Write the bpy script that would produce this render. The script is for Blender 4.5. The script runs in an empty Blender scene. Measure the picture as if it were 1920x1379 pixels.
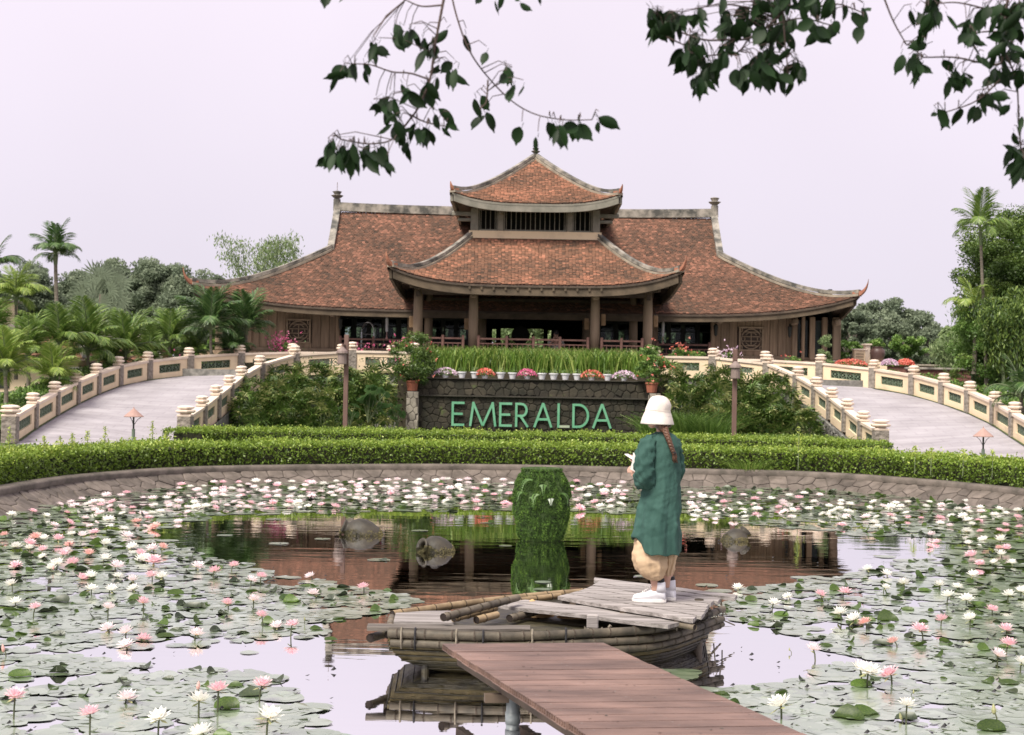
import bpy, math, random
import numpy as np
from mathutils import Vector, Matrix, Euler, noise
R = math.radians
random.seed(7); rs = np.random.RandomState(11)
scene = bpy.context.scene
col = scene.collection
# ------------------------------------------------------------------ camera
H = 2.105; FPX = 2800.0; PITCH = math.atan(22.5/2800); ROLL = R(1.0)
cam_d = bpy.data.cameras.new('camera'); cam = bpy.data.objects.new('camera', cam_d); col.objects.link(cam)
CR = Matrix.Rotation(math.pi/2+PITCH, 3, 'X') @ Matrix.Rotation(ROLL, 3, 'Z')
cam.location = (0, 0, H); cam.rotation_euler = CR.to_euler()
cam_d.sensor_width = 36; cam_d.lens = 36*FPX/1920; cam_d.clip_start = .05; cam_d.clip_end = 2000
cam_d.dof.use_dof = True; cam_d.dof.focus_distance = 13; cam_d.dof.aperture_fstop = 5.0
scene.camera = cam
# ------------------------------------------------------------------ sky and sun
W = bpy.data.worlds.new('World'); scene.world = W; W.use_nodes = True
nt = W.node_tree; nt.nodes.clear()
wo = nt.nodes.new('ShaderNodeOutputWorld'); bg = nt.nodes.new('ShaderNodeBackground')
sk = nt.nodes.new('ShaderNodeTexSky'); sk.sky_type = 'NISHITA'; sk.sun_disc = False
sk.sun_elevation = R(55); sk.sun_rotation = R(215); sk.dust_density = 4; sk.air_density = 1.0
tc = nt.nodes.new('ShaderNodeTexCoord'); sp = nt.nodes.new('ShaderNodeSeparateXYZ'); rp = nt.nodes.new('ShaderNodeValToRGB')
nt.links.new(tc.outputs['Generated'], sp.inputs[0]); nt.links.new(sp.outputs['Z'], rp.inputs[0])
rp.color_ramp.elements[0].position = 0.0; rp.color_ramp.elements[0].color = (.760, .715, .820, 1)
rp.color_ramp.elements[1].position = .28; rp.color_ramp.elements[1].color = (.93, .835, .94, 1)
sc10 = nt.nodes.new('ShaderNodeMix'); sc10.data_type = 'RGBA'; sc10.blend_type = 'MULTIPLY'; sc10.inputs[0].default_value = 1
sc10.inputs[7].default_value = (8.75, 8.7, 8.7, 1); nt.links.new(rp.outputs[0], sc10.inputs[6])
mx = nt.nodes.new('ShaderNodeMix'); mx.data_type = 'RGBA'; mx.inputs[0].default_value = .94
nt.links.new(sk.outputs[0], mx.inputs[6]); nt.links.new(sc10.outputs[2], mx.inputs[7])
cn = nt.nodes.new('ShaderNodeTexNoise'); cn.inputs['Scale'].default_value = 2.2; cn.inputs['Detail'].default_value = 4; nt.links.new(tc.outputs['Generated'], cn.inputs['Vector'])
cm_ = nt.nodes.new('ShaderNodeMapRange'); cm_.inputs['To Min'].default_value = .95; cm_.inputs['To Max'].default_value = 1.05; cm_.inputs['From Min'].default_value = .3; cm_.inputs['From Max'].default_value = .7; nt.links.new(cn.outputs['Fac'], cm_.inputs['Value'])
cx_ = nt.nodes.new('ShaderNodeVectorMath'); cx_.operation = 'SCALE'; nt.links.new(mx.outputs[2], cx_.inputs[0]); nt.links.new(cm_.outputs[0], cx_.inputs['Scale']); nt.links.new(cx_.outputs[0], bg.inputs[0]); bg.inputs[1].default_value = .1
nt.links.new(bg.outputs[0], wo.inputs[0])
sd = bpy.data.lights.new('sun', 'SUN'); sd.energy = 4.6; sd.angle = R(24); sd.color = (1, .935, .82)
sun = bpy.data.objects.new('sun', sd); col.objects.link(sun)
sdir = Vector((math.sin(R(215))*math.cos(R(55)), math.cos(R(215))*math.cos(R(55)), math.sin(R(55))))
sun.rotation_euler = sdir.to_track_quat('Z', 'Y').to_euler(); sun.location = (-10, -10, 30)
vs = scene.view_settings; vs.view_transform = 'Standard'; vs.look = 'None'; vs.exposure = 0.35; vs.gamma = 1; vs.use_curve_mapping = False
scene.cycles.max_bounces = 6; scene.cycles.transparent_max_bounces = 12

# ------------------------------------------------------------------ helpers
def ray(px, py):
    return CR @ Vector(((px-960)/FPX, -(py-689.5)/FPX, -1))
def at(px, py, Y):
    r = ray(px, py); return Vector((0, 0, H)) + r*(Y/r.y)
def on(px, py, z):
    r = ray(px, py); return Vector((0, 0, H)) + r*((z-H)/r.z)
CRi = np.array(CR.inverted())
def proj(P):
    P = np.asarray(P, float) - np.array([0, 0, H]); c = P @ CRi.T
    return 960 - FPX*c[..., 0]/c[..., 2], 689.5 + FPX*c[..., 1]/c[..., 2]
def wloc(o):
    l = Vector((0, 0, 0))
    while o is not None: l += o.location; o = o.parent
    return l
def tag(o, label=None, cat=None, group=None, kind=None):
    if label: o['label'] = label
    if cat: o['category'] = cat
    if group: o['group'] = group
    if kind: o['kind'] = kind
    return o
def empty(name, loc=(0, 0, 0), label=None, cat=None, group=None, rz=0):
    o = bpy.data.objects.new(name, None); col.objects.link(o); o.location = loc; o.rotation_euler.z = rz; o.empty_display_size = .1
    return tag(o, label, cat, group)
def link(name, me, parent=None, loc=None):
    o = bpy.data.objects.new(name, me); col.objects.link(o)
    if parent is not None: o.parent = parent
    if loc is not None: o.location = loc
    return o
CH = {}
def copy_tree(o, parent=None, kids=None):
    if kids is None:
        kids = {}
        for x in bpy.data.objects:
            if x.parent: kids.setdefault(x.parent.name, []).append(x)
    c = o.copy(); col.objects.link(c); c.parent = parent
    for ch in kids.get(o.name, []): copy_tree(ch, c, kids)
    return c
class MB:
    def __init__(s): s.v = []; s.f = []; s.m = []; s.mi = 0
    def add(s, vs, fs):
        n = len(s.v); s.v += [tuple(p) for p in vs]; s.f += [tuple(i+n for i in f) for f in fs]; s.m += [s.mi]*len(fs); return s
    def box(s, c, sz, rz=0, M=None):
        hx, hy, hz = sz[0]/2, sz[1]/2, sz[2]/2; vs = []
        m = M or Matrix.Rotation(rz, 3, 'Z')
        for dx, dy, dz in ((-1,-1,-1),(1,-1,-1),(1,1,-1),(-1,1,-1),(-1,-1,1),(1,-1,1),(1,1,1),(-1,1,1)):
            vs.append(Vector(c) + m @ Vector((dx*hx, dy*hy, dz*hz)))
        return s.add(vs, [(0,3,2,1),(4,5,6,7),(0,1,5,4),(1,2,6,5),(2,3,7,6),(3,0,4,7)])
    def bbox(s, c, sz, b=.01, rz=0, M=None):
        hx, hy, hz = [q/2 for q in sz]; m = M or Matrix.Rotation(rz, 3, 'Z'); vs = []; b = min(b, hx*.9, hy*.9, hz*.9)
        for z, i in ((-hz, b), (-hz+b, 0), (hz-b, 0), (hz, b)):
            x, y = hx-i, hy-i
            for dx, dy in ((-x+b,-y),(x-b,-y),(x,-y+b),(x,y-b),(x-b,y),(-x+b,y),(-x,y-b),(-x,-y+b)):
                vs.append(Vector(c) + m @ Vector((dx, dy, z)))
        fs = [tuple(range(7,-1,-1)), tuple(range(24,32))]
        for k in range(3):
            for i in range(8): fs.append((k*8+i, k*8+(i+1)%8, k*8+8+(i+1)%8, k*8+8+i))
        return s.add(vs, fs)
    def tube(s, pts, rad, n=8, cap=True, e=None):
        pts = [Vector(p) for p in pts]; k = len(pts); vs = []; fs = []
        if not hasattr(rad, '__len__'): rad = [rad]*k
        up = None
        for i, p in enumerate(pts):
            t = (pts[min(i+1, k-1)] - pts[max(i-1, 0)]).normalized()
            if up is None: up = Vector((0, 0, 1)) if abs(t.z) < .9 else Vector((1, 0, 0))
            a = t.cross(up)
            if a.length < 1e-4: a = t.orthogonal()
            a.normalize(); b = a.cross(t).normalized(); up = b
            for j in range(n):
                th = 2*math.pi*j/n; vs.append(p + a*math.cos(th)*rad[i] + b*math.sin(th)*rad[i]*(e or 1))
        for i in range(k-1):
            for j in range(n): fs.append((i*n+j, i*n+(j+1)%n, (i+1)*n+(j+1)%n, (i+1)*n+j))
        if cap: fs += [tuple(range(n-1, -1, -1)), tuple(range((k-1)*n, k*n))]
        return s.add(vs, fs)
    def lathe(s, prof, n=16, loc=(0, 0, 0), M=None, cap=True):
        vs = []; fs = []; k = len(prof); L = Vector(loc)
        for r, z in prof:
            for j in range(n):
                th = 2*math.pi*j/n; q = Vector((r*math.cos(th), r*math.sin(th), z)); vs.append(L + (M @ q if M else q))
        for i in range(k-1):
            for j in range(n): fs.append((i*n+j, i*n+(j+1)%n, (i+1)*n+(j+1)%n, (i+1)*n+j))
        if cap: fs += [tuple(range(n-1, -1, -1)), tuple(range((k-1)*n, k*n))]
        return s.add(vs, fs)
    def sweep(s, pts, w, h, z0=0, side=None, cap=True):
        """rectangle w wide, from z0 to z0+h above the line"""
        pts = [Vector(p) for p in pts]; k = len(pts); vs = []; fs = []
        for i, p in enumerate(pts):
            t = pts[min(i+1, k-1)] - pts[max(i-1, 0)]; t.z = 0
            if t.length < 1e-5: t = Vector((1, 0, 0))
            t.normalize(); a = side or Vector((t.y, -t.x, 0))
            ww = w[i] if hasattr(w, '__len__') else w; hh = h[i] if hasattr(h, '__len__') else h
            for sx, z in ((-1, z0), (1, z0), (1, z0+hh), (-1, z0+hh)): vs.append(p + a*sx*ww/2 + Vector((0, 0, z)))
        for i in range(k-1):
            for j in range(4): fs.append((i*4+j, i*4+(j+1)%4, (i+1)*4+(j+1)%4, (i+1)*4+j))
        if cap: fs += [(3, 2, 1, 0), tuple(range((k-1)*4, k*4))]
        return s.add(vs, fs)
    def loft(s, rings, cap=True):
        n = len(rings[0]); vs = [p for r in rings for p in r]; fs = []
        for i in range(len(rings)-1):
            for j in range(n): fs.append((i*n+j, i*n+(j+1)%n, (i+1)*n+(j+1)%n, (i+1)*n+j))
        if cap: fs += [tuple(range(n-1, -1, -1)), tuple(range((len(rings)-1)*n, len(rings)*n))]
        return s.add(vs, fs)
    def grid(s, fn, nu, nv):
        vs = [fn(i/nu, j/nv) for j in range(nv+1) for i in range(nu+1)]; fs = []
        for j in range(nv):
            for i in range(nu): a = j*(nu+1)+i; fs.append((a, a+1, a+nu+2, a+nu+1))
        return s.add(vs, fs)
    def prism(s, poly, z0, z1):
        n = len(poly); vs = [(p[0], p[1], z0) for p in poly] + [(p[0], p[1], z1) for p in poly]
        fs = [tuple(range(n-1, -1, -1)), tuple(range(n, 2*n))] + [(i, (i+1) % n, n+(i+1) % n, n+i) for i in range(n)]
        return s.add(vs, fs)
    def mesh(s, name, mats, off=(0, 0, 0), smooth=False):
        me = bpy.data.meshes.new(name); o = Vector(off)
        me.from_pydata([tuple(Vector(p)-o) for p in s.v], [], s.f)
        for m in (mats if isinstance(mats, (list, tuple)) else [mats]): me.materials.append(m)
        if any(s.m): me.polygons.foreach_set('material_index', s.m)
        if smooth: me.polygons.foreach_set('use_smooth', [True]*len(s.f))
        me.update(); return me
    def build(s, name, mats, parent=None, smooth=False, origin=None):
        if parent is not None:
            return link(name, s.mesh(name, mats, wloc(parent), smooth), parent)
        a = np.array(s.v)
        if origin is None: origin = ((a[:, 0].min()+a[:, 0].max())/2, (a[:, 1].min()+a[:, 1].max())/2, a[:, 2].min())
        return link(name, s.mesh(name, mats, origin, smooth), None, origin)
def fast_mesh(name, V, F, mat, rnd=None, smooth=False):
    me = bpy.data.meshes.new(name); V = np.asarray(V, np.float32); F = np.asarray(F, np.int32)
    me.vertices.add(len(V)); me.vertices.foreach_set('co', V.ravel()); k = F.shape[1]
    me.loops.add(F.size); me.loops.foreach_set('vertex_index', F.ravel())
    me.polygons.add(len(F)); me.polygons.foreach_set('loop_start', np.arange(0, F.size, k, dtype=np.int32))
    try: me.polygons.foreach_set('loop_total', np.full(len(F), k, dtype=np.int32))
    except Exception: pass
    for m in (mat if isinstance(mat, (list, tuple)) else [mat]): me.materials.append(m)
    if rnd is not None:
        a = me.attributes.new('rnd', 'FLOAT', 'FACE'); a.data.foreach_set('value', np.asarray(rnd, np.float32))
    me.update(calc_edges=True)
    if smooth: me.polygons.foreach_set('use_smooth', [True]*len(F))
    return me
def leaf_quads(C, size, rng, aspect=.5, N=None, flat=0., D=None):
    """diamond leaves at centres C; returns V,F"""
    n = len(C); size = np.broadcast_to(size, (n,))
    d = rng.normal(size=(n, 3)) if D is None else D + rng.normal(size=(n, 3))*.25
    d[:, 2] *= (1-flat); d /= np.linalg.norm(d, axis=1)[:, None]+1e-9
    e = rng.normal(size=(n, 3)); e -= (e*d).sum(1)[:, None]*d; e /= np.linalg.norm(e, axis=1)[:, None]+1e-9
    nrm = np.cross(d, e)
    L = size[:, None]; w = L*aspect
    V = np.stack([C-d*L*.5, C+e*w*.5+nrm*L*.08, C+d*L*.5, C-e*w*.5+nrm*L*.08], 1).reshape(-1, 3)
    F = np.arange(4*n).reshape(n, 4); return V, F

# ------------------------------------------------------------------ materials
def mat(name, c1, c2=None, sc=5., rough=.75, bump=0., bsc=None, stretch=None, attr=None, trans=0., metal=0., spec=.5, detail=4, c3=None, coat=0., objrnd=0., lo=.35, hi=.65, dist=.02):
    m = bpy.data.materials.new(name); m.use_nodes = True; n = m.node_tree.nodes; l = m.node_tree.links
    b = n['Principled BSDF']; b.inputs['Roughness'].default_value = rough; b.inputs['Metallic'].default_value = metal
    b.inputs['Specular IOR Level'].default_value = spec; b.inputs['Coat Weight'].default_value = coat; b.inputs['Coat Roughness'].default_value = .15; b.inputs['Coat IOR'].default_value = 2.3
    b.inputs['Base Color'].default_value = (*c1, 1)
    out = n['Material Output']
    tcn = n.new('ShaderNodeTexCoord'); mp = n.new('ShaderNodeMapping'); l.new(tcn.outputs['Object'], mp.inputs[0])
    if stretch: mp.inputs['Scale'].default_value = stretch
    last = None
    if c2 is not None:
        nz = n.new('ShaderNodeTexNoise'); nz.inputs['Scale'].default_value = sc; nz.inputs['Detail'].default_value = detail; nz.inputs['Roughness'].default_value = .6
        l.new(mp.outputs[0], nz.inputs['Vector'])
        r = n.new('ShaderNodeValToRGB'); r.color_ramp.elements[0].position = lo; r.color_ramp.elements[1].position = hi
        r.color_ramp.elements[0].color = (*c1, 1); r.color_ramp.elements[1].color = (*c2, 1)
        src = nz.outputs['Fac']
        if attr:
            a = n.new('ShaderNodeAttribute'); a.attribute_name = 'rnd'; src = a.outputs['Fac']
            r.color_ramp.elements[0].position = 0; r.color_ramp.elements[1].position = 1
            if c3 is not None:
                r.color_ramp.elements[1].position = .6; q = r.color_ramp.elements.new(1.0); q.color = (*c3, 1)
        elif c3 is not None:
            q = r.color_ramp.elements.new(min(hi+.1, 1)); q.color = (*c3, 1)
        l.new(src, r.inputs[0]); last = r.outputs[0]
        if objrnd:
            oi = n.new('ShaderNodeObjectInfo'); hv = n.new('ShaderNodeHueSaturation'); mr = n.new('ShaderNodeMapRange')
            mr.inputs['To Min'].default_value = 1-objrnd; mr.inputs['To Max'].default_value = 1+objrnd
            l.new(oi.outputs['Random'], mr.inputs['Value']); l.new(mr.outputs[0], hv.inputs['Value']); l.new(last, hv.inputs['Color']); last = hv.outputs[0]
        l.new(last, b.inputs['Base Color'])
    if bump:
        n2 = n.new('ShaderNodeTexNoise'); n2.inputs['Scale'].default_value = bsc or sc*3; n2.inputs['Detail'].default_value = 5
        l.new(mp.outputs[0], n2.inputs['Vector']); bp = n.new('ShaderNodeBump'); bp.inputs['Strength'].default_value = bump; bp.inputs['Distance'].default_value = dist
        l.new(n2.outputs['Fac'], bp.inputs['Height']); l.new(bp.outputs[0], b.inputs['Normal'])
    if trans:
        tr = n.new('ShaderNodeBsdfTranslucent'); mxs = n.new('ShaderNodeMixShader'); mxs.inputs[0].default_value = trans
        if last is not None: l.new(last, tr.inputs[0])
        else: tr.inputs[0].default_value = (*c1, 1)
        l.new(b.outputs[0], mxs.inputs[1]); l.new(tr.outputs[0], mxs.inputs[2]); l.new(mxs.outputs[0], out.inputs[0])
    return m
M = {}
M['tile'] = mat('terracotta_tiles', (.070,.050,.037), (.21,.108,.068), rough=.9, attr=True, c3=(.42,.19,.12), spec=.25)
M['tile_old'] = mat('old_terracotta_tiles', (.062,.045,.034), (.15,.080,.054), rough=.9, attr=True, c3=(.29,.14,.095), spec=.25)
M['tile_bed'] = mat('tile_bed', (.14,.07,.05), (.10,.06,.045), 3)
M['ridge'] = mat('weathered_mortar', (.07,.07,.062), (.25,.23,.195), 2.2, .9, .4, 20, c3=(.34,.31,.265), lo=.38, hi=.55)
M['cream_stone'] = mat('cream_mortar', (.17,.15,.12), (.35,.30,.23), 2, .85, .2)
M['wood'] = mat('weathered_wood', (.17,.125,.08), (.32,.24,.16), 3, .8, .3, 20, stretch=(1,1,.12), lo=.3, hi=.7)
M['wood_dark'] = mat('dark_beam_wood', (.045,.034,.025), (.10,.072,.05), 3, .8, .2)
M['wood_beam'] = mat('eave_beam_wood', (.06,.045,.027), (.125,.092,.058), 2, .8, .25)
M['fret'] = mat('tan_fretwork', (.26,.19,.12), (.36,.27,.18), 5, .75)
M['plank_wall'] = mat('brown_plank_wood', (.20,.14,.088), (.33,.235,.15), 4, .75, .2, stretch=(3,1,.25), objrnd=.25)
M['grey_timber'] = mat('grey_painted_timber', (.16,.155,.125), (.24,.225,.185), 3, .8, .15)
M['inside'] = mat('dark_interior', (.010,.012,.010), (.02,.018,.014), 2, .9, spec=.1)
M['floor_int'] = mat('lobby_floor', (.04,.03,.025), (.07,.05,.04), 2, .7, spec=.2)
M['frame_dark'] = mat('dark_window_frame', (.02,.025,.02), (.03,.03,.025), 2, .6)
M['cream'] = mat('cream_paint', (.60,.48,.33), (.77,.62,.42), 1.6, .75, .08, 30, lo=.28, hi=.5, detail=8)
M['cream_cap'] = mat('cream_paint_cap', (.74,.63,.52), (.60,.49,.38), 1.5, .75, .1, 30)
M['post_stone'] = mat('grey_rubble_cladding', (.16,.14,.115), (.30,.265,.225), 9, .9, .8, 14, dist=.05)
M['lattice'] = mat('green_glazed_lattice', (.085,.13,.085), (.15,.19,.13), 8, .5)
M['road'] = mat('pale_road_paving', (.27,.252,.268), (.375,.355,.375), .7, .9, .25, 14, detail=8, stretch=(1,2.5,1))
M['bank'] = mat('pond_bank_mortar', (.055,.045,.038), (.10,.085,.07), 3, .9, .3)
M['bankstone'] = mat('pond_bank_stone', (.075,.062,.05), (.15,.125,.105), 4, .9, .5, 12, objrnd=.2)
M['coping'] = mat('pond_coping', (.07,.06,.048), (.15,.125,.105), 3, .85, .4, 15)
M['wallstone'] = mat('mossy_wall_stone', (.018,.018,.011), (.046,.039,.026), 2, .9, .7, 10, objrnd=.4, c3=(.06,.08,.025))
M['wallmortar'] = mat('sign_wall_mortar', (.022,.02,.014), (.04,.036,.026), 3, .9, .3)
M['pillarstone'] = mat('pale_pillar_stone', (.20,.18,.145), (.32,.29,.24), 5, .9, .4, objrnd=.15)
M['retain'] = mat('retaining_stone', (.10,.10,.09), (.22,.21,.19), 5, .9, .8, 10, objrnd=.2)
M['letter'] = mat('green_sign_paint', (.10,.32,.18), (.15,.38,.23), 3, .55)
M['letter_fade'] = mat('faded_sign_paint', (.30,.38,.27), (.38,.42,.30), 3, .6)
M['soil'] = mat('soil', (.035,.028,.018), (.06,.05,.03), 4, .95, .5)
M['ground'] = mat('garden_ground', (.04,.06,.02), (.07,.10,.03), 2, .95, .6, 12)
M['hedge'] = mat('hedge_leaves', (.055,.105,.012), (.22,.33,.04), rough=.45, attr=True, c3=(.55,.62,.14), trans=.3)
M['hedge_core'] = mat('hedge_twigs', (.012,.018,.006), (.035,.032,.014), 9, .9, .6)
M['leaf_dark'] = mat('dark_foliage', (.025,.06,.012), (.095,.16,.028), rough=.45, attr=True, c3=(.23,.32,.07), trans=.25)
M['leaf_far'] = mat('haze_tinted_foliage', (.14,.185,.12), (.21,.26,.17), rough=.8, attr=True, c3=(.28,.33,.22), trans=.38)  # distance haze is put into this pale grey-green leaf colour
M['leaf_mid'] = mat('fresh_foliage', (.05,.11,.02), (.13,.24,.045), rough=.5, attr=True, c3=(.28,.40,.10), trans=.3)
M['leaf_bamboo'] = mat('bamboo_foliage', (.13,.20,.08), (.23,.32,.13), rough=.6, attr=True, c3=(.36,.44,.22), trans=.35)
M['palm'] = mat('palm_leaflets', (.05,.11,.022), (.15,.24,.05), rough=.4, attr=True, c3=(.34,.42,.12), trans=.3)
M['palm_y'] = mat('yellowish_palm_leaflets', (.12,.20,.03), (.24,.34,.07), rough=.4, attr=True, c3=(.45,.50,.14), trans=.3)
M['palm_d'] = mat('deep_palm_leaflets', (.025,.07,.022), (.075,.145,.04), rough=.4, attr=True, c3=(.19,.28,.09), trans=.25)
M['rhapis'] = mat('fan_shrub_leaves', (.018,.048,.010), (.13,.215,.045), rough=.4, attr=True, c3=(.48,.48,.20), trans=.2)
M['trunk'] = mat('palm_trunk', (.13,.11,.085), (.22,.19,.15), 4, .9, .4, stretch=(1,1,6))
M['trunk_green'] = mat('green_trunk', (.10,.15,.06), (.17,.19,.11), 3, .7, .2, stretch=(1,1,6))
M['bark'] = mat('bark', (.06,.05,.04), (.13,.11,.09), 6, .9, .6)
M['grass'] = mat('grass_blades', (.07,.15,.02), (.19,.32,.05), rough=.45, attr=True, c3=(.42,.50,.14), trans=.3)
M['tile_again'] = M['tile']  # second key for the same tile material
M['white_pot'] = mat('white_pot', (.74,.74,.76), (.66,.66,.68), 3, .5)
M['terra_pot'] = mat('terracotta_pot', (.36,.12,.07), (.28,.10,.06), 4, .8)
M['fl_pink'] = mat('pink_flowers', (.62,.08,.22), (.75,.18,.36), rough=.6, attr=True, c3=(.85,.35,.5), trans=.3)
M['fl_pale'] = mat('pale_pink_flowers', (.70,.45,.62), (.80,.62,.74), rough=.6, attr=True, c3=(.85,.78,.82), trans=.3)
M['fl_coral'] = mat('coral_flowers', (.72,.14,.10), (.80,.24,.18), rough=.6, attr=True, c3=(.85,.40,.32), trans=.3)
M['lamp_pole'] = mat('lamp_pole_wood', (.13,.075,.06), (.19,.115,.095), 3, .7, .2, stretch=(1,1,.2))
M['lamp_box'] = mat('lantern_metal', (.18,.13,.115), (.22,.17,.15), 3, .6)
M['pinkshade'] = mat('faded_copper_shade', (.30,.18,.15), (.38,.25,.21), 4, .7)
M['pipe_green'] = mat('green_metal_stake', (.12,.16,.12), (.16,.20,.15), 4, .5)
M['steel'] = mat('steel', (.6,.6,.6), rough=.25, metal=1)
M['chime'] = mat('white_chime', (.75,.75,.75), rough=.5)
M['brick'] = mat('old_brick_wall', (.13,.055,.045), (.22,.10,.08), 6, .9, .5, 20)
M['jar_brown'] = mat('brown_glazed_jar', (.085,.045,.038), (.12,.07,.06), 3, .45)
M['jar'] = mat('weathered_clay_jar', (.020,.018,.012), (.052,.044,.029), 5, .6, .4, 18)
M['algae'] = mat('algae_crust', (.03,.03,.012), (.20,.175,.075), 6, .9, .5, 25)
M['moss'] = mat('moss', (.02,.05,.008), (.06,.13,.015), rough=.9, attr=True, c3=(.14,.25,.03), trans=.15)
M['moss_body'] = mat('moss_body', (.02,.04,.01), (.05,.09,.018), 14, .95, .9, 30)
M['deck_grey'] = mat('silvered_deck_planks', (.14,.125,.115), (.38,.35,.335), 2.2, .85, .5, 14, stretch=(.5,7,7), objrnd=.12, detail=7)
M['comp'] = mat('brown_composite_planks', (.095,.058,.045), (.22,.137,.108), 1.5, .55, .25, 30, stretch=(1,3,3), objrnd=.10, detail=9, c3=(.25,.175,.15))
M['bamboo'] = mat('weathered_bamboo', (.055,.047,.034), (.17,.14,.10), 5, .65, .3, 12)
M['bamboo_old'] = mat('dark_old_bamboo', (.030,.026,.018), (.115,.095,.066), 5, .65, .3, 12)
M['board_old'] = mat('dark_weathered_board', (.06,.05,.04), (.17,.15,.13), 3, .85, .5, 14, stretch=(.5,7,7), detail=7)
M['bamboo_t'] = mat('tan_bamboo', (.15,.105,.055), (.33,.24,.135), 4, .55, .2, 12)
M['bamboo_node'] = mat('bamboo_joint', (.03,.022,.015), (.07,.05,.035), 6, .8)
M['bamboo_in'] = mat('bamboo_hollow', (.02,.013,.01), rough=.9)
M['hull'] = mat('woven_hull', (.045,.035,.013), (.115,.09,.032), 7, .6, .8, 14, stretch=(1,1,3))
M['hull_wet'] = mat('wet_algae_hull', (.012,.011,.006), (.05,.042,.018), 7, .5, .8, 14, stretch=(1,1,3))
M['hull_in'] = mat('woven_inside', (.42,.27,.12), (.60,.42,.22), 5, .8, .6, 9)
M['rope'] = mat('rope', (.14,.12,.09), (.25,.22,.17), 20, .9)
M['pvc'] = mat('grey_plastic_pipe', (.16,.19,.20), (.21,.24,.25), 3, .4)
M['skin'] = mat('skin', (.50,.30,.22), (.56,.34,.26), 3, .5)
M['hair'] = mat('auburn_hair', (.06,.026,.014), (.15,.068,.036), 30, .45, .5, 60, c3=(.24,.12,.06), stretch=(1,1,.3))
M['tunic'] = mat('green_linen', (.017,.062,.049), (.033,.092,.074), 9, .85, .9, 16, detail=8, dist=.012, stretch=(1,1,.45))
M['pants'] = mat('tan_linen', (.48,.345,.215), (.56,.41,.27), 5, .85, .3, 80, dist=.003)
M['hat'] = mat('cream_cotton', (.60,.54,.49), (.70,.64,.59), 5, .85, .3, 90, dist=.003)
M['shoe'] = mat('white_canvas', (.68,.68,.72), (.62,.62,.66), 5, .6)
M['black'] = mat('black_fabric', (.012,.012,.014), rough=.7)
M['paper'] = mat('white_paper', (.75,.73,.70), rough=.5)
M['white_shirt'] = mat('white_shirt', (.40,.38,.34), rough=.8)
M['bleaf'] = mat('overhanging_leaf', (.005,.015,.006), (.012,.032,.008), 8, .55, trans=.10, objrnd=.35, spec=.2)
M['twig'] = mat('twig', (.05,.03,.028), (.09,.06,.05), 8, .8)
M['pad'] = mat('lily_pad_surface', (.115,.175,.09), (.195,.25,.15), rough=.28, attr=True, c3=(.24,.30,.21), spec=1, coat=.9)
M['pad1'] = mat('lily_pad_leaf', (.11,.17,.085), (.21,.265,.165), 6, rough=.28, spec=1, objrnd=.28, coat=.9)
M['curl'] = mat('curled_lily_leaf', (.04,.085,.014), (.10,.16,.028), 8, .4, trans=.3, objrnd=.4)
M['curl_d'] = mat('dark_lily_leaf', (.02,.035,.015), (.04,.055,.02), 8, .4, objrnd=.3)  # darker green leaf tone
M['stem'] = mat('lily_stem', (.05,.07,.03), (.10,.10,.05), 8, .6)
M['pt_pink'] = mat('pink_petals', (.88,.52,.58), (.95,.74,.77), 30, .5, trans=.35)
M['pt_pale'] = mat('pale_pink_petals', (.92,.76,.78), (.96,.88,.88), 30, .5, trans=.35)
M['pt_white'] = mat('white_petals', (.90,.89,.82), (.95,.94,.90), 30, .5, trans=.35)
M['pt_salmon'] = mat('salmon_petals', (.80,.46,.42), (.90,.64,.58), 30, .5, trans=.35)
M['stamen'] = mat('yellow_stamens', (.80,.52,.06), rough=.7)
M['sepal'] = mat('green_sepals', (.25,.32,.12), (.35,.30,.18), 10, .6)
def pavers(m):
    n = m.node_tree.nodes; l = m.node_tree.links; b = n['Principled BSDF']; src = b.inputs['Base Color'].links[0].from_socket
    t = n.new('ShaderNodeTexCoord'); k = n.new('ShaderNodeTexBrick'); k.inputs['Scale'].default_value = 1; k.inputs['Brick Width'].default_value = .8; k.inputs['Row Height'].default_value = .4; k.inputs['Mortar Size'].default_value = .022
    k.inputs['Color1'].default_value = (1,1,1,1); k.inputs['Color2'].default_value = (.95,.95,.955,1); k.inputs['Mortar'].default_value = (.86,.85,.86,1); l.new(t.outputs['Object'], k.inputs['Vector'])
    x = n.new('ShaderNodeMix'); x.data_type = 'RGBA'; x.blend_type = 'MULTIPLY'; x.inputs[0].default_value = 1; l.new(src, x.inputs[6]); l.new(k.outputs['Color'], x.inputs[7]); l.new(x.outputs[2], b.inputs['Base Color'])
pavers(M['road'])
M['glass'] = mat('window_glass', (.02,.03,.03), rough=.08)
def glassy(m):
    n = m.node_tree.nodes; l = m.node_tree.links; t = n.new('ShaderNodeBsdfTransparent'); t.inputs[0].default_value = (.75,.85,.80,1)
    x = n.new('ShaderNodeMixShader'); x.inputs[0].default_value = .30; l.new(t.outputs[0], x.inputs[1]); l.new(n['Principled BSDF'].outputs[0], x.inputs[2])
    l.new(x.outputs[0], n['Material Output'].inputs[0])
glassy(M['glass'])
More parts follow.
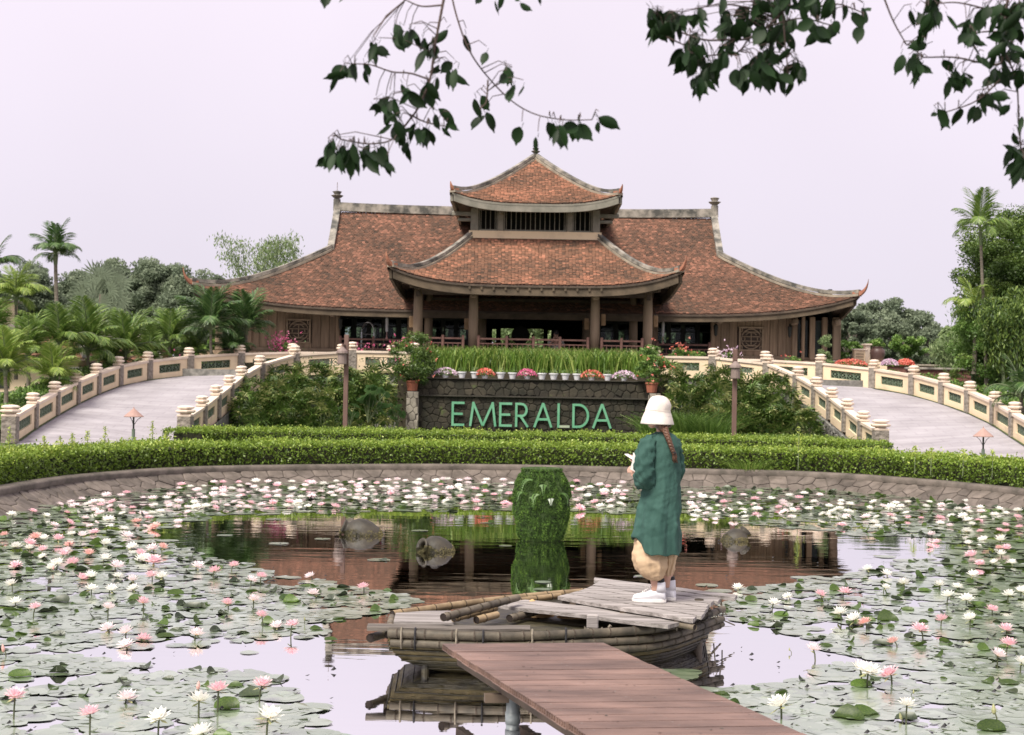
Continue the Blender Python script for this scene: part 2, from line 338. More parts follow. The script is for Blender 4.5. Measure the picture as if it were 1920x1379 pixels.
def water_mat():
    m = bpy.data.materials.new('pond_water'); m.use_nodes = True; n = m.node_tree.nodes; l = m.node_tree.links; n.remove(n['Principled BSDF'])
    g = n.new('ShaderNodeBsdfGlossy'); g.inputs['Roughness'].default_value = .015; g.inputs['Color'].default_value = (.93,.92,.93,1)
    d = n.new('ShaderNodeBsdfDiffuse'); d.inputs['Color'].default_value = (.006,.008,.005,1)
    fr = n.new('ShaderNodeFresnel'); fr.inputs[0].default_value = 1.48
    x = n.new('ShaderNodeMixShader'); l.new(fr.outputs[0], x.inputs[0]); l.new(d.outputs[0], x.inputs[1]); l.new(g.outputs[0], x.inputs[2])
    tcn = n.new('ShaderNodeTexCoord'); mp = n.new('ShaderNodeMapping'); mp.inputs['Scale'].default_value = (.35, 1.6, 1); l.new(tcn.outputs['Object'], mp.inputs[0])
    n1 = n.new('ShaderNodeTexNoise'); n1.inputs['Scale'].default_value = 2.2; n1.inputs['Detail'].default_value = 3; l.new(mp.outputs[0], n1.inputs['Vector'])
    n2 = n.new('ShaderNodeTexNoise'); n2.inputs['Scale'].default_value = .35; n2.inputs['Detail'].default_value = 1; l.new(tcn.outputs['Object'], n2.inputs['Vector'])
    r = n.new('ShaderNodeMapRange'); r.inputs['From Min'].default_value = .42; r.inputs['From Max'].default_value = .68; r.inputs['To Min'].default_value = .35; l.new(n2.outputs['Fac'], r.inputs['Value'])
    mu = n.new('ShaderNodeMath'); mu.operation = 'MULTIPLY'; l.new(n1.outputs['Fac'], mu.inputs[0]); l.new(r.outputs[0], mu.inputs[1])
    # rings spreading from the boat's bow
    mp2 = n.new('ShaderNodeMapping'); mp2.inputs['Location'].default_value = (1.3, -11.1, 0); l.new(tcn.outputs['Object'], mp2.inputs[0])
    ln = n.new('ShaderNodeVectorMath'); ln.operation = 'LENGTH'; l.new(mp2.outputs[0], ln.inputs[0])
    s1 = n.new('ShaderNodeMath'); s1.operation = 'MULTIPLY'; s1.inputs[1].default_value = 22; l.new(ln.outputs['Value'], s1.inputs[0])
    s2 = n.new('ShaderNodeMath'); s2.operation = 'SINE'; l.new(s1.outputs[0], s2.inputs[0])
    fo = n.new('ShaderNodeMapRange'); fo.inputs['From Min'].default_value = .2; fo.inputs['From Max'].default_value = 1.9; fo.inputs['To Min'].default_value = .16; fo.inputs['To Max'].default_value = 0; l.new(ln.outputs['Value'], fo.inputs['Value'])
    s3 = n.new('ShaderNodeMath'); s3.operation = 'MULTIPLY'; l.new(s2.outputs[0], s3.inputs[0]); l.new(fo.outputs[0], s3.inputs[1])
    ad = n.new('ShaderNodeMath'); ad.operation = 'ADD'; l.new(mu.outputs[0], ad.inputs[0]); l.new(s3.outputs[0], ad.inputs[1])
    bp = n.new('ShaderNodeBump'); bp.inputs['Strength'].default_value = .5; bp.inputs['Distance'].default_value = .006; l.new(ad.outputs[0], bp.inputs['Height'])
    l.new(bp.outputs[0], g.inputs['Normal']); l.new(x.outputs[0], n['Material Output'].inputs[0])
    return m
M['water'] = water_mat()
def S(o): o['kind'] = 'structure'; return o
# ================================================================== SETTING: pond, banks, ground, ramps, terrace
def catmull(pts, n=8, closed=False):
    P = [Vector(p) for p in pts]; k = len(P); out = []
    for i in range(k if closed else k-1):
        p0 = P[(i-1) % k] if closed or i > 0 else P[0]*2-P[1]; p1 = P[i]; p2 = P[(i+1) % k]
        p3 = P[(i+2) % k] if closed or i+2 < k else P[-1]*2-P[-2]
        for j in range(n):
            t = j/n; out.append(.5*((2*p1)+(p2-p0)*t+(2*p0-5*p1+4*p2-p3)*t*t+(3*p1-p0-3*p2+p3)*t**3))
    if not closed: out.append(P[-1])
    return out
far = [on(px, py, 0) for px, py in ((0,965),(100,943),(200,926),(400,909),(700,903),(960,903),(1300,911),(1500,916),(1700,931),(1920,957))]
pond = [(v.x, v.y, 0) for v in far] + [(9.5,22,0),(9.6,18,0),(8.6,14,0),(6.4,11,0),(4.3,9.9,0),(3.15,8.9,0),(1.6,6.6,0),(-1.5,4.8,0),(-5.2,7.5,0),(-7.6,12,0),(-8.1,17,0)]
pond = catmull(pond, 6, True)
pc = Vector((.6, 17, 0)); NP = len(pond)
def offs(d):
    out = []
    for i, p in enumerate(pond):
        t = (pond[(i+1) % NP]-pond[i-1]).normalized(); nn = Vector((t.y, -t.x, 0))
        if nn.dot(p-pc) < 0: nn = -nn
        out.append(p+nn*d)
    return out
def ring(polys, zs, name, mat_):
    m = MB(); vs = []; fs = []
    for P, z in zip(polys, zs): vs += [(p.x, p.y, z) for p in P]
    for k in range(len(polys)-1):
        for i in range(NP): fs.append((k*NP+i, k*NP+(i+1) % NP, (k+1)*NP+(i+1) % NP, (k+1)*NP+i))
    m.add(vs, fs); return m
o1 = offs(-.12); o2 = offs(.42)
GZ = .22
bank = S(ring([offs(-.5), o1, o2], [-.5, -.08, GZ], 'pond_bank', None).build('pond_bank', M['bank'], smooth=True))
m = ring([offs(.36), offs(.34), offs(.38), offs(.60), offs(.64), offs(.64)], [GZ-.02, GZ+.06, GZ+.10, GZ+.10, GZ+.06, GZ-.1], '', None)
S(m.build('pond_coping', M['coping'], smooth=True))
big = []
for i, p in enumerate(offs(.55)):
    a = math.atan2(p.y-pc.y, p.x-pc.x); big.append(Vector((pc.x+900*math.cos(a), pc.y+900*math.sin(a), 0)))
S(ring([offs(.55), offs(1.9), offs(2.3), big], [GZ, GZ, .30, .30], '', None).build('ground', M['ground']))
m = MB(); m.add([(p.x, p.y, 0) for p in offs(.05)], [tuple(range(NP))]); S(m.build('water', M['water']))

def rubble(parent, fn, U, V, nu, nv, mt, th=.05, jit=.3, gap=.07, name='stone', seed=1, skip=None):
    """irregular stones: cells of a jittered grid, each a raised block with its own outline"""
    rg = random.Random(seed); S_ = {}
    for j in range(-1, nv+1):
        for i in range(-1, nu+1):
            S_[i, j] = ((i+.5+(.25 if j % 2 else -.25)+rg.uniform(-jit, jit))/nu*U, (j+.5+rg.uniform(-jit, jit))/nv*V)
    au, av = nu/U, nv/V
    for j in range(nv):
        for i in range(nu):
            sx, sy = S_[i, j]; P = [(0, 0), (U, 0), (U, V), (0, V)]
            if not (0 < sx < U and 0 < sy < V): continue
            for dj in (-2, -1, 0, 1, 2):
                for di in (-2, -1, 0, 1, 2):
                    q = S_.get((i+di, j+dj))
                    if q is None or (di == 0 and dj == 0): continue
                    nx, ny = (q[0]-sx)*au*au, (q[1]-sy)*av*av; mxx, my = (q[0]+sx)/2, (q[1]+sy)/2; out = []
                    for k in range(len(P)):
                        a, b = P[k-1], P[k]; da = (a[0]-mxx)*nx+(a[1]-my)*ny; db = (b[0]-mxx)*nx+(b[1]-my)*ny
                        if (da > 0) != (db > 0): t = da/(da-db); out.append((a[0]+(b[0]-a[0])*t, a[1]+(b[1]-a[1])*t))
                        if db <= 0: out.append(b)
                    P = out
                    if len(P) < 3: break
                if len(P) < 3: break
            if len(P) < 3: continue
            cx = sum(p[0] for p in P)/len(P); cy = sum(p[1] for p in P)/len(P)
            if skip and skip(cx, cy): continue
            n = len(P); h = th*rg.uniform(.5, 1.4); vs = []
            for dd, sh in ((None, 1-gap), (h*.7, 1-gap*1.2), (h, .80-gap)):
                for x, y in P:
                    p, nn = fn(cx+(x-cx)*sh, cy+(y-cy)*sh); vs.append(p+nn*(-.03 if dd is None else dd))
            fs = [(k, (k+1) % n, n+(k+1) % n, n+k) for k in range(n)] + [(n+k, n+(k+1) % n, 2*n+(k+1) % n, 2*n+k) for k in range(n)] + [tuple(range(2*n, 3*n))]
            MB().add(vs, fs).build(name, mt, parent)
# bank stones on the visible far side
i0 = [i for i in range(NP) if pond[i].y > 20.5]
ia, ib = None, None
seg = [i for i in range(NP)]
st = max(range(NP), key=lambda i: (pond[i].x < 0 and pond[i].y < 21.5 and pond[i].y > 18.5)*100 - pond[i].y*0)
chain = [i for i in list(range(NP-12, NP))+list(range(0, 9*6+14)) if pond[i % NP].y > 19]
cl = [0]; 
for a, b in zip(chain[:-1], chain[1:]): cl.append(cl[-1]+(pond[b % NP]-pond[a % NP]).length)
def bank_fn(u, v):
    u = min(max(u, 0), cl[-1]-1e-4)
    k = int(np.searchsorted(cl, u, side='right'))-1; k = min(k, len(chain)-2); t = (u-cl[k])/(cl[k+1]-cl[k])
    a0, b0 = o1[chain[k] % NP], o1[chain[k+1] % NP]; a1, b1 = o2[chain[k] % NP], o2[chain[k+1] % NP]
    p = a0.lerp(b0, t); q = a1.lerp(b1, t); p.z = -.08; q.z = GZ
    nn = (b0-a0).cross(q-p).normalized(); 
    if nn.z < 0: nn = -nn
    return p.lerp(q, v), nn
rubble(bank, bank_fn, cl[-1], 1, int(cl[-1]/.29), 2, M['bankstone'], .022, .36, .05)

# ---- ramps
LO = [(-12.4,37,.30),(-12.65,39.5,.58),(-12.78,41.8,.87),(-12.85,44,1.15),(-12.8,46,1.42),(-12.65,48,1.67),(-12.15,49.8,1.87),(-11.1,51.3,2.05),(-9.6,52.7,2.2),(-7.9,53.7,2.3)]
LI = [(-8.63,39.6,.30),(-8.55,41.3,.55),(-8.5,43,.84),(-8.45,44.7,1.13),(-8.4,46.4,1.42),(-8.1,48,1.78),(-7.23,49.7,2.15),(-5.4,50.4,2.32),(-3.3,50.5,2.32)]
RO = [(13.3,36.2,.30),(13.5,38.3,.5),(13.65,40.5,.78),(13.9,42.9,1.05),(13.75,44.8,1.34),(13.4,46.3,1.58),(12.95,48.1,1.82),(12.1,49.9,2.02),(10.6,51.3,2.2),(8.9,52.5,2.3)]
RI = [(9.65,39,.27),(9.6,40.7,.46),(9.54,42.4,.77),(9.46,44.1,1.08),(9.35,45.8,1.39),(9.1,47.5,1.72),(8.43,49.2,2.12),(6.75,50.2,2.32),(4.85,50.5,2.32)]
def resamp(P, n):
    P = catmull(P, 10); L = [0]
    for a, b in zip(P[:-1], P[1:]): L.append(L[-1]+(b-a).length)
    out = []
    for i in range(n):
        u = L[-1]*i/(n-1); k = min(int(np.searchsorted(L, u, side='right'))-1, len(P)-2); t = (u-L[k])/(L[k+1]-L[k]); out.append(P[k].lerp(P[k+1], t))
    return out
def ramp(outer, inner, name):
    A = resamp([(outer[0][0], 32.6, .30)]+[(outer[0][0], 35, .30)]+outer, 40); B = resamp([(inner[0][0], 32.6, .30), (inner[0][0], 36, .30)]+inner, 40)
    m = MB(); m.grid(lambda u, v: tuple(A[round(v*39)].lerp(B[round(v*39)], u)+Vector((0, 0, .006))), 6, 39)
    # sides down to the ground
    m.mi = 1
    for E in (A, B): m.grid(lambda u, v, E=E: (E[round(u*39)].x, E[round(u*39)].y, E[round(u*39)].z+.006 if v > .5 else .2), 39, 1)
    return S(m.build(name, [M['road'], M['retain']]))
ramp(LO, LI, 'road'); ramp(RO, RI, 'road')
m = MB(); m.add([(-60,32.4,.304),(LO[0][0]+.02,32.4,.304),(LO[0][0]+.02,36.6,.304),(-60,36.6,.304)], [(0,1,2,3)]); S(m.build('road', M['road']))
m = MB(); m.add([(13.28,31.5,.304),(60,31.5,.304),(60,36,.304),(13.28,36,.304)], [(0,1,2,3)]); S(m.build('road', M['road']))
# terrace in front of the building
tp = [(-13,51.5),(-7.2,49.75),(-5.4,50.45),(-3.3,50.5),(4.85,50.5),(6.75,50.25),(8.4,49.3),(13.5,50.5),(16,54),(16,72),(-16,72),(-16,54)]
S(MB().prism(tp, .2, 2.28).build('terrace', M['retain']))
m = MB(); m.prism([(-9,52.9),(-3.3,50.6),(4.85,50.6),(9.5,52),(14,52.5),(14,71.5),(-14,71.5),(-14,53.5)], 2.27, 2.318); S(m.build('pavement', M['road']))
# earth beside the ramps
def mound(name, pts_in, side, w0, w1, mt):
    E = resamp(pts_in, 30); m = MB()
    def f(u, v):
        p = E[round(v*29)]; zz = p.z; d = [-.15, .9, w0, w1][round(u*3)]; z = [zz+.02, zz+.02, max(.8, zz*.75), .22][round(u*3)]
        return (p.x+side*d, p.y+d*.15, z)
    m.grid(f, 3, 29); return S(m.build(name, mt, smooth=True))
mound('garden_slope', [(-12.6,35,.3)]+LO[:8]+[(-11.6,54,2.1),(-12,60,2.1),(-12,72,2.1)], -1, 5, 14, M['ground'])
mound('garden_slope', [(13.4,34,.3)]+RO[:8]+[(12.2,54,2.1),(12.5,60,2.1),(13,72,2.1)], 1, 5, 16, M['ground'])

# ================================================================== retaining wall + sign wall
rw = empty('retaining_wall', (9.4, 43, .3), 'grey rubble retaining wall under the right-hand ramp parapet', 'wall')
E = [Vector(p) for p in RI[:7]]
m = MB()
for a, b in zip(E[:-1], E[1:]):
    m.add([(a.x-.16,a.y,.25),(b.x-.16,b.y,.25),(b.x-.16,b.y,b.z),(a.x-.16,a.y,a.z)], [(0,1,2,3)])
m.build('backing', M['retain'], rw)
def rw_fn(u, v):
    y = 40.5+u; 
    k = max(i for i in range(len(E)) if E[i].y <= y+1e-6); k = min(k, len(E)-2); t = (y-E[k].y)/(E[k+1].y-E[k].y); p = E[k].lerp(E[k+1], t)
    return Vector((p.x-.17, y, .28+(p.z-.30)*v)), Vector((-1, 0, 0))
rubble(rw, rw_fn, 7.8, 1, 26, 4, M['retain'], .05, .28, .09, seed=5)
rl = empty('retaining_wall', (-8.5, 43, .3), 'dark rubble retaining wall under the left-hand ramp parapet', 'wall')
E2 = [Vector(p) for p in LI[:7]]; m = MB()
for a, b in zip(E2[:-1], E2[1:]):
    m.add([(a.x+.16,a.y,.25),(b.x+.16,b.y,.25),(b.x+.16,b.y,b.z),(a.x+.16,a.y,a.z)], [(0,1,2,3)])
m.build('backing', M['retain'], rl)

SX0, SX1, SY = -2.95, 4.2, 47.0
sw = empty('sign_wall', (.6, SY, .3), 'dark mossy stone wall carrying the green EMERALDA letters', 'sign wall')
m = MB(); m.box(((SX0+SX1)/2, SY+.4, (.3+1.55)/2), (SX1-SX0, .8, 1.25)); m.box(((SX0+SX1)/2, SY+.52, 1.82), (SX1-SX0+.7, .8, .54)); m.build('backing', M['wallmortar'], sw)
rubble(sw, lambda u, v: (Vector((SX0+u, SY-.002, .32+v)), Vector((0, -1, 0))), SX1-SX0, 1.22, 30, 6, M['wallstone'], .035, .34, .06, seed=2)
rubble(sw, lambda u, v: (Vector((SX0-.33+u, SY+.118, 1.56+v)), Vector((0, -1, 0))), SX1-SX0+.66, .50, 33, 2, M['wallstone'], .035, .34, .06, seed=3)
m = MB(); m.bbox(((SX0+SX1)/2, SY+.03, 1.555), (SX1-SX0+.2, .3, .05), .012); m.build('ledge', M['wallmortar'], sw)
m = MB(); m.bbox(((SX0+SX1)/2, SY+.5, 2.105), (SX1-SX0+.8, .95, .04), .01); m.build('coping', M['wallmortar'], sw)
# letters as thick stroked shapes
def stroke(m, a, b, w, y0=0, th=.05):
    a = Vector(a); b = Vector(b); t = (b-a).normalized(); n = Vector((-t.y, t.x))*w/2
    P = [a-n, b-n, b+n, a+n]
    m.add([(p.x, y0, p.y) for p in P]+[(p.x, y0-th, p.y) for p in P], [(0,1,2,3),(7,6,5,4),(0,4,5,1),(1,5,6,2),(2,6,7,3),(3,7,4,0)])
def letter(ch, x, z, w, h, sk):
    m = MB(); t = .072; y = SY-.07
    J = lambda a, b: stroke(m, a, b, t, y)
    def arc(cx, cz, rx, rz, a0, a1, n=12):
        pts = [(cx+rx*math.cos(R(a0+(a1-a0)*i/n)), cz+rz*math.sin(R(a0+(a1-a0)*i/n))) for i in range(n+1)]
        vs = []; 
        for i, p in enumerate(pts):
            q = Vector(pts[min(i+1, n)])-Vector(pts[max(i-1, 0)]); q.normalize(); nn = Vector((-q.y, q.x))*t/2
            for s_ in (-1, 1):
                e = Vector(p)+nn*s_; vs += [(e.x, y-.001, e.y), (e.x, y-.051, e.y)]
        fs = []
        for i in range(n):
            a = i*4; b = a+4; fs += [(a, b, b+2, a+2), (a+1, a+3, b+3, b+1), (a, a+1, b+1, b), (a+2, b+2, b+3, a+3)]
        fs += [(0, 2, 3, 1), (n*4, n*4+1, n*4+3, n*4+2)]; m.add(vs, fs)
    if ch == 'E':
        J((x, z), (x, z+h)); y -= .004; 
        for zz, ww in ((z+t/2, w), (z+h*.5, w*.85), (z+h-t/2, w)): J((x+t/2, zz), (x+ww, zz))
    if ch == 'M':
        J((x, z), (x+w*.12, z+h)); y -= .004; J((x+w*.10, z+h), (x+w*.5, z+.02)); y -= .004; J((x+w*.5, z+.02), (x+w*.90, z+h)); y -= .004; J((x+w, z), (x+w*.88, z+h))
    if ch == 'R':
        J((x, z), (x, z+h)); y -= .004; J((x, z+h-t/2), (x+w*.45, z+h-t/2)); J((x, z+h*.46), (x+w*.45, z+h*.46)); y -= .004
        arc(x+w*.45, z+h*.5+h*.20, w*.42, h*.27-t/4, 90, -90); y -= .004; J((x+w*.35, z+h*.46), (x+w, z))
    if ch == 'A':
        J((x, z), (x+w*.5, z+h)); y -= .004; J((x+w, z), (x+w*.5, z+h)); y -= .004; J((x+w*.2, z+h*.33), (x+w*.8, z+h*.33))
    if ch == 'L':
        J((x, z), (x, z+h)); 
    if ch == 'D':
        J((x, z), (x, z+h)); y -= .004; J((x, z+t/2), (x+w*.35, z+t/2)); J((x, z+h-t/2), (x+w*.35, z+h-t/2)); y -= .004; arc(x+w*.35, z+h/2, w*.62, h/2-t/2, 90, -90, 16)
    o = m.build('letter', M['letter'], sw)
    if ch == 'L':
        q = MB(); stroke(q, (x+t/2, z+t/2), (x+w, z+t/2), t, SY-.074); q.build('letter_stroke', M['letter_fade'], o)
    return o
zb = .62; hh = .76
for ch, p0, p1 in (('E',849,871),('M',882,929),('E',938,960),('R',968,990),('A',1002,1034),('L',1047,1068),('D',1075,1103),('A',1112,1145)):
    x0 = at(p0, 775, SY).x; x1 = at(p1, 775, SY).x
    letter(ch, x0, zb, x1-x0, hh, 0)
# bed kerb above wall and soil
S(MB().box(((SX0+SX1)/2+.05, 49.1, 1.3), (SX1-SX0+1.5, 2.7, 2.08)).build('planting_bed', M['soil']))

# pillars with potted bushes at the two ends
def pillar(x, y, z1, label):
    r = empty('stone_pillar', (x, y, .3), label, 'pillar')
    m = MB(); m.box((x, y, (.3+z1)/2), (.34, .34, z1-.3)); m.build('core', M['bank'], r)
    for k, (nx, ny) in enumerate(((0, -1), (-1, 0), (1, 0))):
        t = Vector((-ny, nx, 0)); 
        rubble(r, lambda u, v, nx=nx, ny=ny, t=t: (Vector((x, y, .3+v))+Vector((nx, ny, 0))*.172+t*(u-.18), Vector((nx, ny, 0))), .36, z1-.3, 2, 6, M['pillarstone'], .02, .3, .05, seed=20+k)
    return r
pillar(-3.10, 46.85, 1.68, 'pale stone pillar at the left end of the EMERALDA wall')
pillar(4.48, 46.85, 1.75, 'stone pillar at the right end of the EMERALDA wall, behind the hat')

# ================================================================== balustrades
HP = .92
def post_protos():
    m = MB(); m.bbox((0, 0, .335), (.27, .27, .67), .012); p = m.mesh('post', M['post_stone'])
    c = MB(); c.bbox((0, 0, .70), (.28, .28, .06), .01); c.lathe([(.105,.73),(.105,.755),(.17,.775),(.195,.80),(.195,.835),(.15,.85),(.105,.86),(.105,.875),(.165,.89),(.17,.925),(.11,.955),(.03,.965)], 8, M=Matrix.Rotation(R(22.5), 3, 'Z'))
    return p, c.mesh('cap', M['cream_cap'])
PM, CM = post_protos()
def balustrade(pts, label, big_first=False, drop_last=False):
    r = empty('balustrade', pts[0], label, 'balustrade')
    base = Vector(pts[0])
    for i, p in enumerate(pts):
        p = Vector(p); nb = Vector(pts[min(i+1, len(pts)-1)])-Vector(pts[max(i-1, 0)]); rz = math.atan2(nb.y, nb.x)
        if drop_last and i == len(pts)-1: continue
        o = link('post', PM, r, p-base); o.rotation_euler.z = rz
        c = link('cap', CM, o)
        if big_first and i == 0: o.scale = (1.35, 1.35, 1)
        else: pass
    for i in range(len(pts)-1):
        a = Vector(pts[i]); b = Vector(pts[i+1]); d = b-a; h = Vector((d.x, d.y, 0)); L = h.length; h.normalize(); n = Vector((h.y, -h.x, 0))
        a0 = .15*(1.3 if big_first and i == 0 else 1)
        def Q(u, z, off): 
            q = a+d*(u/L); return q+Vector((0, 0, z))+n*off
        def blk(m, u0, u1, z0, z1, w):
            vs = [Q(u0,z0,-w),Q(u1,z0,-w),Q(u1,z0,w),Q(u0,z0,w),Q(u0,z1,-w),Q(u1,z1,-w),Q(u1,z1,w),Q(u0,z1,w)]
            m.add(vs, [(0,3,2,1),(4,5,6,7),(0,1,5,4),(1,2,6,5),(2,3,7,6),(3,0,4,7)])
        u0, u1 = a0, L-.14; e = min(.30, (u1-u0)*.2)
        m = MB(); blk(m, u0, u1, -.06, .19, .072); blk(m, u0, u1, .46, .60, .072); blk(m, u0, u0+e, .19, .46, .07); blk(m, u1-e, u1, .19, .46, .07)
        f = m.build('panel', M['cream'], r)
        m = MB(); blk(m, u0-.01, u1+.01, .60, .672, .115); blk(m, u0-.01, u1+.01, .575, .60, .09); m.build('coping_rail', M['cream_cap'], f)
        m = MB(); lu0, lu1 = u0+e, u1-e; nc = max(2, round((lu1-lu0)/.27)); cw = (lu1-lu0)/nc
        for k in range(nc):
            c0 = lu0+k*cw; blk(m, c0, c0+.018, .19, .46, .03); blk(m, c0+cw-.018, c0+cw, .19, .46, .03)
            blk(m, c0+.02, c0+cw-.02, .19, .215, .028); blk(m, c0+.02, c0+cw-.02, .435, .46, .028)
            # diamond + ring
            cx = c0+cw/2; cz = .325
            for s1, s2 in ((1,1),(1,-1),(-1,1),(-1,-1)):
                p0 = (cx+s1*cw*.44, cz); p1 = (cx, cz+s2*.115)
                vs = [Q(p0[0],p0[1]-.014,-.02),Q(p1[0],p1[1]-.014,-.02),Q(p1[0],p1[1]+.014,-.02),Q(p0[0],p0[1]+.014,-.02),Q(p0[0],p0[1]-.014,.02),Q(p1[0],p1[1]-.014,.02),Q(p1[0],p1[1]+.014,.02),Q(p0[0],p0[1]+.014,.02)]
                m.add(vs, [(0,1,2,3),(7,6,5,4),(0,4,5,1),(3,2,6,7),(0,3,7,4),(1,5,6,2)])
            blk(m, cx-.035, cx+.035, cz-.035, cz+.035, .024)
        m.build('lattice', M['lattice'], f)
    return r
balustrade(LO+[(-6.2,54.2,2.32),(-4.4,54.3,2.32)], 'cream balustrade curving up the outer side of the left ramp', True)
balustrade(LI, 'cream balustrade on the inner side of the left ramp, ending beside the flower bed', True)
balustrade(RO+[(7.3,53.3,2.32),(5.9,53.6,2.32)], 'cream balustrade along the outer side of the right ramp', True)
balustrade(RI, 'cream balustrade on the inner side of the right ramp above the rubble wall', True)
# ================================================================== THE BUILDING
XM, XP = .45, .77
FZ = 3.05
bd = empty('pavilion_building', (XM, 57, FZ), 'long wooden pavilion with tiled hip roofs, two stacked porch roofs and upturned eaves', 'building')
m = MB(); m.box((XM, 64.2, 2.69), (25.0, 13.6, .70)); m.build('podium', M['plank_wall'], bd)
m = MB(); m.box((XP, 55.3, 2.68), (10.4, 4.4, .72)); m.build('porch_floor', M['wood_dark'], bd)

class Face:
    """roof face; a across (m), v 0 eave .. 1 top. org: centre; ang: rotation; d(v): distance of line from centre; w(v): half width; z(v)"""
    def __init__(s, org, ang, dfn, wfn, zfn, lift, lp=4.0, out=.0):
        s.o = Vector(org); s.R = Matrix.Rotation(ang, 3, 'Z'); s.d = dfn; s.w = wfn; s.z = zfn; s.lift = lift; s.lp = lp; s.out = out
    def P(s, a, v, dz=0):
        w0 = s.w(0); k = min(abs(a)/w0, 1.02)
        e = (k**s.lp)*max(0, 1-v)**2.2
        return s.o + s.R @ Vector((a*(1+.02*e), -(s.d(v)+s.out*e), s.z(v)+s.lift*e+dz))
    def edge(s, sg, v, dz=0): return s.P(sg*s.w(v), v, dz)
def tiles(face, parent, pitch=.09, tw=.125, v0=0., v1=1., seed=1, clip=None, mt='tile'):
    rg = random.Random(seed); V = []; F4 = []; rnd = []
    vs = np.linspace(v0, v1, 60); L = 0
    for a, b in zip(vs[:-1], vs[1:]): L += (face.P(0, b)-face.P(0, a)).length
    nr = int(L/pitch); dv = (v1-v0)/nr
    off = rg.uniform(0, 100)
    for r in range(nr):
        v = v0+r*dv; wv = face.w(v+dv*.5); n = int(2*wv/tw); 
        if n < 1: continue
        st = 2*wv/n
        for i in range(n):
            a = -wv+(i+.5)*st + (st*.5 if r % 2 else 0)
            if abs(a) > wv+.02: continue
            if clip and clip(a, v): continue
            h = st*.48; va = max(v-dv*.35, v0-.01); vb = v+dv*1.05
            jz = rg.uniform(-.006, .012); ja = rg.uniform(-.012, .012); jl = rg.uniform(-.1, .12)*dv
            z1 = .045+jz
            p0 = face.P(a-h+ja, va+dv*.28+jl, z1); p1 = face.P(a+ja, va+jl, z1+.004); p2 = face.P(a+h+ja, va+dv*.28+jl, z1); p3 = face.P(a+h, vb, .012); p4 = face.P(a-h, vb, .012)
            q = len(V); dn = Vector((0, 0, -.028))
            V += [p0, p1, p2, p3, p4, p0+dn, p1+dn, p2+dn]
            F4 += [(q, q+1, q+3, q+4), (q+1, q+2, q+3, q+3), (q+5, q+6, q+1, q), (q+6, q+7, q+2, q+1)]
            c = .5+.5*noise.noise(Vector((a*.55+off, (v*L)*.6+off, 3.1)))*1.5 + .55*noise.noise(Vector((a*1.9, v*L*5.5+off, 1)))
            c = c*.42+rg.random()**1.2*.58-.02
            if rg.random() < .07: c += .35
            c = min(max(c, 0), 1); rnd += [c]*4
    V = np.array([tuple(x) for x in V]); off_ = np.array(wloc(parent)); F = np.array(F4)
    # split: true quads and tris (degenerate quads -> make tris)
    q = F[F[:, 2] != F[:, 3]]; t = F[F[:, 2] == F[:, 3]][:, :3]
    rn = np.array(rnd); rq = rn[F[:, 2] != F[:, 3]]; rt = rn[F[:, 2] == F[:, 3]]
    tri = np.concatenate([q[:, [0, 1, 2]], q[:, [0, 2, 3]], t]); rr = np.concatenate([rq, rq, rt])
    o = link('roof_tiles', fast_mesh('roof_tiles', V-off_, tri, M[mt], rr), parent); o['kind'] = 'stuff'; return o
def deck(face, parent, nu=40, nv=24, name='roof_deck', th=.10, v0=0, v1=1, mt='wood_dark'):
    m = MB()
    top = lambda u, v: tuple(face.P((u*2-1)*face.w(v0+(v1-v0)*v), v0+(v1-v0)*v, -.025)); bot = lambda u, v: tuple(face.P((u*2-1)*face.w(v0+(v1-v0)*v), v0+(v1-v0)*v, -th))
    m.mi = 0; m.grid(top, nu, nv); m.mi = 1; m.grid(bot, nu, nv)
    for k in range(nu):
        u0, u1 = k/nu, (k+1)/nu; m.add([top(u0, 0), top(u1, 0), bot(u1, 0), bot(u0, 0)], [(0, 1, 2, 3)])
    return m.build(name, [M['tile_bed'], M[mt]], parent)
def hip(face, sg, parent, vmax, v0=0., w=.20, h=.17, n=24, tip=.55, name='hip_ridge'):
    pts = [face.edge(sg, v0+(vmax-v0)*(1-i/n), 0) for i in range(n+1)]
    t = pts[-1]-pts[-3]; t.z = 0; t.normalize(); e = pts[-1]
    m = MB(); m.sweep(pts, w*1.5, h*.45, -.03); m.build(name, M['cream_stone'], parent)
    hs = [h*.62]*(n+1); q = MB(); q.sweep(pts, w, hs, h*.42); q.build('ridge_cap', M['ridge'], parent)
    # upturned corner finial
    k = MB(); c = []; ws = []; hs = []
    for i in range(9):
        f = i/8; c.append(e-t*.25+t*(tip*.95*math.sin(f*1.5))+Vector((0, 0, -.05+tip*1.05*f**2.1))); ws.append(.20*(1-f)**.7+.025); hs.append(.17*(1-f)**.7+.025)
    k.sweep(c, ws, hs, -.02); k.build('corner_finial', M['ridge_tip'], parent)
M['ridge_tip'] = mat('terracotta_corner', (.30,.12,.075), (.40,.18,.11), 6, .85, .4, 20, c3=(.33,.29,.23))
def fascia(face, parent, w=.10, h=.24, dz=-.32, inset=.10, n=40, name='eave_beam', mt='wood_beam'):
    pts = []
    for i in range(n+1):
        a = (i/n*2-1)*face.w(0)*.985; p = face.P(a, 0, 0); pts.append(p + face.R @ Vector((0, inset, 0)))
    m = MB(); m.sweep(pts, w, h, dz+.02); return m.build(name, M[mt], parent)
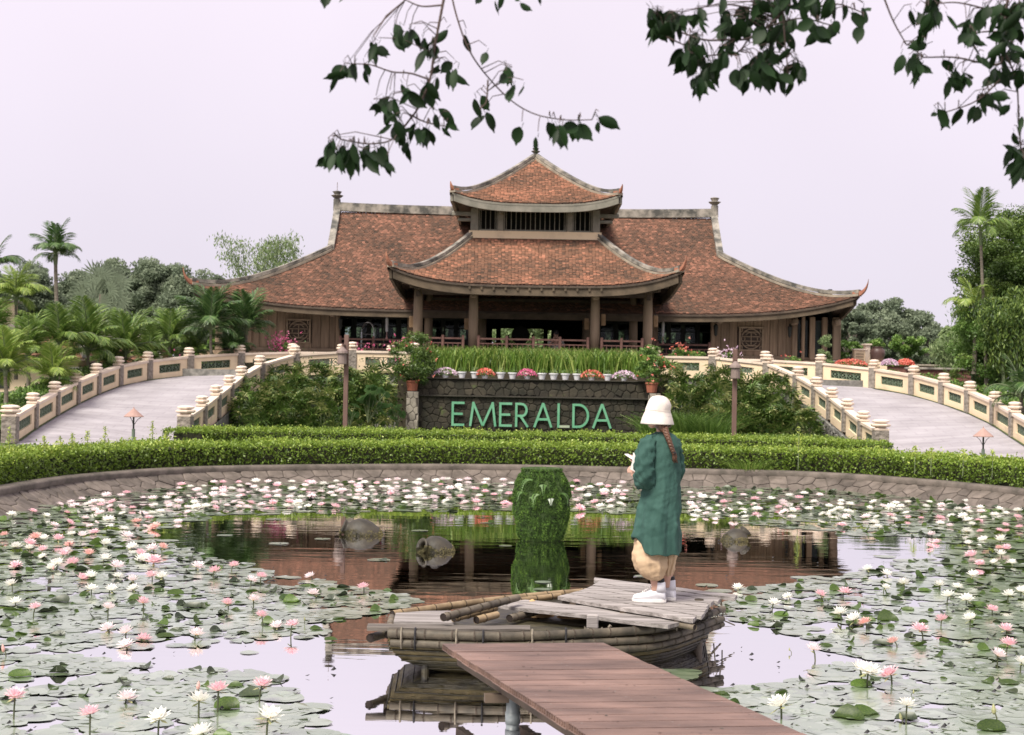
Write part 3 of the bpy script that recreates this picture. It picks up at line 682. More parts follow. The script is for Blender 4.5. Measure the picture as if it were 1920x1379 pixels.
def rafters(face, parent, v1, step=.42, w=.07, h=.09, mt='wood_beam'):
    m = MB(); n = int(2*face.w(0)/step)
    for i in range(n+1):
        a = -face.w(0)*.97+i*(2*face.w(0)*.97)/n
        if abs(a) > face.w(v1): continue
        m.sweep([face.P(a, v1*t/5, -.12) for t in range(6)], w, h, -h)
    o = m.build('rafters', M[mt], parent); o['kind'] = 'stuff'; return o
# ---- main roof
ez, rz_ = 4.66, 8.82
prof = lambda v: ez+(rz_-ez)*(.80*v+.20*v*v)
def lin(a, b): return lambda v: a+(b-a)*v
WG = 7.72; VG = .63
wf = lambda v: 12.2+(WG-12.2)*min(v/VG, 1)
df = lambda v: 5.2*(1-v)
mf = Face((XM, 61, 0), 0, df, wf, prof, .80, 6, .25)
mb = Face((XM, 61, 0), math.pi, df, wf, prof, .80, 6, .25)
deck(mf, bd, 60, 24); deck(mb, bd, 40, 10)
tiles(mf, bd, .092, .125, seed=1, mt='tile_old')
fascia(mf, bd, n=60); fascia(mb, bd)
dside = lambda v: wf(v) ; wside = lambda v: df(v)
for ang in (R(90), R(-90)):
    # side faces: distance from centre = half width of the front, half width = depth
    sf = Face((XM, 61, 0), ang, lambda v: wf(v), lambda v: df(v), prof, .80, 2.8, .25)
    deck(sf, bd, 16, 10, v0=0, v1=VG); tiles(sf, bd, .16, .2, 0, VG, seed=5, mt='tile_old'); fascia(sf, bd, n=20)
# gable triangles
for sg in (-1, 1):
    xg = XM+sg*(WG-.35); m = MB(); m.add([(xg, 61-df(VG), prof(VG)), (xg, 61+df(VG), prof(VG)), (xg, 61, rz_)], [(0, 1, 2)]); m.build('gable', M['wood_dark'], bd)
    # verge ridge
    for fc in (mf, mb):
        pts = [fc.P(sg*(1 if fc is mf else -1)*(WG-.02), VG+(1-VG)*(1-i/10), 0) for i in range(11)]
        m = MB(); m.sweep(pts, .26, .26, -.02, side=Vector((1, 0, 0))); m.build('verge_ridge', M['ridge'], bd)
        hip(fc, sg*(1 if fc is mf else -1), bd, VG+.005, w=.21, h=.21, tip=.62)
m = MB(); pts = [Vector((XM+WG*(i/20*2-1), 61, rz_-.04+.10*abs(i/20*2-1)**3)) for i in range(21)]
m.sweep(pts, .30, .25, 0); m.build('main_ridge', M['cream_stone_w'] if 'cream_stone_w' in M else M['ridge_main'] if 'ridge_main' in M else M['ridge'], bd)
q = MB(); q.sweep(pts, .24, .09, .252); q.build('ridge_cap', M['ridge'], bd)
def finial(x, y, z, s=1., spike=False):
    m = MB(); m.lathe([(.16*s,-.15),(.15*s,.30*s),(.11*s,.34*s),(.20*s,.40*s),(.27*s,.46*s),(.12*s,.50*s),(.17*s,.58*s),(.20*s,.62*s),(.05*s,.66*s)], 8, (x, y, z), Matrix.Rotation(R(22.5), 3, 'Z'))
    o = m.build('roof_finial', M['ridge'], bd)
    if spike: MB().tube([(x, y, z+.62*s), (x, y, z+1.0*s)], .012, 5).build('spike', M['lamp_box'], o)
finial(XM-WG, 61, rz_+.22, 1, True); finial(XM+WG, 61, rz_+.22, 1)
# ---- lower porch roof (skirt on four sides)
pz0, pz1 = 5.42, 7.36
pprof = lambda v: pz0+(pz1-pz0)*(.62*v+.38*v*v)
PW = 4.95; PT = 2.38; PCY = 57.6
pf_w = lin(PW, PT); pf_d = lin(PCY-52.0, PCY-55.2)
pf = Face((XP, PCY, 0), 0, pf_d, pf_w, pprof, .55, 4.2, .22)
deck(pf, bd, 40, 16); tiles(pf, bd, .085, .12, seed=2); fascia(pf, bd, h=.30, dz=-.40)
rafters(pf, bd, .95)
for ang in (R(90), R(-90)):
    sf = Face((XP, PCY, 0), ang, pf_w, pf_d, pprof, .55, 4.2, .22)
    deck(sf, bd, 20, 10); tiles(sf, bd, .16, .2, seed=6); fascia(sf, bd, h=.30, dz=-.40, n=20)
for sg in (-1, 1): hip(pf, sg, bd, 1., w=.19, h=.19, tip=.52)
# cream band + clerestory
m = MB(); m.box((XP, PCY, 7.47), (2*PT+.14, 4.95, .24)); m.box((XP, PCY, 7.36), (2*PT+.26, 5.05, .10)); m.build('cream_band', M['cream_band'] if 'cream_band' in M else M['cream'], bd)
cz0, cz1 = 7.59, 8.42; cy = 55.22
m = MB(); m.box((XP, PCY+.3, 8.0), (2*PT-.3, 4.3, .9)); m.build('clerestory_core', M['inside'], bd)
for x in (-2.25, -1.28, 1.28, 2.25):
    w = .28 if abs(x) > 2 else .22
    m = MB(); m.bbox((XP+x, cy, (cz0+cz1)/2), (w, .22, cz1-cz0), .015); p = m.build('clerestory_post', M['grey_timber'], bd)
    if abs(x) < 2: MB().bbox((XP+x, cy-.16, cz1-.14), (.17, .16, .20), .04).build('bracket', M['grey_timber'], p)
def barred(x0, x1, n):
    m = MB(); m.box(((x0+x1)/2, cy+.02, cz0+.03), (x1-x0, .1, .06)); m.box(((x0+x1)/2, cy+.02, cz1-.03), (x1-x0, .1, .06)); m.box((x0+.02, cy+.02, (cz0+cz1)/2), (.04, .09, cz1-cz0-.1)); m.box((x1-.02, cy+.02, (cz0+cz1)/2), (.04, .09, cz1-cz0-.1)); f = m.build('window', M['grey_timber'], bd)
    for i in range(n):
        x = x0+(i+.5)*(x1-x0)/n; MB().box((x, cy+.02, (cz0+cz1)/2), (.025, .04, cz1-cz0-.121)).build('bar', M['grey_timber'], f)
barred(XP-2.1, XP-1.4, 4); barred(XP-1.16, XP+1.16, 13); barred(XP+1.4, XP+2.1, 4)
# outer brackets of the clerestory
for sg in (-1, 1):
    m = MB(); m.bbox((XP+sg*2.72, cy+.1, 8.22), (.75, .14, .16), .02); m.bbox((XP+sg*2.62, cy+.12, 8.0), (.5, .12, .12), .02); m.build('bracket_arm', M['grey_timber'], bd)
# ---- top roof
tz0, tz1 = 8.52, 10.62
tprof = lambda v: tz0+(tz1-tz0)*(.78*v+.22*v*v)
TW = 2.98; td = PCY-54.15
tw_ = lin(TW, .06); td_ = lin(td, .06)
tf = Face((XP, PCY, 0), 0, td_, tw_, tprof, .36, 3.4, .16)
deck(tf, bd, 30, 16, mt='grey_timber'); tiles(tf, bd, .08, .115, seed=3); fascia(tf, bd, h=.26, dz=-.34, inset=.06, mt='grey_timber')
for ang in (R(90), R(-90), R(180)):
    sf = Face((XP, PCY, 0), ang, td_ if ang == R(180) else tw_, tw_ if ang == R(180) else td_, tprof, .36, 3.4, .16)
    deck(sf, bd, 16, 10, mt='grey_timber'); tiles(sf, bd, .16, .2, seed=7); fascia(sf, bd, h=.26, dz=-.34, inset=.06, n=16, mt='grey_timber')
for sg in (-1, 1): hip(tf, sg, bd, 1., w=.17, h=.2, tip=.38)
finial(XP, PCY, 10.62, .68)
# ---- porch columns
def column(x, y, r=.165, z1=5.35, cap=True):
    m = MB(); m.lathe([(r*1.02, FZ+.1), (r*1.08, FZ+.8), (r*1.02, FZ+1.6), (r*.9, z1)], 14, (x, y, 0)); c = m.build('column', M['wood'], bd, smooth=True)
    m = MB(); m.lathe([(r*1.5, FZ-.05), (r*1.6, FZ+.04), (r*1.25, FZ+.1)], 14, (x, y, 0)); m.build('stone_base', M['post_stone'], c)
    if cap: MB().bbox((x, y-.16, z1-.22), (.24, .3, .26), .05).build('beam_end', M['wood'], c)
colx = [at(px, 640, 53.6).x for px in (783, 887, 1115, 1214)]
for x in colx: column(x, 53.6, cap=(x in colx[1:3]))
for px in (803, 1187): column(at(px, 640, 56.4).x, 56.4, .15, 5.9, False)
for px in (903, 1100): column(at(px, 640, 58.2).x, 58.2, .17, 6.4, False)
m = MB(); m.box((XP, 53.6, 5.22), (2*4.25, .16, .22)); m.box((XP, 56.4, 5.0), (2*3.9, .16, .3))
for x in colx: m.box((x, 55.2, 5.12), (.14, 3.6, .2))
m.build('porch_beams', M['wood_dark'], bd)
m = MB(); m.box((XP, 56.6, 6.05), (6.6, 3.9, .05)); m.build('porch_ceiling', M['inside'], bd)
# corner struts under the eaves
for sg in (-1, 1):
    for k in range(3):
        p0 = pf.edge(sg, .05+.09*k, -.25-.14*k); p1 = pf.edge(sg, .55, -.7-.15*k)
        MB().sweep([p0, p1], .12, .14, -.1).build('eave_bracket', M['wood_beam'], bd)
    for k in range(2):
        p0 = mf.edge(sg, .03+.06*k, -.3-.14*k); p1 = mf.edge(sg, .4, -.8-.15*k)
        MB().sweep([p0, p1], .14, .16, -.1).build('eave_bracket', M['wood_beam'], bd)
        p0 = tf.edge(sg, .05+.1*k, -.2-.12*k); p1 = tf.edge(sg, .4, -.5-.12*k)
        MB().sweep([p0, p1], .09, .1, -.1).build('eave_bracket', M['grey_timber'], bd)
# ---- wing walls (plank boards) and openings
WY = 57.6; WT = 4.72
def planks(x0, x1, wp=.33):
    n = max(1, round((x1-x0)/wp)); st = (x1-x0)/n
    for i in range(n):
        c = x0+(i+.5)*st
        if any(a < c < b for a, b in WINS):
            for z0, z1 in ((FZ, 3.36), (4.30, WT)): MB().bbox((c, WY-.02+.006*(i % 2), (z0+z1)/2), (st-.012, .05, z1-z0), .008).build('plank', M['plank_wall'], bd)
        else: MB().bbox((c, WY-.02+.006*(i % 2), (FZ+WT)/2), (st-.012, .05, WT-FZ), .008).build('plank', M['plank_wall'], bd)
xw = lambda px: at(px, 632, WY).x
WINS = [(xw(536), xw(584)), (xw(1383), xw(1433))]
def backing(x0, x1): MB().box(((x0+x1)/2, WY+.05, (FZ+WT)/2), (x1-x0, .05, WT-FZ)).build('wall', M['wood_dark'], bd)
for x0, x1 in ((xw(470), xw(634)), (xw(1336), xw(1489))):
    planks(x0, x1); backing(x0, x1)
    MB().bbox(((x0+x1)/2, WY-.06, FZ+.06), (x1-x0+.04, .12, .14), .01).build('sill_beam', M['wood'], bd)
    MB().bbox(((x0+x1)/2, WY-.06, WT+.02), (x1-x0+.04, .12, .16), .01).build('top_beam', M['wood'], bd)
def longevity(xc, zc, s):
    """square window with a round fretwork made of arcs and bars"""
    m = MB()
    for dx, dz, w, h in ((0, s, 2*s+.1, .07), (0, -s, 2*s+.1, .07)): m.bbox((xc+dx, WY-.07, zc+dz), (w, .09, h), .01)
    for sg in (-1, 1): m.bbox((xc+sg*s, WY-.07, zc), (.07, .09, 2*s-.07), .01)
    f = m.build('window', M['fret'], bd)
    q = MB(); r = s*.86
    for a0, a1 in ((20, 160), (200, 340)):
        q.tube([(xc+r*math.cos(R(a0+(a1-a0)*i/14)), WY-.06, zc+r*math.sin(R(a0+(a1-a0)*i/14))) for i in range(15)], .022, 5)
    for a0, a1 in ((35, 145), (215, 325)):
        q.tube([(xc+r*.66*math.cos(R(a0+(a1-a0)*i/10)), WY-.055, zc+r*.66*math.sin(R(a0+(a1-a0)*i/10))) for i in range(11)], .018, 5)
    for dz, w in ((.09, 1.7), (-.09, 1.7), (.28, 1.1), (-.28, 1.1), (.42, .5), (-.42, .5)): q.box((xc, WY-.05, zc+dz*s/.46), (w*s, .03, .03))
    for dx in (-.85, -.55, .55, .85): q.box((xc+dx*s, WY-.058, zc), (.03, .03, .26*s))
    q.box((xc, WY-.062, zc+.30*s), (.03, .03, .6*s)); q.box((xc, WY-.062, zc-.30*s), (.03, .03, .6*s))
    for sx in (-1, 1):
        for sz in (-1, 1): q.box((xc+sx*s*.85, WY-.06, zc+sz*s*.62), (.16*s, .03, .03)); q.box((xc+sx*s*.78, WY-.064, zc+sz*s*.8), (.03, .03, .3*s))
    q.build('fretwork', M['fret'], f)['kind'] = 'stuff'
    MB().box((xc, WY+.0, zc), (2*s-.05, .02, 2*s-.05)).build('pane', M['wood_dark'], f)
longevity(xw(560), 3.83, .44); longevity(xw(1408), 3.83, .44)
# posts along the wings
for px, w in ((634,.16),(1336,.16),(769,.2),(1228,.2),(1489,.2),(1522,.2),(1545,.2),(1568,.3),(1505,.12),(468,.2),(436,.2),(412,.3)):
    MB().bbox((xw(px), WY-.06, (FZ+WT)/2), (w, .2, WT-FZ), .02).build('wall_post', M['plank_wall'] if w < .25 else M['wood'], bd)
for px in (626, 828-58, 1344, 1484, 1562, 1232):
    p = MB().bbox((xw(px), WY-.55, 4.50), (.20, .7, .24), .05).build('rafter_bracket', M['wood'], bd)
for px in (640, 1340, 1478):
    m = MB(); m.lathe([(.02,-.42),(.06,-.36),(.075,-.15),(.09,-.02),(.03,.05),(.02,.12)], 8, (xw(px), WY-.3, 4.32)); m.build('wall_lantern', M['frame_dark'], bd)
# window band at the right end
for px in (1505, 1533, 1556, 424, 452):
    f = MB().bbox((xw(px), WY+.06, 3.85), (.42, .05, 1.5), .01).build('window', M['frame_dark'], bd)
    MB().box((xw(px), WY+.03, 3.85), (.34, .012, 1.36)).build('pane', M['glass'], f)
MB().box((xw(1527), WY-.03, 3.10), (1.7, .1, .1)).build('sill_beam', M['wood'], bd)
# interior shell
m = MB(); m.box((XM, 66, (FZ+4.85)/2), (24, .1, .01))
m = MB()
ops = [(at(a, 630, 65.6).x, at(b, 630, 65.6).x) for a, b in ((939,1019),)]
def wall_with_openings(m, x0, x1, y, z0, z1, opens):
    cur = x0
    for a, b, c, d in sorted(opens):
        m.box(((cur+a)/2, y, (z0+z1)/2), (a-cur, .12, z1-z0)); m.box(((a+b)/2, y, (z0+c)/2), (b-a, .12, c-z0)); m.box(((a+b)/2, y, (d+z1)/2), (b-a, .12, z1-d)); cur = b
    m.box(((cur+x1)/2, y, (z0+z1)/2), (x1-cur, .12, z1-z0))
XB = lambda px: at(px, 630, 65.6).x
opn = [(XB(939), XB(1019), FZ+.35, 4.35), (XB(923), XB(930), 3.6, 4.3), (XB(1027), XB(1033), 3.6, 4.3)]
for px in (652, 672, 700, 716, 742, 758, 812, 835, 868, 1140, 1165, 1245, 1262, 1290, 1312): opn.append((XB(px)-.12, XB(px)+.12, 3.4, 4.35))
wall_with_openings(m, XM-11.8, XM+11.8, 65.6, FZ, 6.5, opn)
for sg in (-1, 1): m.box((XM+sg*11.8, 61.6, 4.4), (.12, 8, 2.8))
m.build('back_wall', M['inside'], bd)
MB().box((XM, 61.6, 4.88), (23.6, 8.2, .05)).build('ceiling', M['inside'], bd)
MB().box((XM, 61.6, FZ+.008), (23.6, 8, .03)).build('lobby_floor', M['floor_int'], bd)
# glass doors set back in the two verandas
def glazing(px0, px1, n, y=59.6):
    x0, x1 = at(px0, 632, y).x, at(px1, 632, y).x; st = (x1-x0)/n
    for i in range(n):
        c = x0+(i+.5)*st; m = MB(); z0, z1 = FZ+.03, 4.85
        for sg in (-1, 1): m.box((c+sg*(st/2-.05), y, (z0+z1)/2), (.09, .07, z1-z0))
        for zz, h in ((z0+.3, .6), (z1-.22, .44), (4.12, .05)): m.box((c, y, zz), (st-.19, .06, h))
        f = m.build('door', M['frame_dark'], bd); MB().box((c, y, 3.95), (st-.19, .012, 1.2)).build('pane', M['glass'], f)
glazing(636, 775, 5); glazing(1226, 1335, 4); glazing(806, 880, 3, 60); glazing(1122, 1186, 2, 60)
# low timber railings between the columns
def railing(pts, label):
    r = empty('timber_railing', (pts[0][0], pts[0][1], FZ), label, 'railing')
    for i, p in enumerate(pts):
        MB().bbox((p[0], p[1], FZ+.30), (.10, .10, .62), .02).build('rail_post', M['rail'], r)
    for a, b in zip(pts[:-1], pts[1:]):
        for z, h in ((.46, .06), (.30, .04), (.10, .05)): MB().sweep([(a[0]+.06, a[1], FZ+z), (b[0]-.06, b[1], FZ+z)], .06, h, 0).build('rail', M['rail'], r)
        L = b[0]-a[0]; n = int(L/.16); m = MB()
        for k in range(1, n): m.box((a[0]+L*k/n, a[1], FZ+.225), (.025, .03, .15))
        if n > 1: m.build('spindles', M['rail'], r)['kind'] = 'stuff'
M['rail'] = mat('reddish_railing_wood', (.14,.07,.055), (.22,.12,.09), 5, .75)
rx = lambda px, y=53.2: at(px, 650, y).x
railing([(rx(795), 53.2), (rx(830), 53.2), (rx(868), 53.2)], 'reddish timber railing between the two left porch columns')
railing([(rx(897), 53.2), (rx(950), 53.2), (rx(1000), 53.2), (rx(1050), 53.2), (rx(1102), 53.2)], 'reddish timber railing across the wide middle bay of the porch')
railing([(rx(1128), 53.2), (rx(1165), 53.2), (rx(1204), 53.2)], 'reddish timber railing between the two right porch columns')
railing([(at(638, 650, 56.9).x, 56.9), (at(700, 650, 56.9).x, 56.9), (at(775, 650, 56.9).x, 56.9)], 'brown railing along the left veranda, below the glass doors')
railing([(at(1232, 650, 56.9).x, 56.9), (at(1285, 650, 56.9).x, 56.9), (at(1330, 650, 56.9).x, 56.9)], 'brown railing along the right veranda, behind the potted shrub')
# gong
g = empty('gong', (at(976, 632, 58).x, 58, FZ), 'large dark round gong hanging in the middle of the lobby', 'gong')
gx = g.location.x
MB().lathe([(.05,-.05),(.30,-.045),(.36,-.02),(.36,.02),(.30,.045),(.10,.07)], 24, (gx, 58, 3.83), Matrix.Rotation(R(90), 3, 'X')).build('disc', M['inside'], g)
m = MB(); m.box((gx-.46, 58, 3.45), (.07, .07, .8)); m.box((gx+.46, 58, 3.45), (.07, .07, .8)); m.box((gx, 58, 3.30), (.86, .07, .06)); m.build('stand', M['inside'], g)
# small things in the veranda
def chime(px, y, label):
    p = at(px, 632, y); o = empty('wind_chime', (p.x, y, 3.5), label, 'wind chime')
    MB().tube([(p.x, y, 4.42), (p.x, y, 4.75)], .006, 4).build('cord', M['black'], o)
    MB().lathe([(.04, 3.85), (.055, 3.9), (.055, 4.35), (.03, 4.42)], 8, (p.x, y, 0)).build('tubes', M['chime'], o)
    MB().lathe([(.07, 3.52), (.05, 3.6), (.02, 3.66), (.012, 3.84)], 8, (p.x, y, 0)).build('bell', M['pt_salmon'], o)
chime(725, 57.2, 'tall white wind chime hanging before the left veranda doors')
chime(1243, 57.2, 'white wind chime hanging before the right veranda')
lc = empty('luggage_cart', (at(690, 640, 57.9).x, 57.9, FZ), 'shiny arched luggage cart parked on the left veranda', 'luggage cart')
lx = lc.location.x
for dy in (-.2, .2): MB().tube([(lx-.24, 57.9+dy, FZ+.15), (lx-.24, 57.9+dy, FZ+.8)]+[(lx+.24*math.cos(a), 57.9+dy, FZ+.8+.38*math.sin(a)) for a in [math.pi-i*math.pi/8 for i in range(9)]]+[(lx+.24, 57.9+dy, FZ+.15)], .016, 6).build('arch', M['steel'], lc)
MB().bbox((lx, 57.9, FZ+.15), (.56, .5, .05), .01).build('platform', M['wood_dark'], lc)
MB().tube([(lx-.22, 57.9, FZ+.72), (lx+.22, 57.9, FZ+.72)], .014, 6).build('crossbar', M['steel'], lc)
def plaque(px, py, y, label):
    p = at(px, py, y); o = empty('hanging_lantern', (p.x, y, p.z-.25), label, 'lantern')
    MB().bbox((p.x, y, p.z), (.17, .17, .42), .02).build('shade', M['pillarstone'] if px in (770, 1132) else M['lantern_t'], o); MB().tube([(p.x, y, p.z+.2), (p.x, y, p.z+.5)], .008, 4).build('cord', M['black'], o)
M['lantern_t'] = mat('tan_lantern', (.22,.14,.07), (.30,.20,.11), 5, .8)
plaque(772, 604, 53.9, 'grey box lantern on the leftmost porch column')
plaque(875, 608, 54.2, 'tan box lantern beside the second porch column from the left')
plaque(1100, 608, 54.4, 'tan box lantern inside the third porch column')
plaque(1131, 600, 53.9, 'grey box lantern on the outer side of the third porch column')
plaque(1229, 603, 53.9, 'tan box lantern on the rightmost porch column')
# ================================================================== VEGETATION
def path_len(P):
    L = [0]
    for a, b in zip(P[:-1], P[1:]): L.append(L[-1]+(b-a).length)
    return L
def hedge(P, w, h, z0, n, label, leaf=.05, seed=3, young=.6, mt='hedge'):
    """P: centre line (Vectors)"""
    rg = np.random.RandomState(seed); L = path_len(P); T = L[-1]
    r = empty('hedge', (P[len(P)//2].x, P[len(P)//2].y, z0), label, 'hedge')
    m = MB(); core = [p+Vector((0, 0, z0-p.z)) for p in P][2:-2]; m.sweep(core, w*.60, h*.84, 0); m.build('hedge_twigs', M['hedge_core'], r)
    u = rg.rand(n)*T; k = np.minimum(np.searchsorted(L, u, side='right')-1, len(P)-2); La = np.array(L); PA = np.array([(p.x, p.y) for p in P])
    t = (u-La[k])/(La[k+1]-La[k]); c = PA[k]+(PA[k+1]-PA[k])*t[:, None]; d = PA[k+1]-PA[k]; d /= np.linalg.norm(d, axis=1)[:, None]; nn = np.stack([d[:, 1], -d[:, 0]], 1)
    # choose surface: top or a side
    s = rg.rand(n); top = s < w/(w+1.7*h)
    bump = np.array([noise.noise(Vector((a*1.1, seed*7.7, 0)))*.09+noise.noise(Vector((a*4.1, seed*3.7, 5)))*.07 for a in u])
    off = np.where(top, (rg.rand(n)-.5)*w, np.where(rg.rand(n) < .5, -1, 1)*(w/2+rg.normal(size=n)*.035+bump*.5-.02))
    z = np.where(top, h*(1+bump*1.3)+rg.normal(size=n)*.028+(rg.rand(n) < .08)*rg.rand(n)*.10, rg.rand(n)**.8*h*(1+bump*.8))
    gap = np.array([noise.noise(Vector((a*2.3, zz*5, seed))) for a, zz in zip(u, z)])
    keep = top | (gap > -.62+.22*(z < h*.35)); c, nn, off, z, top, u = c[keep], nn[keep], off[keep], z[keep], top[keep], u[keep]
    C = np.stack([c[:, 0]+nn[:, 0]*off, c[:, 1]+nn[:, 1]*off, z0+z], 1)-np.array(r.location)
    V, F = leaf_quads(C, rg.uniform(leaf*.7, leaf*1.4, len(C)), rg, .55)
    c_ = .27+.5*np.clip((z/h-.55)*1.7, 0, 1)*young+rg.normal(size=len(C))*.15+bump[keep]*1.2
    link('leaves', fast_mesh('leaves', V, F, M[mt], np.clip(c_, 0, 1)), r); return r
hp = [p+Vector((0, 0, 0)) for i, p in enumerate(offs(1.25))]
ch = [hp[i % NP] for i in chain if pond[i % NP].y > 19.5]
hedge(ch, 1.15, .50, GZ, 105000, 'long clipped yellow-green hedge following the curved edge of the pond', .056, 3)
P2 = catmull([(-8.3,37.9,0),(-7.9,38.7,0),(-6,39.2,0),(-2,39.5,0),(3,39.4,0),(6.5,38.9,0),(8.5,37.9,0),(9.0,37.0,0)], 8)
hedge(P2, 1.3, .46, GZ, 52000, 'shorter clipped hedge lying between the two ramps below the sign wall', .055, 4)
# low green cover just outside the parapets
def cover(E, side, label, n=14000, seed=8, w=1.3, h=.55, off=.9):
    P = [p+Vector((side*off, 0, 0)) for p in resamp(E, 26)]; L = path_len(P); rg = np.random.RandomState(seed); PA = np.array([tuple(p) for p in P])
    k = rg.randint(0, len(P)-1, n); t = rg.rand(n)[:, None]; c = PA[k]*(1-t)+PA[k+1]*t
    c[:, 0] += (rg.rand(n)-.5)*w; bump = np.array([noise.noise(Vector((a[0]*1.5, a[1]*1.5, seed))) for a in c]); c[:, 2] += h*(.55+.45*rg.rand(n)+bump*.35)
    r = empty('low_shrub_hedge', tuple(P[len(P)//2]), label, 'hedge')
    m = MB(); m.sweep(P, w*.85, h*.7, -.1); m.build('hedge_twigs', M['hedge_core'], r)
    V, F = leaf_quads(c-np.array(r.location), rg.uniform(.06, .12, n), rg, .55); link('leaves', fast_mesh('leaves', V, F, M['leaf_mid'], np.clip(.5+rg.normal(size=n)*.25+bump*.4, 0, 1)), r)
cover(LO, -1, 'soft bright shrub hedge growing outside the left ramp balustrade')
cover(RO, 1, 'soft shrub hedge growing outside the right ramp balustrade', 9000, 9)

# ---- trees made of leaf clumps
def crown_mesh(name, rx, ry, rz, nb, nl, leaf, mt, seed, br=.28, flat=.1, hollow=.55, lift=0, aspect=.55):
    rg = np.random.RandomState(seed); th = rg.rand(nb)*2*np.pi; ph = np.arccos(1-2*rg.rand(nb)); rr = hollow+(1-hollow)*rg.rand(nb)**.5
    B = np.stack([np.cos(th)*np.sin(ph)*rr*rx, np.sin(th)*np.sin(ph)*rr*ry, np.cos(ph)*rr*rz], 1)
    sz = rg.uniform(.55, 1.3, nb)*br*(rx+rz)/2; k = rg.randint(0, nb, nl)
    d = rg.normal(size=(nl, 3)); d /= np.linalg.norm(d, axis=1)[:, None]; q = rg.rand(nl)**.45
    C = B[k]+d*(sz[k]*q)[:, None]*np.array([1, 1, .72]); C[:, 2] += rz
    V, F = leaf_quads(C, rg.uniform(leaf*.6, leaf*1.4, nl), rg, aspect, flat=flat)
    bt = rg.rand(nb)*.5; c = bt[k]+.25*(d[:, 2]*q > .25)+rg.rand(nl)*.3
    return fast_mesh(name, V, F, M[mt], np.clip(c, 0, 1)), B+np.array([0, 0, rz]), sz
def tree(name, base, hgt, rx, rz, label, mt='leaf_far', nb=40, nl=9000, leaf=.22, seed=1, cat='tree', group=None, trunk=.16, br=.28, hollow=.55, ry=None, flat=.1):
    r = empty(name, base, label, cat, group)
    me, B, sz = crown_mesh('crown', rx, ry or rx, rz, nb, nl, leaf, mt, seed, br, flat, hollow)
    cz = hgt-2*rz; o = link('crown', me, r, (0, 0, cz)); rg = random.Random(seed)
    m = MB(); m.tube([(0, 0, -.3), (rg.uniform(-.2,.2), 0, cz*.6), (rg.uniform(-.3,.3), 0, cz+rz*.6), (0, 0, cz+rz*1.2)], [trunk*1.3, trunk, trunk*.7, trunk*.2], 8); 
    mm = m.mesh('trunk', M['bark']); link('trunk', mm, r)
    for i in rg.sample(range(len(B)), min(9, len(B))):
        b = Vector(B[i])+Vector((0, 0, cz)); s = Vector((0, 0, cz*.6+rg.uniform(0, rz*.8)))
        q = MB(); q.tube([s, s.lerp(b, .5)+Vector((0, 0, .15)), b], [trunk*.55, trunk*.3, .02], 6); link('limb', q.mesh('limb', M['bark']), r)
    return r
def px_tree(name, px, ptop, pbot, wpx, Y, label, **k):
    b = at(px, pbot, Y); t = at(px, ptop, Y); s = FPX/Y; h = t.z-b.z
    rx = wpx/2/s; rz = k.pop('rz', None) or min(h*.48, rx*1.1)
    return tree(name, tuple(b), h, rx*.86, rz*.92, label, **k)
G1 = 'hazy trees in the wood behind the left garden'
for i, (px, top, w, Y, lab) in enumerate((
    (60,500,120,92,'hazy round tree behind the tall areca palm, at the left edge of the wood'),
    (150,512,120,95,'hazy low tree just right of the tall areca palm'),
    (215,492,130,90,'hazy broad tree behind the fan palm'),
    (290,488,140,88,'hazy dense tree, the highest of the wood left of the pavilion'),
    (355,505,120,86,'hazy dense tree next to the pavilion roof corner'),
    (415,520,110,84,'hazy tree directly behind the left corner finial'),
    (-10,520,110,88,'hazy tree cut by the left frame edge'))):
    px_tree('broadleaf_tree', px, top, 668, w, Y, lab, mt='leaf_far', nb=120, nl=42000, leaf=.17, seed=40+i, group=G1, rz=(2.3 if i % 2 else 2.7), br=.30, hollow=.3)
G2 = 'shrubs below the hazy wood'
for i, (px, top, w, Y, mt) in enumerate(((40,590,110,74,'leaf_dark'),(140,575,130,74,'leaf_far'),(250,590,130,73,'leaf_dark'),(350,585,120,72,'leaf_far'),(440,560,110,72,'leaf_mid'),(120,625,150,62,'leaf_dark'),(290,632,150,61,'leaf_dark'),(400,640,110,60,'leaf_mid'))):
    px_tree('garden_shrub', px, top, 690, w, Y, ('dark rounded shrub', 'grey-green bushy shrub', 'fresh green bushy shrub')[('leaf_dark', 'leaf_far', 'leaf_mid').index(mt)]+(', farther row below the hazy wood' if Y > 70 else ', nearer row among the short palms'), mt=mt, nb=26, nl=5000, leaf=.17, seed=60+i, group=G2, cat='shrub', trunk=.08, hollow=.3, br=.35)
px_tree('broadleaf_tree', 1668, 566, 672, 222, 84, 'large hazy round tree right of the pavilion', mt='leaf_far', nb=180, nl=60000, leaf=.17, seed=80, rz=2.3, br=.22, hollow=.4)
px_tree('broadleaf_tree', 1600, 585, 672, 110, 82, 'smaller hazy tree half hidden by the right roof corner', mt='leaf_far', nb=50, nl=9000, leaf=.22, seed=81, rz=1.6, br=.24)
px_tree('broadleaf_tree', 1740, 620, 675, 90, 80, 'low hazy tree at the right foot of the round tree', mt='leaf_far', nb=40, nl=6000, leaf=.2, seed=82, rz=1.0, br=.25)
px_tree('garden_shrub', 1705, 628, 672, 90, 66, 'fresh green shrub before the round hazy tree', mt='leaf_mid', nb=26, nl=4500, leaf=.13, seed=83, cat='shrub', trunk=.06, hollow=.3, br=.33)
px_tree('garden_shrub', 1585, 640, 675, 70, 60, 'small green shrub beside the right end of the pavilion', mt='leaf_mid', nb=20, nl=3500, leaf=.10, seed=84, cat='shrub', trunk=.05, hollow=.3, br=.33)
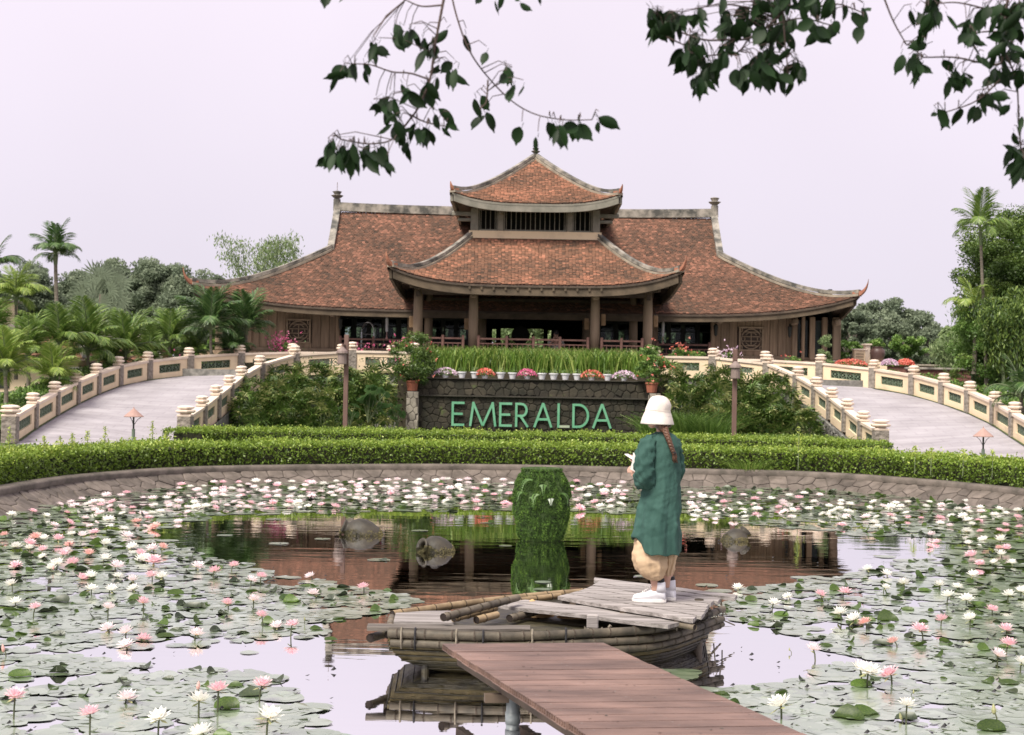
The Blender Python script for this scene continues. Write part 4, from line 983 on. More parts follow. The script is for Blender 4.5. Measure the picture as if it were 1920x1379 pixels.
px_tree('garden_shrub', 1640, 636, 672, 60, 64, 'loose green shrub behind the brown jar', mt='leaf_mid', nb=18, nl=2500, leaf=.11, seed=89, cat='shrub', trunk=.05, hollow=.3, br=.33)
px_tree('broadleaf_tree', 1800, 610, 690, 110, 70, 'soft green tree between the round tree and the bamboo', mt='leaf_bamboo', nb=36, nl=7000, leaf=.2, seed=85, rz=1.0, br=.28)
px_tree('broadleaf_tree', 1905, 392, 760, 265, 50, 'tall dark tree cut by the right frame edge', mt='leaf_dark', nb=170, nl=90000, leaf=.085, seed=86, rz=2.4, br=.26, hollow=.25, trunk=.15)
for i, (px, lab) in enumerate(((950, 'green tree in the courtyard, seen through the lobby left of the gong'), (1000, 'green tree in the courtyard, seen through the lobby right of the gong'), (700, 'courtyard tree behind the left veranda doors'), (840, 'courtyard tree behind the left porch bay'), (1150, 'courtyard tree behind the right porch bay'), (1275, 'courtyard tree behind the right veranda doors'))):
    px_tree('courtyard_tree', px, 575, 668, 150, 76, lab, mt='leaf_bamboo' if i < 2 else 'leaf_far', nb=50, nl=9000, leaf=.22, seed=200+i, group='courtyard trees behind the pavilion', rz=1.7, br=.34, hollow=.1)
# bamboo: arching culms with leaf sprays
def bamboo(px, pb, ptop, Y, n, label, spread, seed, mt='leaf_bamboo', nl=5000, leaf=.16):
    b = at(px, pb, Y); h = at(px, ptop, Y).z-b.z; r = empty('bamboo_clump', tuple(b), label, 'bamboo'); rg = random.Random(seed); C = []; 
    for i in range(n):
        a = rg.uniform(0, 6.28); x0 = Vector((math.cos(a)*.3, math.sin(a)*.3, -.2)); rr = rg.uniform(.3, 1)*spread; hh_ = h*rg.uniform(.75, 1.0)
        pts = [x0+Vector((math.cos(a)*rr*(t**2.2), math.sin(a)*rr*(t**2.2)*.6, hh_*math.sin(t*1.45)/math.sin(1.45))) for t in [k/8 for k in range(9)]]
        q = MB(); q.tube(pts, [.04*(1-.85*k/8) for k in range(9)], 5); link('culm', q.mesh('culm', M['trunk_green']), r)
        for k in range(nl//n):
            t = rg.uniform(.25, 1)**.8*8; j = min(int(t), 7); p = pts[j].lerp(pts[j+1], t-j); nd = int(t*3)/24*8
            C.append(p+Vector((rg.gauss(0, .28), rg.gauss(0, .28), rg.gauss(-.08, .2)))*(1.2-.6*t/8)*(spread*.5+.35))
    rn = np.random.RandomState(seed); C = np.array([tuple(c) for c in C])
    V, F = leaf_quads(C, rn.uniform(leaf*.9, leaf*1.4, len(C)), rn, .28, D=np.array([0, 0, -.5]))
    link('leaves', fast_mesh('leaves', V, F, M[mt], np.clip(rn.rand(len(C)), 0, 1)), r)
bamboo(470, 660, 428, 74, 9, 'pale feathery bamboo rising behind the left roof slope', 2.2, 5, nl=4200)
bamboo(545, 600, 440, 76, 5, 'short pale bamboo spray behind the left roof edge', 1.0, 6, nl=1500)
bamboo(1835, 740, 560, 49, 16, 'leafy bamboo thicket beneath the dark tree on the right', 1.3, 7, mt='leaf_mid', nl=9000, leaf=.12)
px_tree('broadleaf_tree', 1880, 560, 745, 210, 47.6, 'dense mid-green bushy tree under the dark tree at the right edge', mt='leaf_mid', nb=90, nl=42000, leaf=.08, seed=97, rz=1.55, br=.30, hollow=.2, trunk=.1)
bamboo(1900, 760, 520, 46, 9, 'dark bamboo thicket at the right frame edge', 1.3, 8, mt='leaf_dark', nl=9000, leaf=.13)
bamboo(1790, 720, 620, 56, 10, 'low bright bamboo behind the old brick wall', 1.0, 9, mt='leaf_bamboo', nl=4500, leaf=.12)

# ---- feather palms
def frond_mesh(L, a0, droop, nlf, lw, ll, mt, seed, stiff=.0, bunch=0.):
    rg = random.Random(seed); pts = []; a = a0; p = Vector((0, 0, 0)); n = 12
    for i in range(n+1):
        pts.append(p.copy()); p = p+Vector((math.cos(a), 0, math.sin(a)))*L/n; a -= droop/n*(.4+1.2*i/n)
    m = MB(); m.mi = 1; m.tube(pts, [.022*(1-.85*i/n) for i in range(n+1)], 4); m.mi = 0; rn = [0]*len(m.f)
    for k in range(nlf):
        t = .12+.86*k/(nlf-1); f = t*n; j = min(int(f), n-1); q = pts[j].lerp(pts[j+1], f-j); tg = (pts[j+1]-pts[j]).normalized(); nz = tg.cross(Vector((0, 1, 0))).normalized()*-1
        l = ll*(math.sin(math.pi*min(t*.82+.16, 1))**.6)*rg.uniform(.88, 1.08)
        for sg in (-1, 1):
            d = (tg*(.62+.5*t)+Vector((0, sg, 0))*.85+nz*rg.uniform(.15, .45)).normalized(); e = (d+Vector((0, 0, -.55-.5*rg.random()))*(1-stiff)).normalized()
            a_ = q; b_ = q+d*l*.5; c_ = b_+e*l*.5; w = (tg*.8+nz*.3).normalized()*lw
            m.add([a_-w*.25, a_+w*.25, b_+w*.5, b_-w*.5, c_], [(0, 1, 2, 3), (3, 2, 4)]); v = rg.random()*.7+.15; rn += [v, v]
    me = m.mesh('frond', [M[mt], M['trunk_green']]); at_ = me.attributes.new('rnd', 'FLOAT', 'FACE'); at_.data.foreach_set('value', rn); return me
FR = {}
for key in ('palm', 'palm_y', 'palm_d'):
    FR[key] = [frond_mesh(1.1, R(82), R(38), 34, .042, .50, key, 1, .75), frond_mesh(1.1, R(68), R(80), 34, .042, .50, key, 2, .5), frond_mesh(1.05, R(48), R(115), 32, .042, .46, key, 3, .3), frond_mesh(1., R(20), R(110), 28, .042, .42, key, 4, 0)]
def palm(pxc, pyc, pyb, Y, size, label, key='palm', n=9, seed=1, lean=0, group=None, tr=.07, up=.5, shaft=True):
    c = at(pxc, pyc, Y); b = at(pxc+lean, pyb, Y); r = empty('areca_palm', tuple(b), label, 'palm', group); rg = random.Random(seed); h = c-b
    if h.z > .25:
        m = MB(); m.tube([Vector((0, 0, -.2)), h*.35+Vector((.03, 0, 0)), h*.7, h*.92], [tr*1.2, tr, tr*.85, tr*.8], 8); link('trunk', m.mesh('trunk', M['trunk']), r)
    if shaft:
        m = MB(); m.tube([h*.90 if h.z > .25 else Vector((0,0,-.2)), h*.97, h*1.0+Vector((0, 0, .12))], [tr*.85, tr*1.15, tr*.5], 8); link('crownshaft', m.mesh('crownshaft', M['trunk_green']), r)
    for i in range(n):
        q = i/(n-1); k = 0 if q < up*.45 else 1 if q < up else 2 if q < .85 else 3
        o = link('frond', FR[key][k], r, h+Vector((0, 0, .03*(n-i)/n))); o.rotation_euler = (0, rg.uniform(-.1, .1), i*2.4+rg.uniform(-.3, .3)); s = size*rg.uniform(.85, 1.1)*(1 if k < 3 else .8); o.scale = (s, s, s)
    return r
palm(104, 478, 668, 56, 1.25, 'tall slim areca palm standing above the wood on the left', 'palm_d', 15, 1, 3, tr=.085, up=.35)
palm(-14, 500, 700, 52, 1.3, 'areca palm cut by the left frame edge, fronds hanging in', 'palm_d', 11, 2, up=.3)
palm(30, 560, 700, 46, 1.15, 'yellowish areca palm near the left frame edge', 'palm_y', 13, 3, tr=.055, up=.35)
PL = (
 (52,672,730,44,1.3,'palm','short palm with a dark splayed heart, behind the second parapet post'),(112,650,720,46,1.35,'palm','pale broad palm behind the fourth parapet post'),
 (165,662,715,48,1.7,'palm','tall upright young palm behind the fifth parapet post'),(235,665,705,50,1.6,'palm','upright young palm behind the sixth parapet post'),
 (318,645,695,53,1.35,'palm','pale short palm left of the paired palms'),(395,620,700,52.5,1.6,'palm_d','left of the paired deep green palms before the pavilion corner'),
 (462,622,690,54,1.5,'palm_d','right of the paired deep green palms before the pavilion wall'),(10,700,760,40.5,1.2,'palm_y','yellow-green palm low at the left frame edge'),
 (100,715,760,43.5,1.15,'palm_y','yellow-green low palm drooping towards the third parapet post'),(205,688,715,50,1.05,'palm','small palm tucked between the two upright young palms'),
 (280,676,700,52,1.0,'palm','small palm with bent fronds behind the seventh parapet post'),(435,660,700,53,1.0,'palm_d','small dark palm between the paired palms'),(-15,640,720,45,1.3,'palm','green palm cut by the left frame edge, lower one'),(360,668,700,53.5,.9,'palm','small palm behind the eighth parapet post'))
for i, (a, b_, c_, d_, s_, k_, l_) in enumerate(PL): palm(a, b_, c_, d_, s_*.95, l_, k_, 15, 20+i, group='short palms along the left ramp', tr=.06, up=.55)
palm(1838, 430, 740, 47, 1.15, 'tall areca palm rising beside the dark tree on the right', 'palm', 11, 50, 12, tr=.055, up=.45)
palm(1828, 580, 690, 47.5, 1.05, 'lower pale areca palm with a ringed trunk on the right', 'palm_y', 11, 51, -2, tr=.07, up=.4)
palm(1915, 745, 790, 42, 1.2, 'dark low palm at the right frame edge behind the parapet', 'palm_d', 11, 52, up=.3)
palm(1780, 715, 735, 50, .6, 'tiny palm behind the right parapet', 'palm', 7, 53, up=.5)
# ---- fan leaves
def fan_mesh(n, l, w, mt, seed, spread=150, dr=.35):
    rg = random.Random(seed); m = MB(); rn = []
    for i in range(n):
        a = R(-spread+2*spread*i/(n-1)); d = Vector((math.sin(a), 0, math.cos(a))); s = Vector((d.z, 0, -d.x))*w/2; ll = l*rg.uniform(.85, 1.1)*(1-.25*abs(a)/math.pi)
        mid = d*ll*.55+Vector((0, -.04*l, 0)); tip = d*ll+Vector((0, -dr*l, -dr*.4*l)); m.add([Vector((0, 0, 0)), mid-s, tip, mid+s], [(0, 1, 2, 3)]); rn.append(rg.uniform(.3, .52))
    return m, rn
def fan_plant(name, base, hgt, rad, nf, label, key='rhapis', seed=1, group=None, leafl=.31, cat='shrub', n=7, w=.064, spread=112, ys=.7):
    rg = random.Random(seed); r = empty(name, base, label, cat, group); V = []; F = []; RN = []
    for k in range(nf):
        f, rn = fan_mesh(n, leafl*rg.uniform(.75, 1.2), w, key, rg.random(), spread)
        th = rg.uniform(-2.6, 2.6); zz = rg.random()**.8; rr = rad*(1-.45*zz**3)*rg.uniform(.75, 1.05)
        p = Vector((math.sin(th)*rr, -math.cos(th)*rr*ys, hgt*(.1+.9*zz)))
        tilt = rg.uniform(.1, 1.1); Mx = Matrix.Rotation(th*.9+rg.uniform(-.5, .5), 3, 'Z') @ Matrix.Rotation(tilt, 3, 'X') @ Matrix.Rotation(rg.uniform(-.6, .6), 3, 'Y')
        n0 = len(V); V += [p+Mx @ Vector(v) for v in f.v]; F += [tuple(i+n0 for i in q) for q in f.f]; b = (rg.random()**1.3)*.80-.28; RN += [min(max(x+b, 0), 1) for x in rn]
        if rg.random() < .035: RN[-len(rn):] = [1]*len(rn)
    me = fast_mesh('fan_leaves', [tuple(v) for v in V], F, M[key], RN); link('fan_leaves', me, r)
    rn_ = np.random.RandomState(int(seed*13) % 9999); C = rn_.normal(size=(700, 3))*np.array([rad*.42, rad*.3, hgt*.26])+np.array([0, .08, hgt*.46]); Vq, Fq = leaf_quads(C, rn_.uniform(.06, .12, 700), rn_, .4)
    link('inner_foliage', fast_mesh('inner_foliage', Vq, Fq, M['leaf_dark'], rn_.rand(700)*.5), r)
    m = MB()
    for k in range(6):
        a = rg.uniform(0, 6.28); m.tube([(math.cos(a)*rad*.2, math.sin(a)*rad*.15, -.1), (math.cos(a)*rad*.5, math.sin(a)*rad*.3, hgt*.8)], .015, 4)
    o = link('canes', m.mesh('canes', M['trunk_green']), r); o['kind'] = 'stuff'; return r
GL, GR = 'fan-leaved shrubs left of the sign wall', 'fan-leaved shrubs right of the sign wall'
k = 0
for Yr, hts, zb_, xs in ((44.3, 1.3, .3, (-7.6,-6.6,-5.6)), (46.2, 1.75, .3, (-7.8,-6.9,-6.0,-5.1,-4.3)), (48.3, 2.15, .35, (-7.3,-6.5,-5.6,-4.8,-4.0))):
    for x in xs:
        fan_plant('fan_palm_shrub', (x, Yr, zb_), hts*random.uniform(.92, 1.1), .75, 120, ('fan-leaved shrub left of the sign wall, '+('front row' if Yr < 45 else 'middle row' if Yr < 47 else 'back row')+', '+('1st','2nd','3rd','4th','5th')[xs.index(x)]+' from the left'), seed=100+k, group=GL); k += 1
for Yr, hts, zb_, xs in ((43.8, 1.1, .3, (6.4,7.3,8.3)), (45.8, 1.7, .3, (5.4,6.3,7.2,8.2)), (48.0, 2.1, .35, (4.9,5.8,6.8,7.7,8.4))):
    for x in xs:
        fan_plant('fan_palm_shrub', (x, Yr, zb_), hts*random.uniform(.92, 1.1), .78, 120, ('fan-leaved shrub right of the sign wall, '+('front row' if Yr < 45 else 'middle row' if Yr < 47 else 'back row')+', '+('1st','2nd','3rd','4th','5th')[xs.index(x)]+' from the left'), seed=140+k, group=GR); k += 1
# fan palm in the left background
fp = at(190, 655, 60); fr = empty('fan_palm', tuple(fp), 'grey-green fan palm with hanging dead leaves, below the hazy wood', 'palm')
m = MB(); m.tube([(0,0,-.3),(0,0,2.2)], [.16,.13], 8); link('trunk', m.mesh('trunk', M['trunk']), fr)
for k in range(26):
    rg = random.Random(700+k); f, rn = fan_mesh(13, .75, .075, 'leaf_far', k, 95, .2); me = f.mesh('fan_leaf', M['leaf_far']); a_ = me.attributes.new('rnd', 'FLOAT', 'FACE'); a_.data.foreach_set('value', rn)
    o = link('fan_leaf', me, fr); th = rg.uniform(0, 6.28); el = rg.uniform(-.5, 1.3); o.location = (math.cos(th)*.75*math.cos(el), math.sin(th)*.75*math.cos(el), 2.2+.85*math.sin(el)); o.rotation_euler = (rg.uniform(-.3, .3), math.pi/2-el if math.cos(th) > 0 else el-math.pi/2, rg.uniform(-.4, .4))
# ---- strap-leaf bed above the sign
def blades(parent_loc, xs, ys, z, n, h, w, label, mt='grass', seed=1, lean=.35, kind='stuff', name='grass', cat='grass', radial=None):
    rg = np.random.RandomState(seed); V = []; 
    x = rg.uniform(xs[0], xs[1], n); y = rg.uniform(ys[0], ys[1], n)
    if radial: a = rg.rand(n)*6.28; q = rg.rand(n)**.6*radial; x = np.mean(xs)+np.cos(a)*q; y = np.mean(ys)+np.sin(a)*q
    hh_ = h*rg.uniform(.6, 1.15, n); a = rg.rand(n)*6.28; ln = lean*rg.uniform(.3, 1.6, n)*hh_; dx, dy = np.cos(a), np.sin(a)
    if radial: dx, dy = (x-np.mean(xs))/radial, (y-np.mean(ys))/radial; ln = lean*hh_*rg.uniform(.8, 1.6, n)
    b = rg.rand(n)*3.14; wx, wy = np.cos(b)*w/2, np.sin(b)*w/2; z0 = np.full(n, z)
    P = np.stack([np.stack([x-wx, y-wy, z0], 1), np.stack([x+wx, y+wy, z0], 1), np.stack([x+wx+dx*ln*.35, y+wy+dy*ln*.35, z0+hh_*.65], 1), np.stack([x-wx+dx*ln*.35, y-wy+dy*ln*.35, z0+hh_*.65], 1), np.stack([x+dx*ln, y+dy*ln, z0+hh_*(1-.12*lean)], 1), np.stack([x+dx*ln*1.01, y+dy*ln*1.01, z0+hh_*(.995-.12*lean)], 1)], 1)
    n0 = np.arange(n)*6; F = np.concatenate([np.stack([n0, n0+1, n0+2, n0+3], 1), np.stack([n0+3, n0+2, n0+5, n0+4], 1)]); V = P.reshape(-1, 3)-np.array(parent_loc)
    r_ = rg.rand(n); o = link(name, fast_mesh(name, V, F, M[mt], np.concatenate([r_, r_])), None, parent_loc)
    if kind == 'stuff': tag(o, label, cat, kind='stuff')
    else: tag(o, label, cat)
    return o
blades((.6, 49, 2.34), (-3.2, 4.6), (48.05, 50.2), 2.34, 6500, .80, .035, 'tall strap-leaved grass filling the bed above the sign wall', seed=2, lean=.4)
tg = on(1405, 898, .12); blades((tg.x, tg.y, .1), (tg.x-.2, tg.x+.2), (tg.y-.1, tg.y+.2), .05, 520, .55, .012, 'loose tuft of fine grass growing out of the pond wall', seed=3, lean=.9, kind=None, name='grass_tuft', cat='grass tuft', radial=.26)
blades((-2, 42, .3), (-7.8, -3.2), (41.6, 44.5), .30, 7000, .34, .02, 'rough grass at the foot of the left shrubs', seed=4)
blades((6, 42, .3), (4.6, 9.2), (40.6, 43.5), .30, 9000, .38, .02, 'rough grass at the foot of the right shrubs', seed=5)
blades((.5, 44, .3), (-3.2, 4.6), (41.5, 46.7), .30, 9000, .13, .02, 'short rough grass before the sign wall', seed=6)
# feathery grass mounds right of the wall
for i, (px, py, Y, s_) in enumerate(((1285,800,43.2,1.0),(1330,800,42.8,.9),(1240,795,44,.8))):
    b = at(px, py, Y); blades((b.x, b.y, .3), (b.x-.3, b.x+.3), (b.y-.2, b.y+.2), .3, 900, s_, .014, ('fine feathery grass mound right of the hat', 'fine feathery grass mound farther from the hat', 'fine grass mound directly behind the hat')[i], mt='leaf_mid', seed=30+i, lean=.75, kind=None, name='feather_grass', cat='grass clump', radial=.5)
# big-leaved plants at the left foot of the wall
def big_leaf_plant(px, py, Y, n, s, label, seed):
    b = at(px, py, Y); b.z = max(b.z, .3); r = empty('taro_plant', tuple(b), label, 'plant'); rg = random.Random(seed)
    for i in range(n):
        a = rg.uniform(0, 6.28); h = rg.uniform(.3, 1)*s*1.1; q = Vector((math.cos(a)*s*.55*rg.random(), math.sin(a)*s*.4*rg.random()-.1, h)); L = s*rg.uniform(.42, .6); Mx = Matrix.Rotation(rg.uniform(-1.2, 1.2), 3, 'Z') @ Matrix.Rotation(rg.uniform(.4, 1.2), 3, 'X') @ Matrix.Rotation(rg.uniform(-.7, .7), 3, 'Y')
        m = MB(); ol = [(0,-.12),(.22,-.28),(.36,-.1),(.34,.2),(.16,.5),(0,.68),(-.16,.5),(-.34,.2),(-.36,-.1),(-.22,-.28)]
        vs = [q+Mx @ Vector((x*L, -.05*L*(abs(x)*3), -y*L)) for x, y in ol]+[q+Mx @ Vector((0, .05*L, -.1*L))]; m.add([v-Vector((0,0,0)) for v in vs], [(i_, (i_+1) % 10, 10) for i_ in range(10)])
        link('leaf', m.mesh('leaf', M['taro']), r); m2 = MB(); m2.tube([(0, 0, -.05), q*.6+Vector((0, 0, .05)), q], .012, 4); link('stem', m2.mesh('stem', M['trunk_green']), r)
M['taro'] = mat('taro_leaf', (.07,.15,.05), (.14,.24,.09), 4, .45, trans=.25, objrnd=.3)
big_leaf_plant(690, 790, 44.6, 12, 1.0, 'big-leaved taro plant left of the sign wall', 1)
big_leaf_plant(745, 800, 45, 9, .6, 'small broad-leaved plant at the foot of the pale pillar', 2)
big_leaf_plant(655, 800, 43.6, 9, .6, 'low broad-leaved plant next to the left wooden lamp post', 3)
# thin weeds standing out of the front hedge
for i, (px, ptop) in enumerate(((17,800),(82,818),(112,826),(135,812),(163,808),(196,800),(285,790),(310,822),(1497,800),(1715,836),(1745,852),(1860,862),(1805,860))):
    p = at(px, ptop+40, 24+min(px, 400)/60 if px < 900 else 29-(px-1400)/250); p.z = .78; h = max(at(px, ptop, p.y).z-.78, .2)
    r = empty('weed_sprig', tuple(p), 'thin pale weed sprig '+('left' if px < 900 else 'right')+' of the sign, poking out of the pond hedge', 'weed', 'weed sprigs poking out of the pond hedge'); rg = np.random.RandomState(i)
    m = MB(); m.tube([(0,0,-.3),(.01,0,h)], .006, 4); link('stem', m.mesh('stem', M['trunk_green']), r)
    n = 60; t = rg.rand(n); C = np.stack([rg.normal(size=n)*.05*(1.1-t), rg.normal(size=n)*.05, t*h], 1); V, F = leaf_quads(C, .07, rg, .25); link('leaves', fast_mesh('leaves', V, F, M['hedge'], .6+.4*rg.rand(n)), r)
# ---- flowering things
def blob(name, C, size, mt, parent, seed, aspect=.8, lo=0, hi=1):
    rg = np.random.RandomState(seed); V, F = leaf_quads(C, rg.uniform(size*.7, size*1.3, len(C)), rg, aspect); o = link(name, fast_mesh(name, V, F, M[mt], lo+(hi-lo)*rg.rand(len(C))), parent); return o
def dome(n, rx, ry, rz, seed, shell=.5):
    rg = np.random.RandomState(seed); d = rg.normal(size=(n, 3)); d /= np.linalg.norm(d, axis=1)[:, None]; d[:, 2] = np.abs(d[:, 2])*1.0-.25; return d*np.array([rx, ry, rz])*(shell+(1-shell)*rg.rand(n))[:, None]
PY = SY+.22
def pot_mesh(mt): 
    m = MB(); m.lathe([(.085,0),(.12,.15),(.135,.16),(.145,.165),(.145,.20),(.125,.20),(.12,.17),(.02,.165)], 14); return m.mesh('pot', M[mt])
PW_ = pot_mesh('white_pot')
flw = {835:('fl_pale','pale lilac'), 909:('fl_coral','dusty coral'), 988:('fl_pink','deep pink'), 1109:('fl_coral','bright coral'), 1170:('fl_pale','pink and lilac')}
pots = [835, 866, 890, 909, 939, 961, 988, 1016, 1038, 1060, 1082, 1109, 1139, 1170]
whites = ['second pot from the left, behind sparse grass','third pot from the left','','white pot left of the pair before the deep pink petunias','white pot just left of the deep pink petunias','','white pot just right of the deep pink petunias','larger white pot in the middle of the wall','white pot third right of the deep pink petunias','white pot with a bare twig left of the bright coral petunias','','white pot between the coral and the last lilac petunias']
for i, px in enumerate(pots):
    x = at(px, 712, PY).x
    if px in flw:
        k_, cn = flw[px]; r = empty('petunia_pot', (x, PY, 2.125), cn+' petunias spilling from a white pot on the sign wall'+(', leftmost' if px == 835 else ', rightmost' if px == 1170 else ''), 'flower pot', 'pots on top of the sign wall'); link('pot', PW_, r)
        w_ = .42 if px in (835, 1109, 1170) else .33
        C = dome(420, w_, .22, .20, px); C[:, 2] += .15+.0; C[:, 2] -= .25*np.abs(C[:, 0])**2*1.5; blob('leaves', C*np.array([.95, .9, .9]), .055, 'leaf_mid', r, px+1)
        C = dome(330, w_, .24, .22, px+3, .85); C[:, 2] += .17; C[:, 2] -= .25*np.abs(C[:, 0])**2*1.5; blob('flowers', C, .05, k_, r, px+2, .9)
    else:
        r = empty('white_flower_pot', (x, PY, 2.125), 'small white plastic '+(whites[min(i-1, len(whites)-1)] or 'pot'), 'flower pot', 'pots on top of the sign wall'); link('pot', PW_, r)
        C = dome(90, .16, .12, .22, px); C[:, 2] += .2; blob('leaves', C, .05, 'leaf_mid' if i % 2 else 'leaf_bamboo', r, px, .3)
# bushy planters on the two pillars
def potted_bush(px, py, Y, w, h, label, seed, fl='fl_coral', nf=60, pot=True, z=None, lm='leaf_mid', nl=2600, cat='potted bush', name='potted_bush'):
    b = at(px, py, Y); z = b.z if z is None else z; r = empty(name, (b.x, Y, z), label, cat)
    if pot: MB().lathe([(.15,0),(.19,.26),(.21,.27),(.21,.32),(.17,.32),(.03,.28)], 12, (b.x, Y, z)).build('pot', M['terra_pot'], r)
    me, B, sz = crown_mesh('leaves', w*.8, w*.6, h*.46, 34, nl, .085, lm, seed, .34, hollow=.35, aspect=.4); link('leaves', me, r, (0, 0, .22 if pot else .02))
    rg = np.random.RandomState(seed); C = B[rg.randint(0, len(B), nf)]+rg.normal(size=(nf, 3))*.16+np.array([0, -.1, .22]); C = np.repeat(C, 4, 0)+rg.normal(size=(nf*4, 3))*.025; blob('flowers', C, .06, fl, r, seed, .9)['kind'] = 'stuff'
    q = MB(); q.tube([(0, 0, .1), (0, 0, h*.6)], [.03, .015], 5); link('stem', q.mesh('stem', M['bark']), r)
    return r
potted_bush(773, 735, 46.85, .95, 1.75, 'straggly bush with pink blooms in a terracotta pot on the left pillar', 11, 'fl_coral', 16, z=1.70, lm='leaf_dark', nl=5200)
potted_bush(1222, 730, 46.85, .62, 1.35, 'loose bush with coral blooms in a pot on the right pillar', 12, 'fl_coral', 22, z=1.77, nl=3200)
potted_bush(1276, 662, 52.6, .68, .85, 'rounded shrub with pink flowers on the terrace right of the porch', 13, 'fl_coral', 45, pot=False, z=2.5, lm='leaf_mid', nl=3600)
potted_bush(1310, 664, 52.8, .3, .8, 'upright feathery shrub beside the pink-flowered shrub', 14, 'fl_pale', 2, pot=False, z=2.5, lm='leaf_mid', nl=1400)
potted_bush(1365, 668, 53, .33, .45, 'small pink flower bush below the right plank wall', 15, 'fl_pale', 40, pot=False, z=2.75, nl=900)
potted_bush(1488, 672, 52.8, .45, .5, 'small sparse shrub below the right window band', 16, 'fl_coral', 6, pot=False, z=2.6, nl=900)
potted_bush(1549, 668, 54.5, .26, 1.5, 'yellow-green climbing plant up the right corner post', 17, 'fl_pale', 1, pot=False, z=2.5, lm='leaf_bamboo', nl=2600)
potted_bush(525, 668, 54.8, .62, .8, 'magenta bougainvillea before the left plank wall', 18, 'fl_pink', 130, pot=False, z=2.6, lm='leaf_mid', nl=900)
potted_bush(755, 660, 51.5, .5, .85, 'pink flower bush beside the leftmost porch column', 19, 'fl_pink', 70, pot=False, z=2.45, nl=1500)
potted_bush(680, 662, 52.3, .35, .6, 'small pink-flowered bush behind the left lamp post', 20, 'fl_pink', 25, pot=False, z=2.55, nl=900)
potted_bush(330, 668, 57, .5, .6, 'low bush with magenta flowers behind the left ramp', 21, 'fl_pink', 22, pot=False, z=2.1, nl=1200)
for px, mt, lab in ((1595,'fl_coral','long bed of coral flowers behind the right balustrade'),(1668,'fl_pale','clump of pale lilac flowers below the brown jar'),(1698,'fl_coral','clump of bright coral flowers right of the brown jar')):
    b = at(px, 684, 54.5); r = empty('flower_bed', tuple(b), lab, 'flowers'); w_ = .62 if px == 1595 else .33
    C = dome(700, w_, .3, .2, px); blob('leaves', C*.95, .06, 'leaf_mid', r, px+1); C = dome(600, w_, .32, .23, px+2, .85); C[:, 2] += .04; blob('flowers', C, .06, mt, r, px)
# ---- small structures beside the pavilion
b = at(1645, 679, 57); r = empty('clay_jar', (b.x, 57, b.z), 'large brown clay jar on the terrace behind the right balustrade', 'jar')
MB().lathe([(.16,0),(.24,.12),(.29,.32),(.27,.46),(.19,.53),(.22,.56),(.23,.58),(.19,.58),(.16,.5)], 20, tuple(b)).build('body', M['jar_brown'], r, True)
MB().box((b.x, 57, b.z-.25), (.6, .6, .5)).build('plinth', M['cream'], r)
b = at(1615, 680, 57.5); r = empty('gate_pier', tuple(b), 'cream stepped gate pier left of the brown jar', 'gate pier')
m = MB(); m.bbox((b.x-.08, 57.5, b.z+.2), (.46, .35, .52), .02); m.build('body', M['cream'], r); MB().bbox((b.x+.2, 57.5, b.z+.3), (.2, .4, .72), .02).build('side_post', M['cream_cap'], r)
MB().bbox((b.x+.2, 57.5, b.z+.69), (.3, .5, .06), .01).build('cap', M['cream_cap'], r); MB().bbox((b.x-.08, 57.5, b.z+.49), (.54, .45, .06), .01).build('ledge', M['cream_cap'], r)
for k in range(3): MB().box((b.x-.1, 57.31, b.z+.1+.11*k), (.3, .03, .03)).build('moulding', M['wood'], r)
# old brick wall right: courses of bricks
bw = empty('brick_wall', (at(1775, 715, 54).x, 54, 1.9), 'long low old brick wall beyond the right balustrade', 'wall')
x0, x1 = at(1700, 700, 54).x, at(1845, 700, 54).x
MB().box(((x0+x1)/2, 54.06, 2.0), (x1-x0, .2, 1.45)).build('wall_core', M['brick'], bw); MB().bbox(((x0+x1)/2, 54.03, 2.76), (x1-x0+.1, .36, .08), .02).build('coping', M['ridge'], bw)
m = MB(); rg = random.Random(4)
for j in range(11):
    x = x0+(0 if j % 2 else .12)
    while x < x1-.2: m.box((x+.11, 53.955+rg.uniform(0, .012), 1.42+.12*j), (.21, .05, .095)); x += .235
m.build('bricks', M['brick'], bw)['kind'] = 'stuff'
r = empty('garden_wall', (at(1700, 672, 70).x, 70, 1.5), 'far low wall with a worn cream coping under the round tree', 'wall')
xa, xb = at(1560, 670, 70).x, at(1800, 670, 70).x
MB().box(((xa+xb)/2, 70, 2.3), (xb-xa, .25, 1.5)).build('wall_core', M['brick'], r); MB().bbox(((xa+xb)/2, 70, 3.1), (xb-xa, .45, .1), .02).build('coping', M['cream_stone'], r)
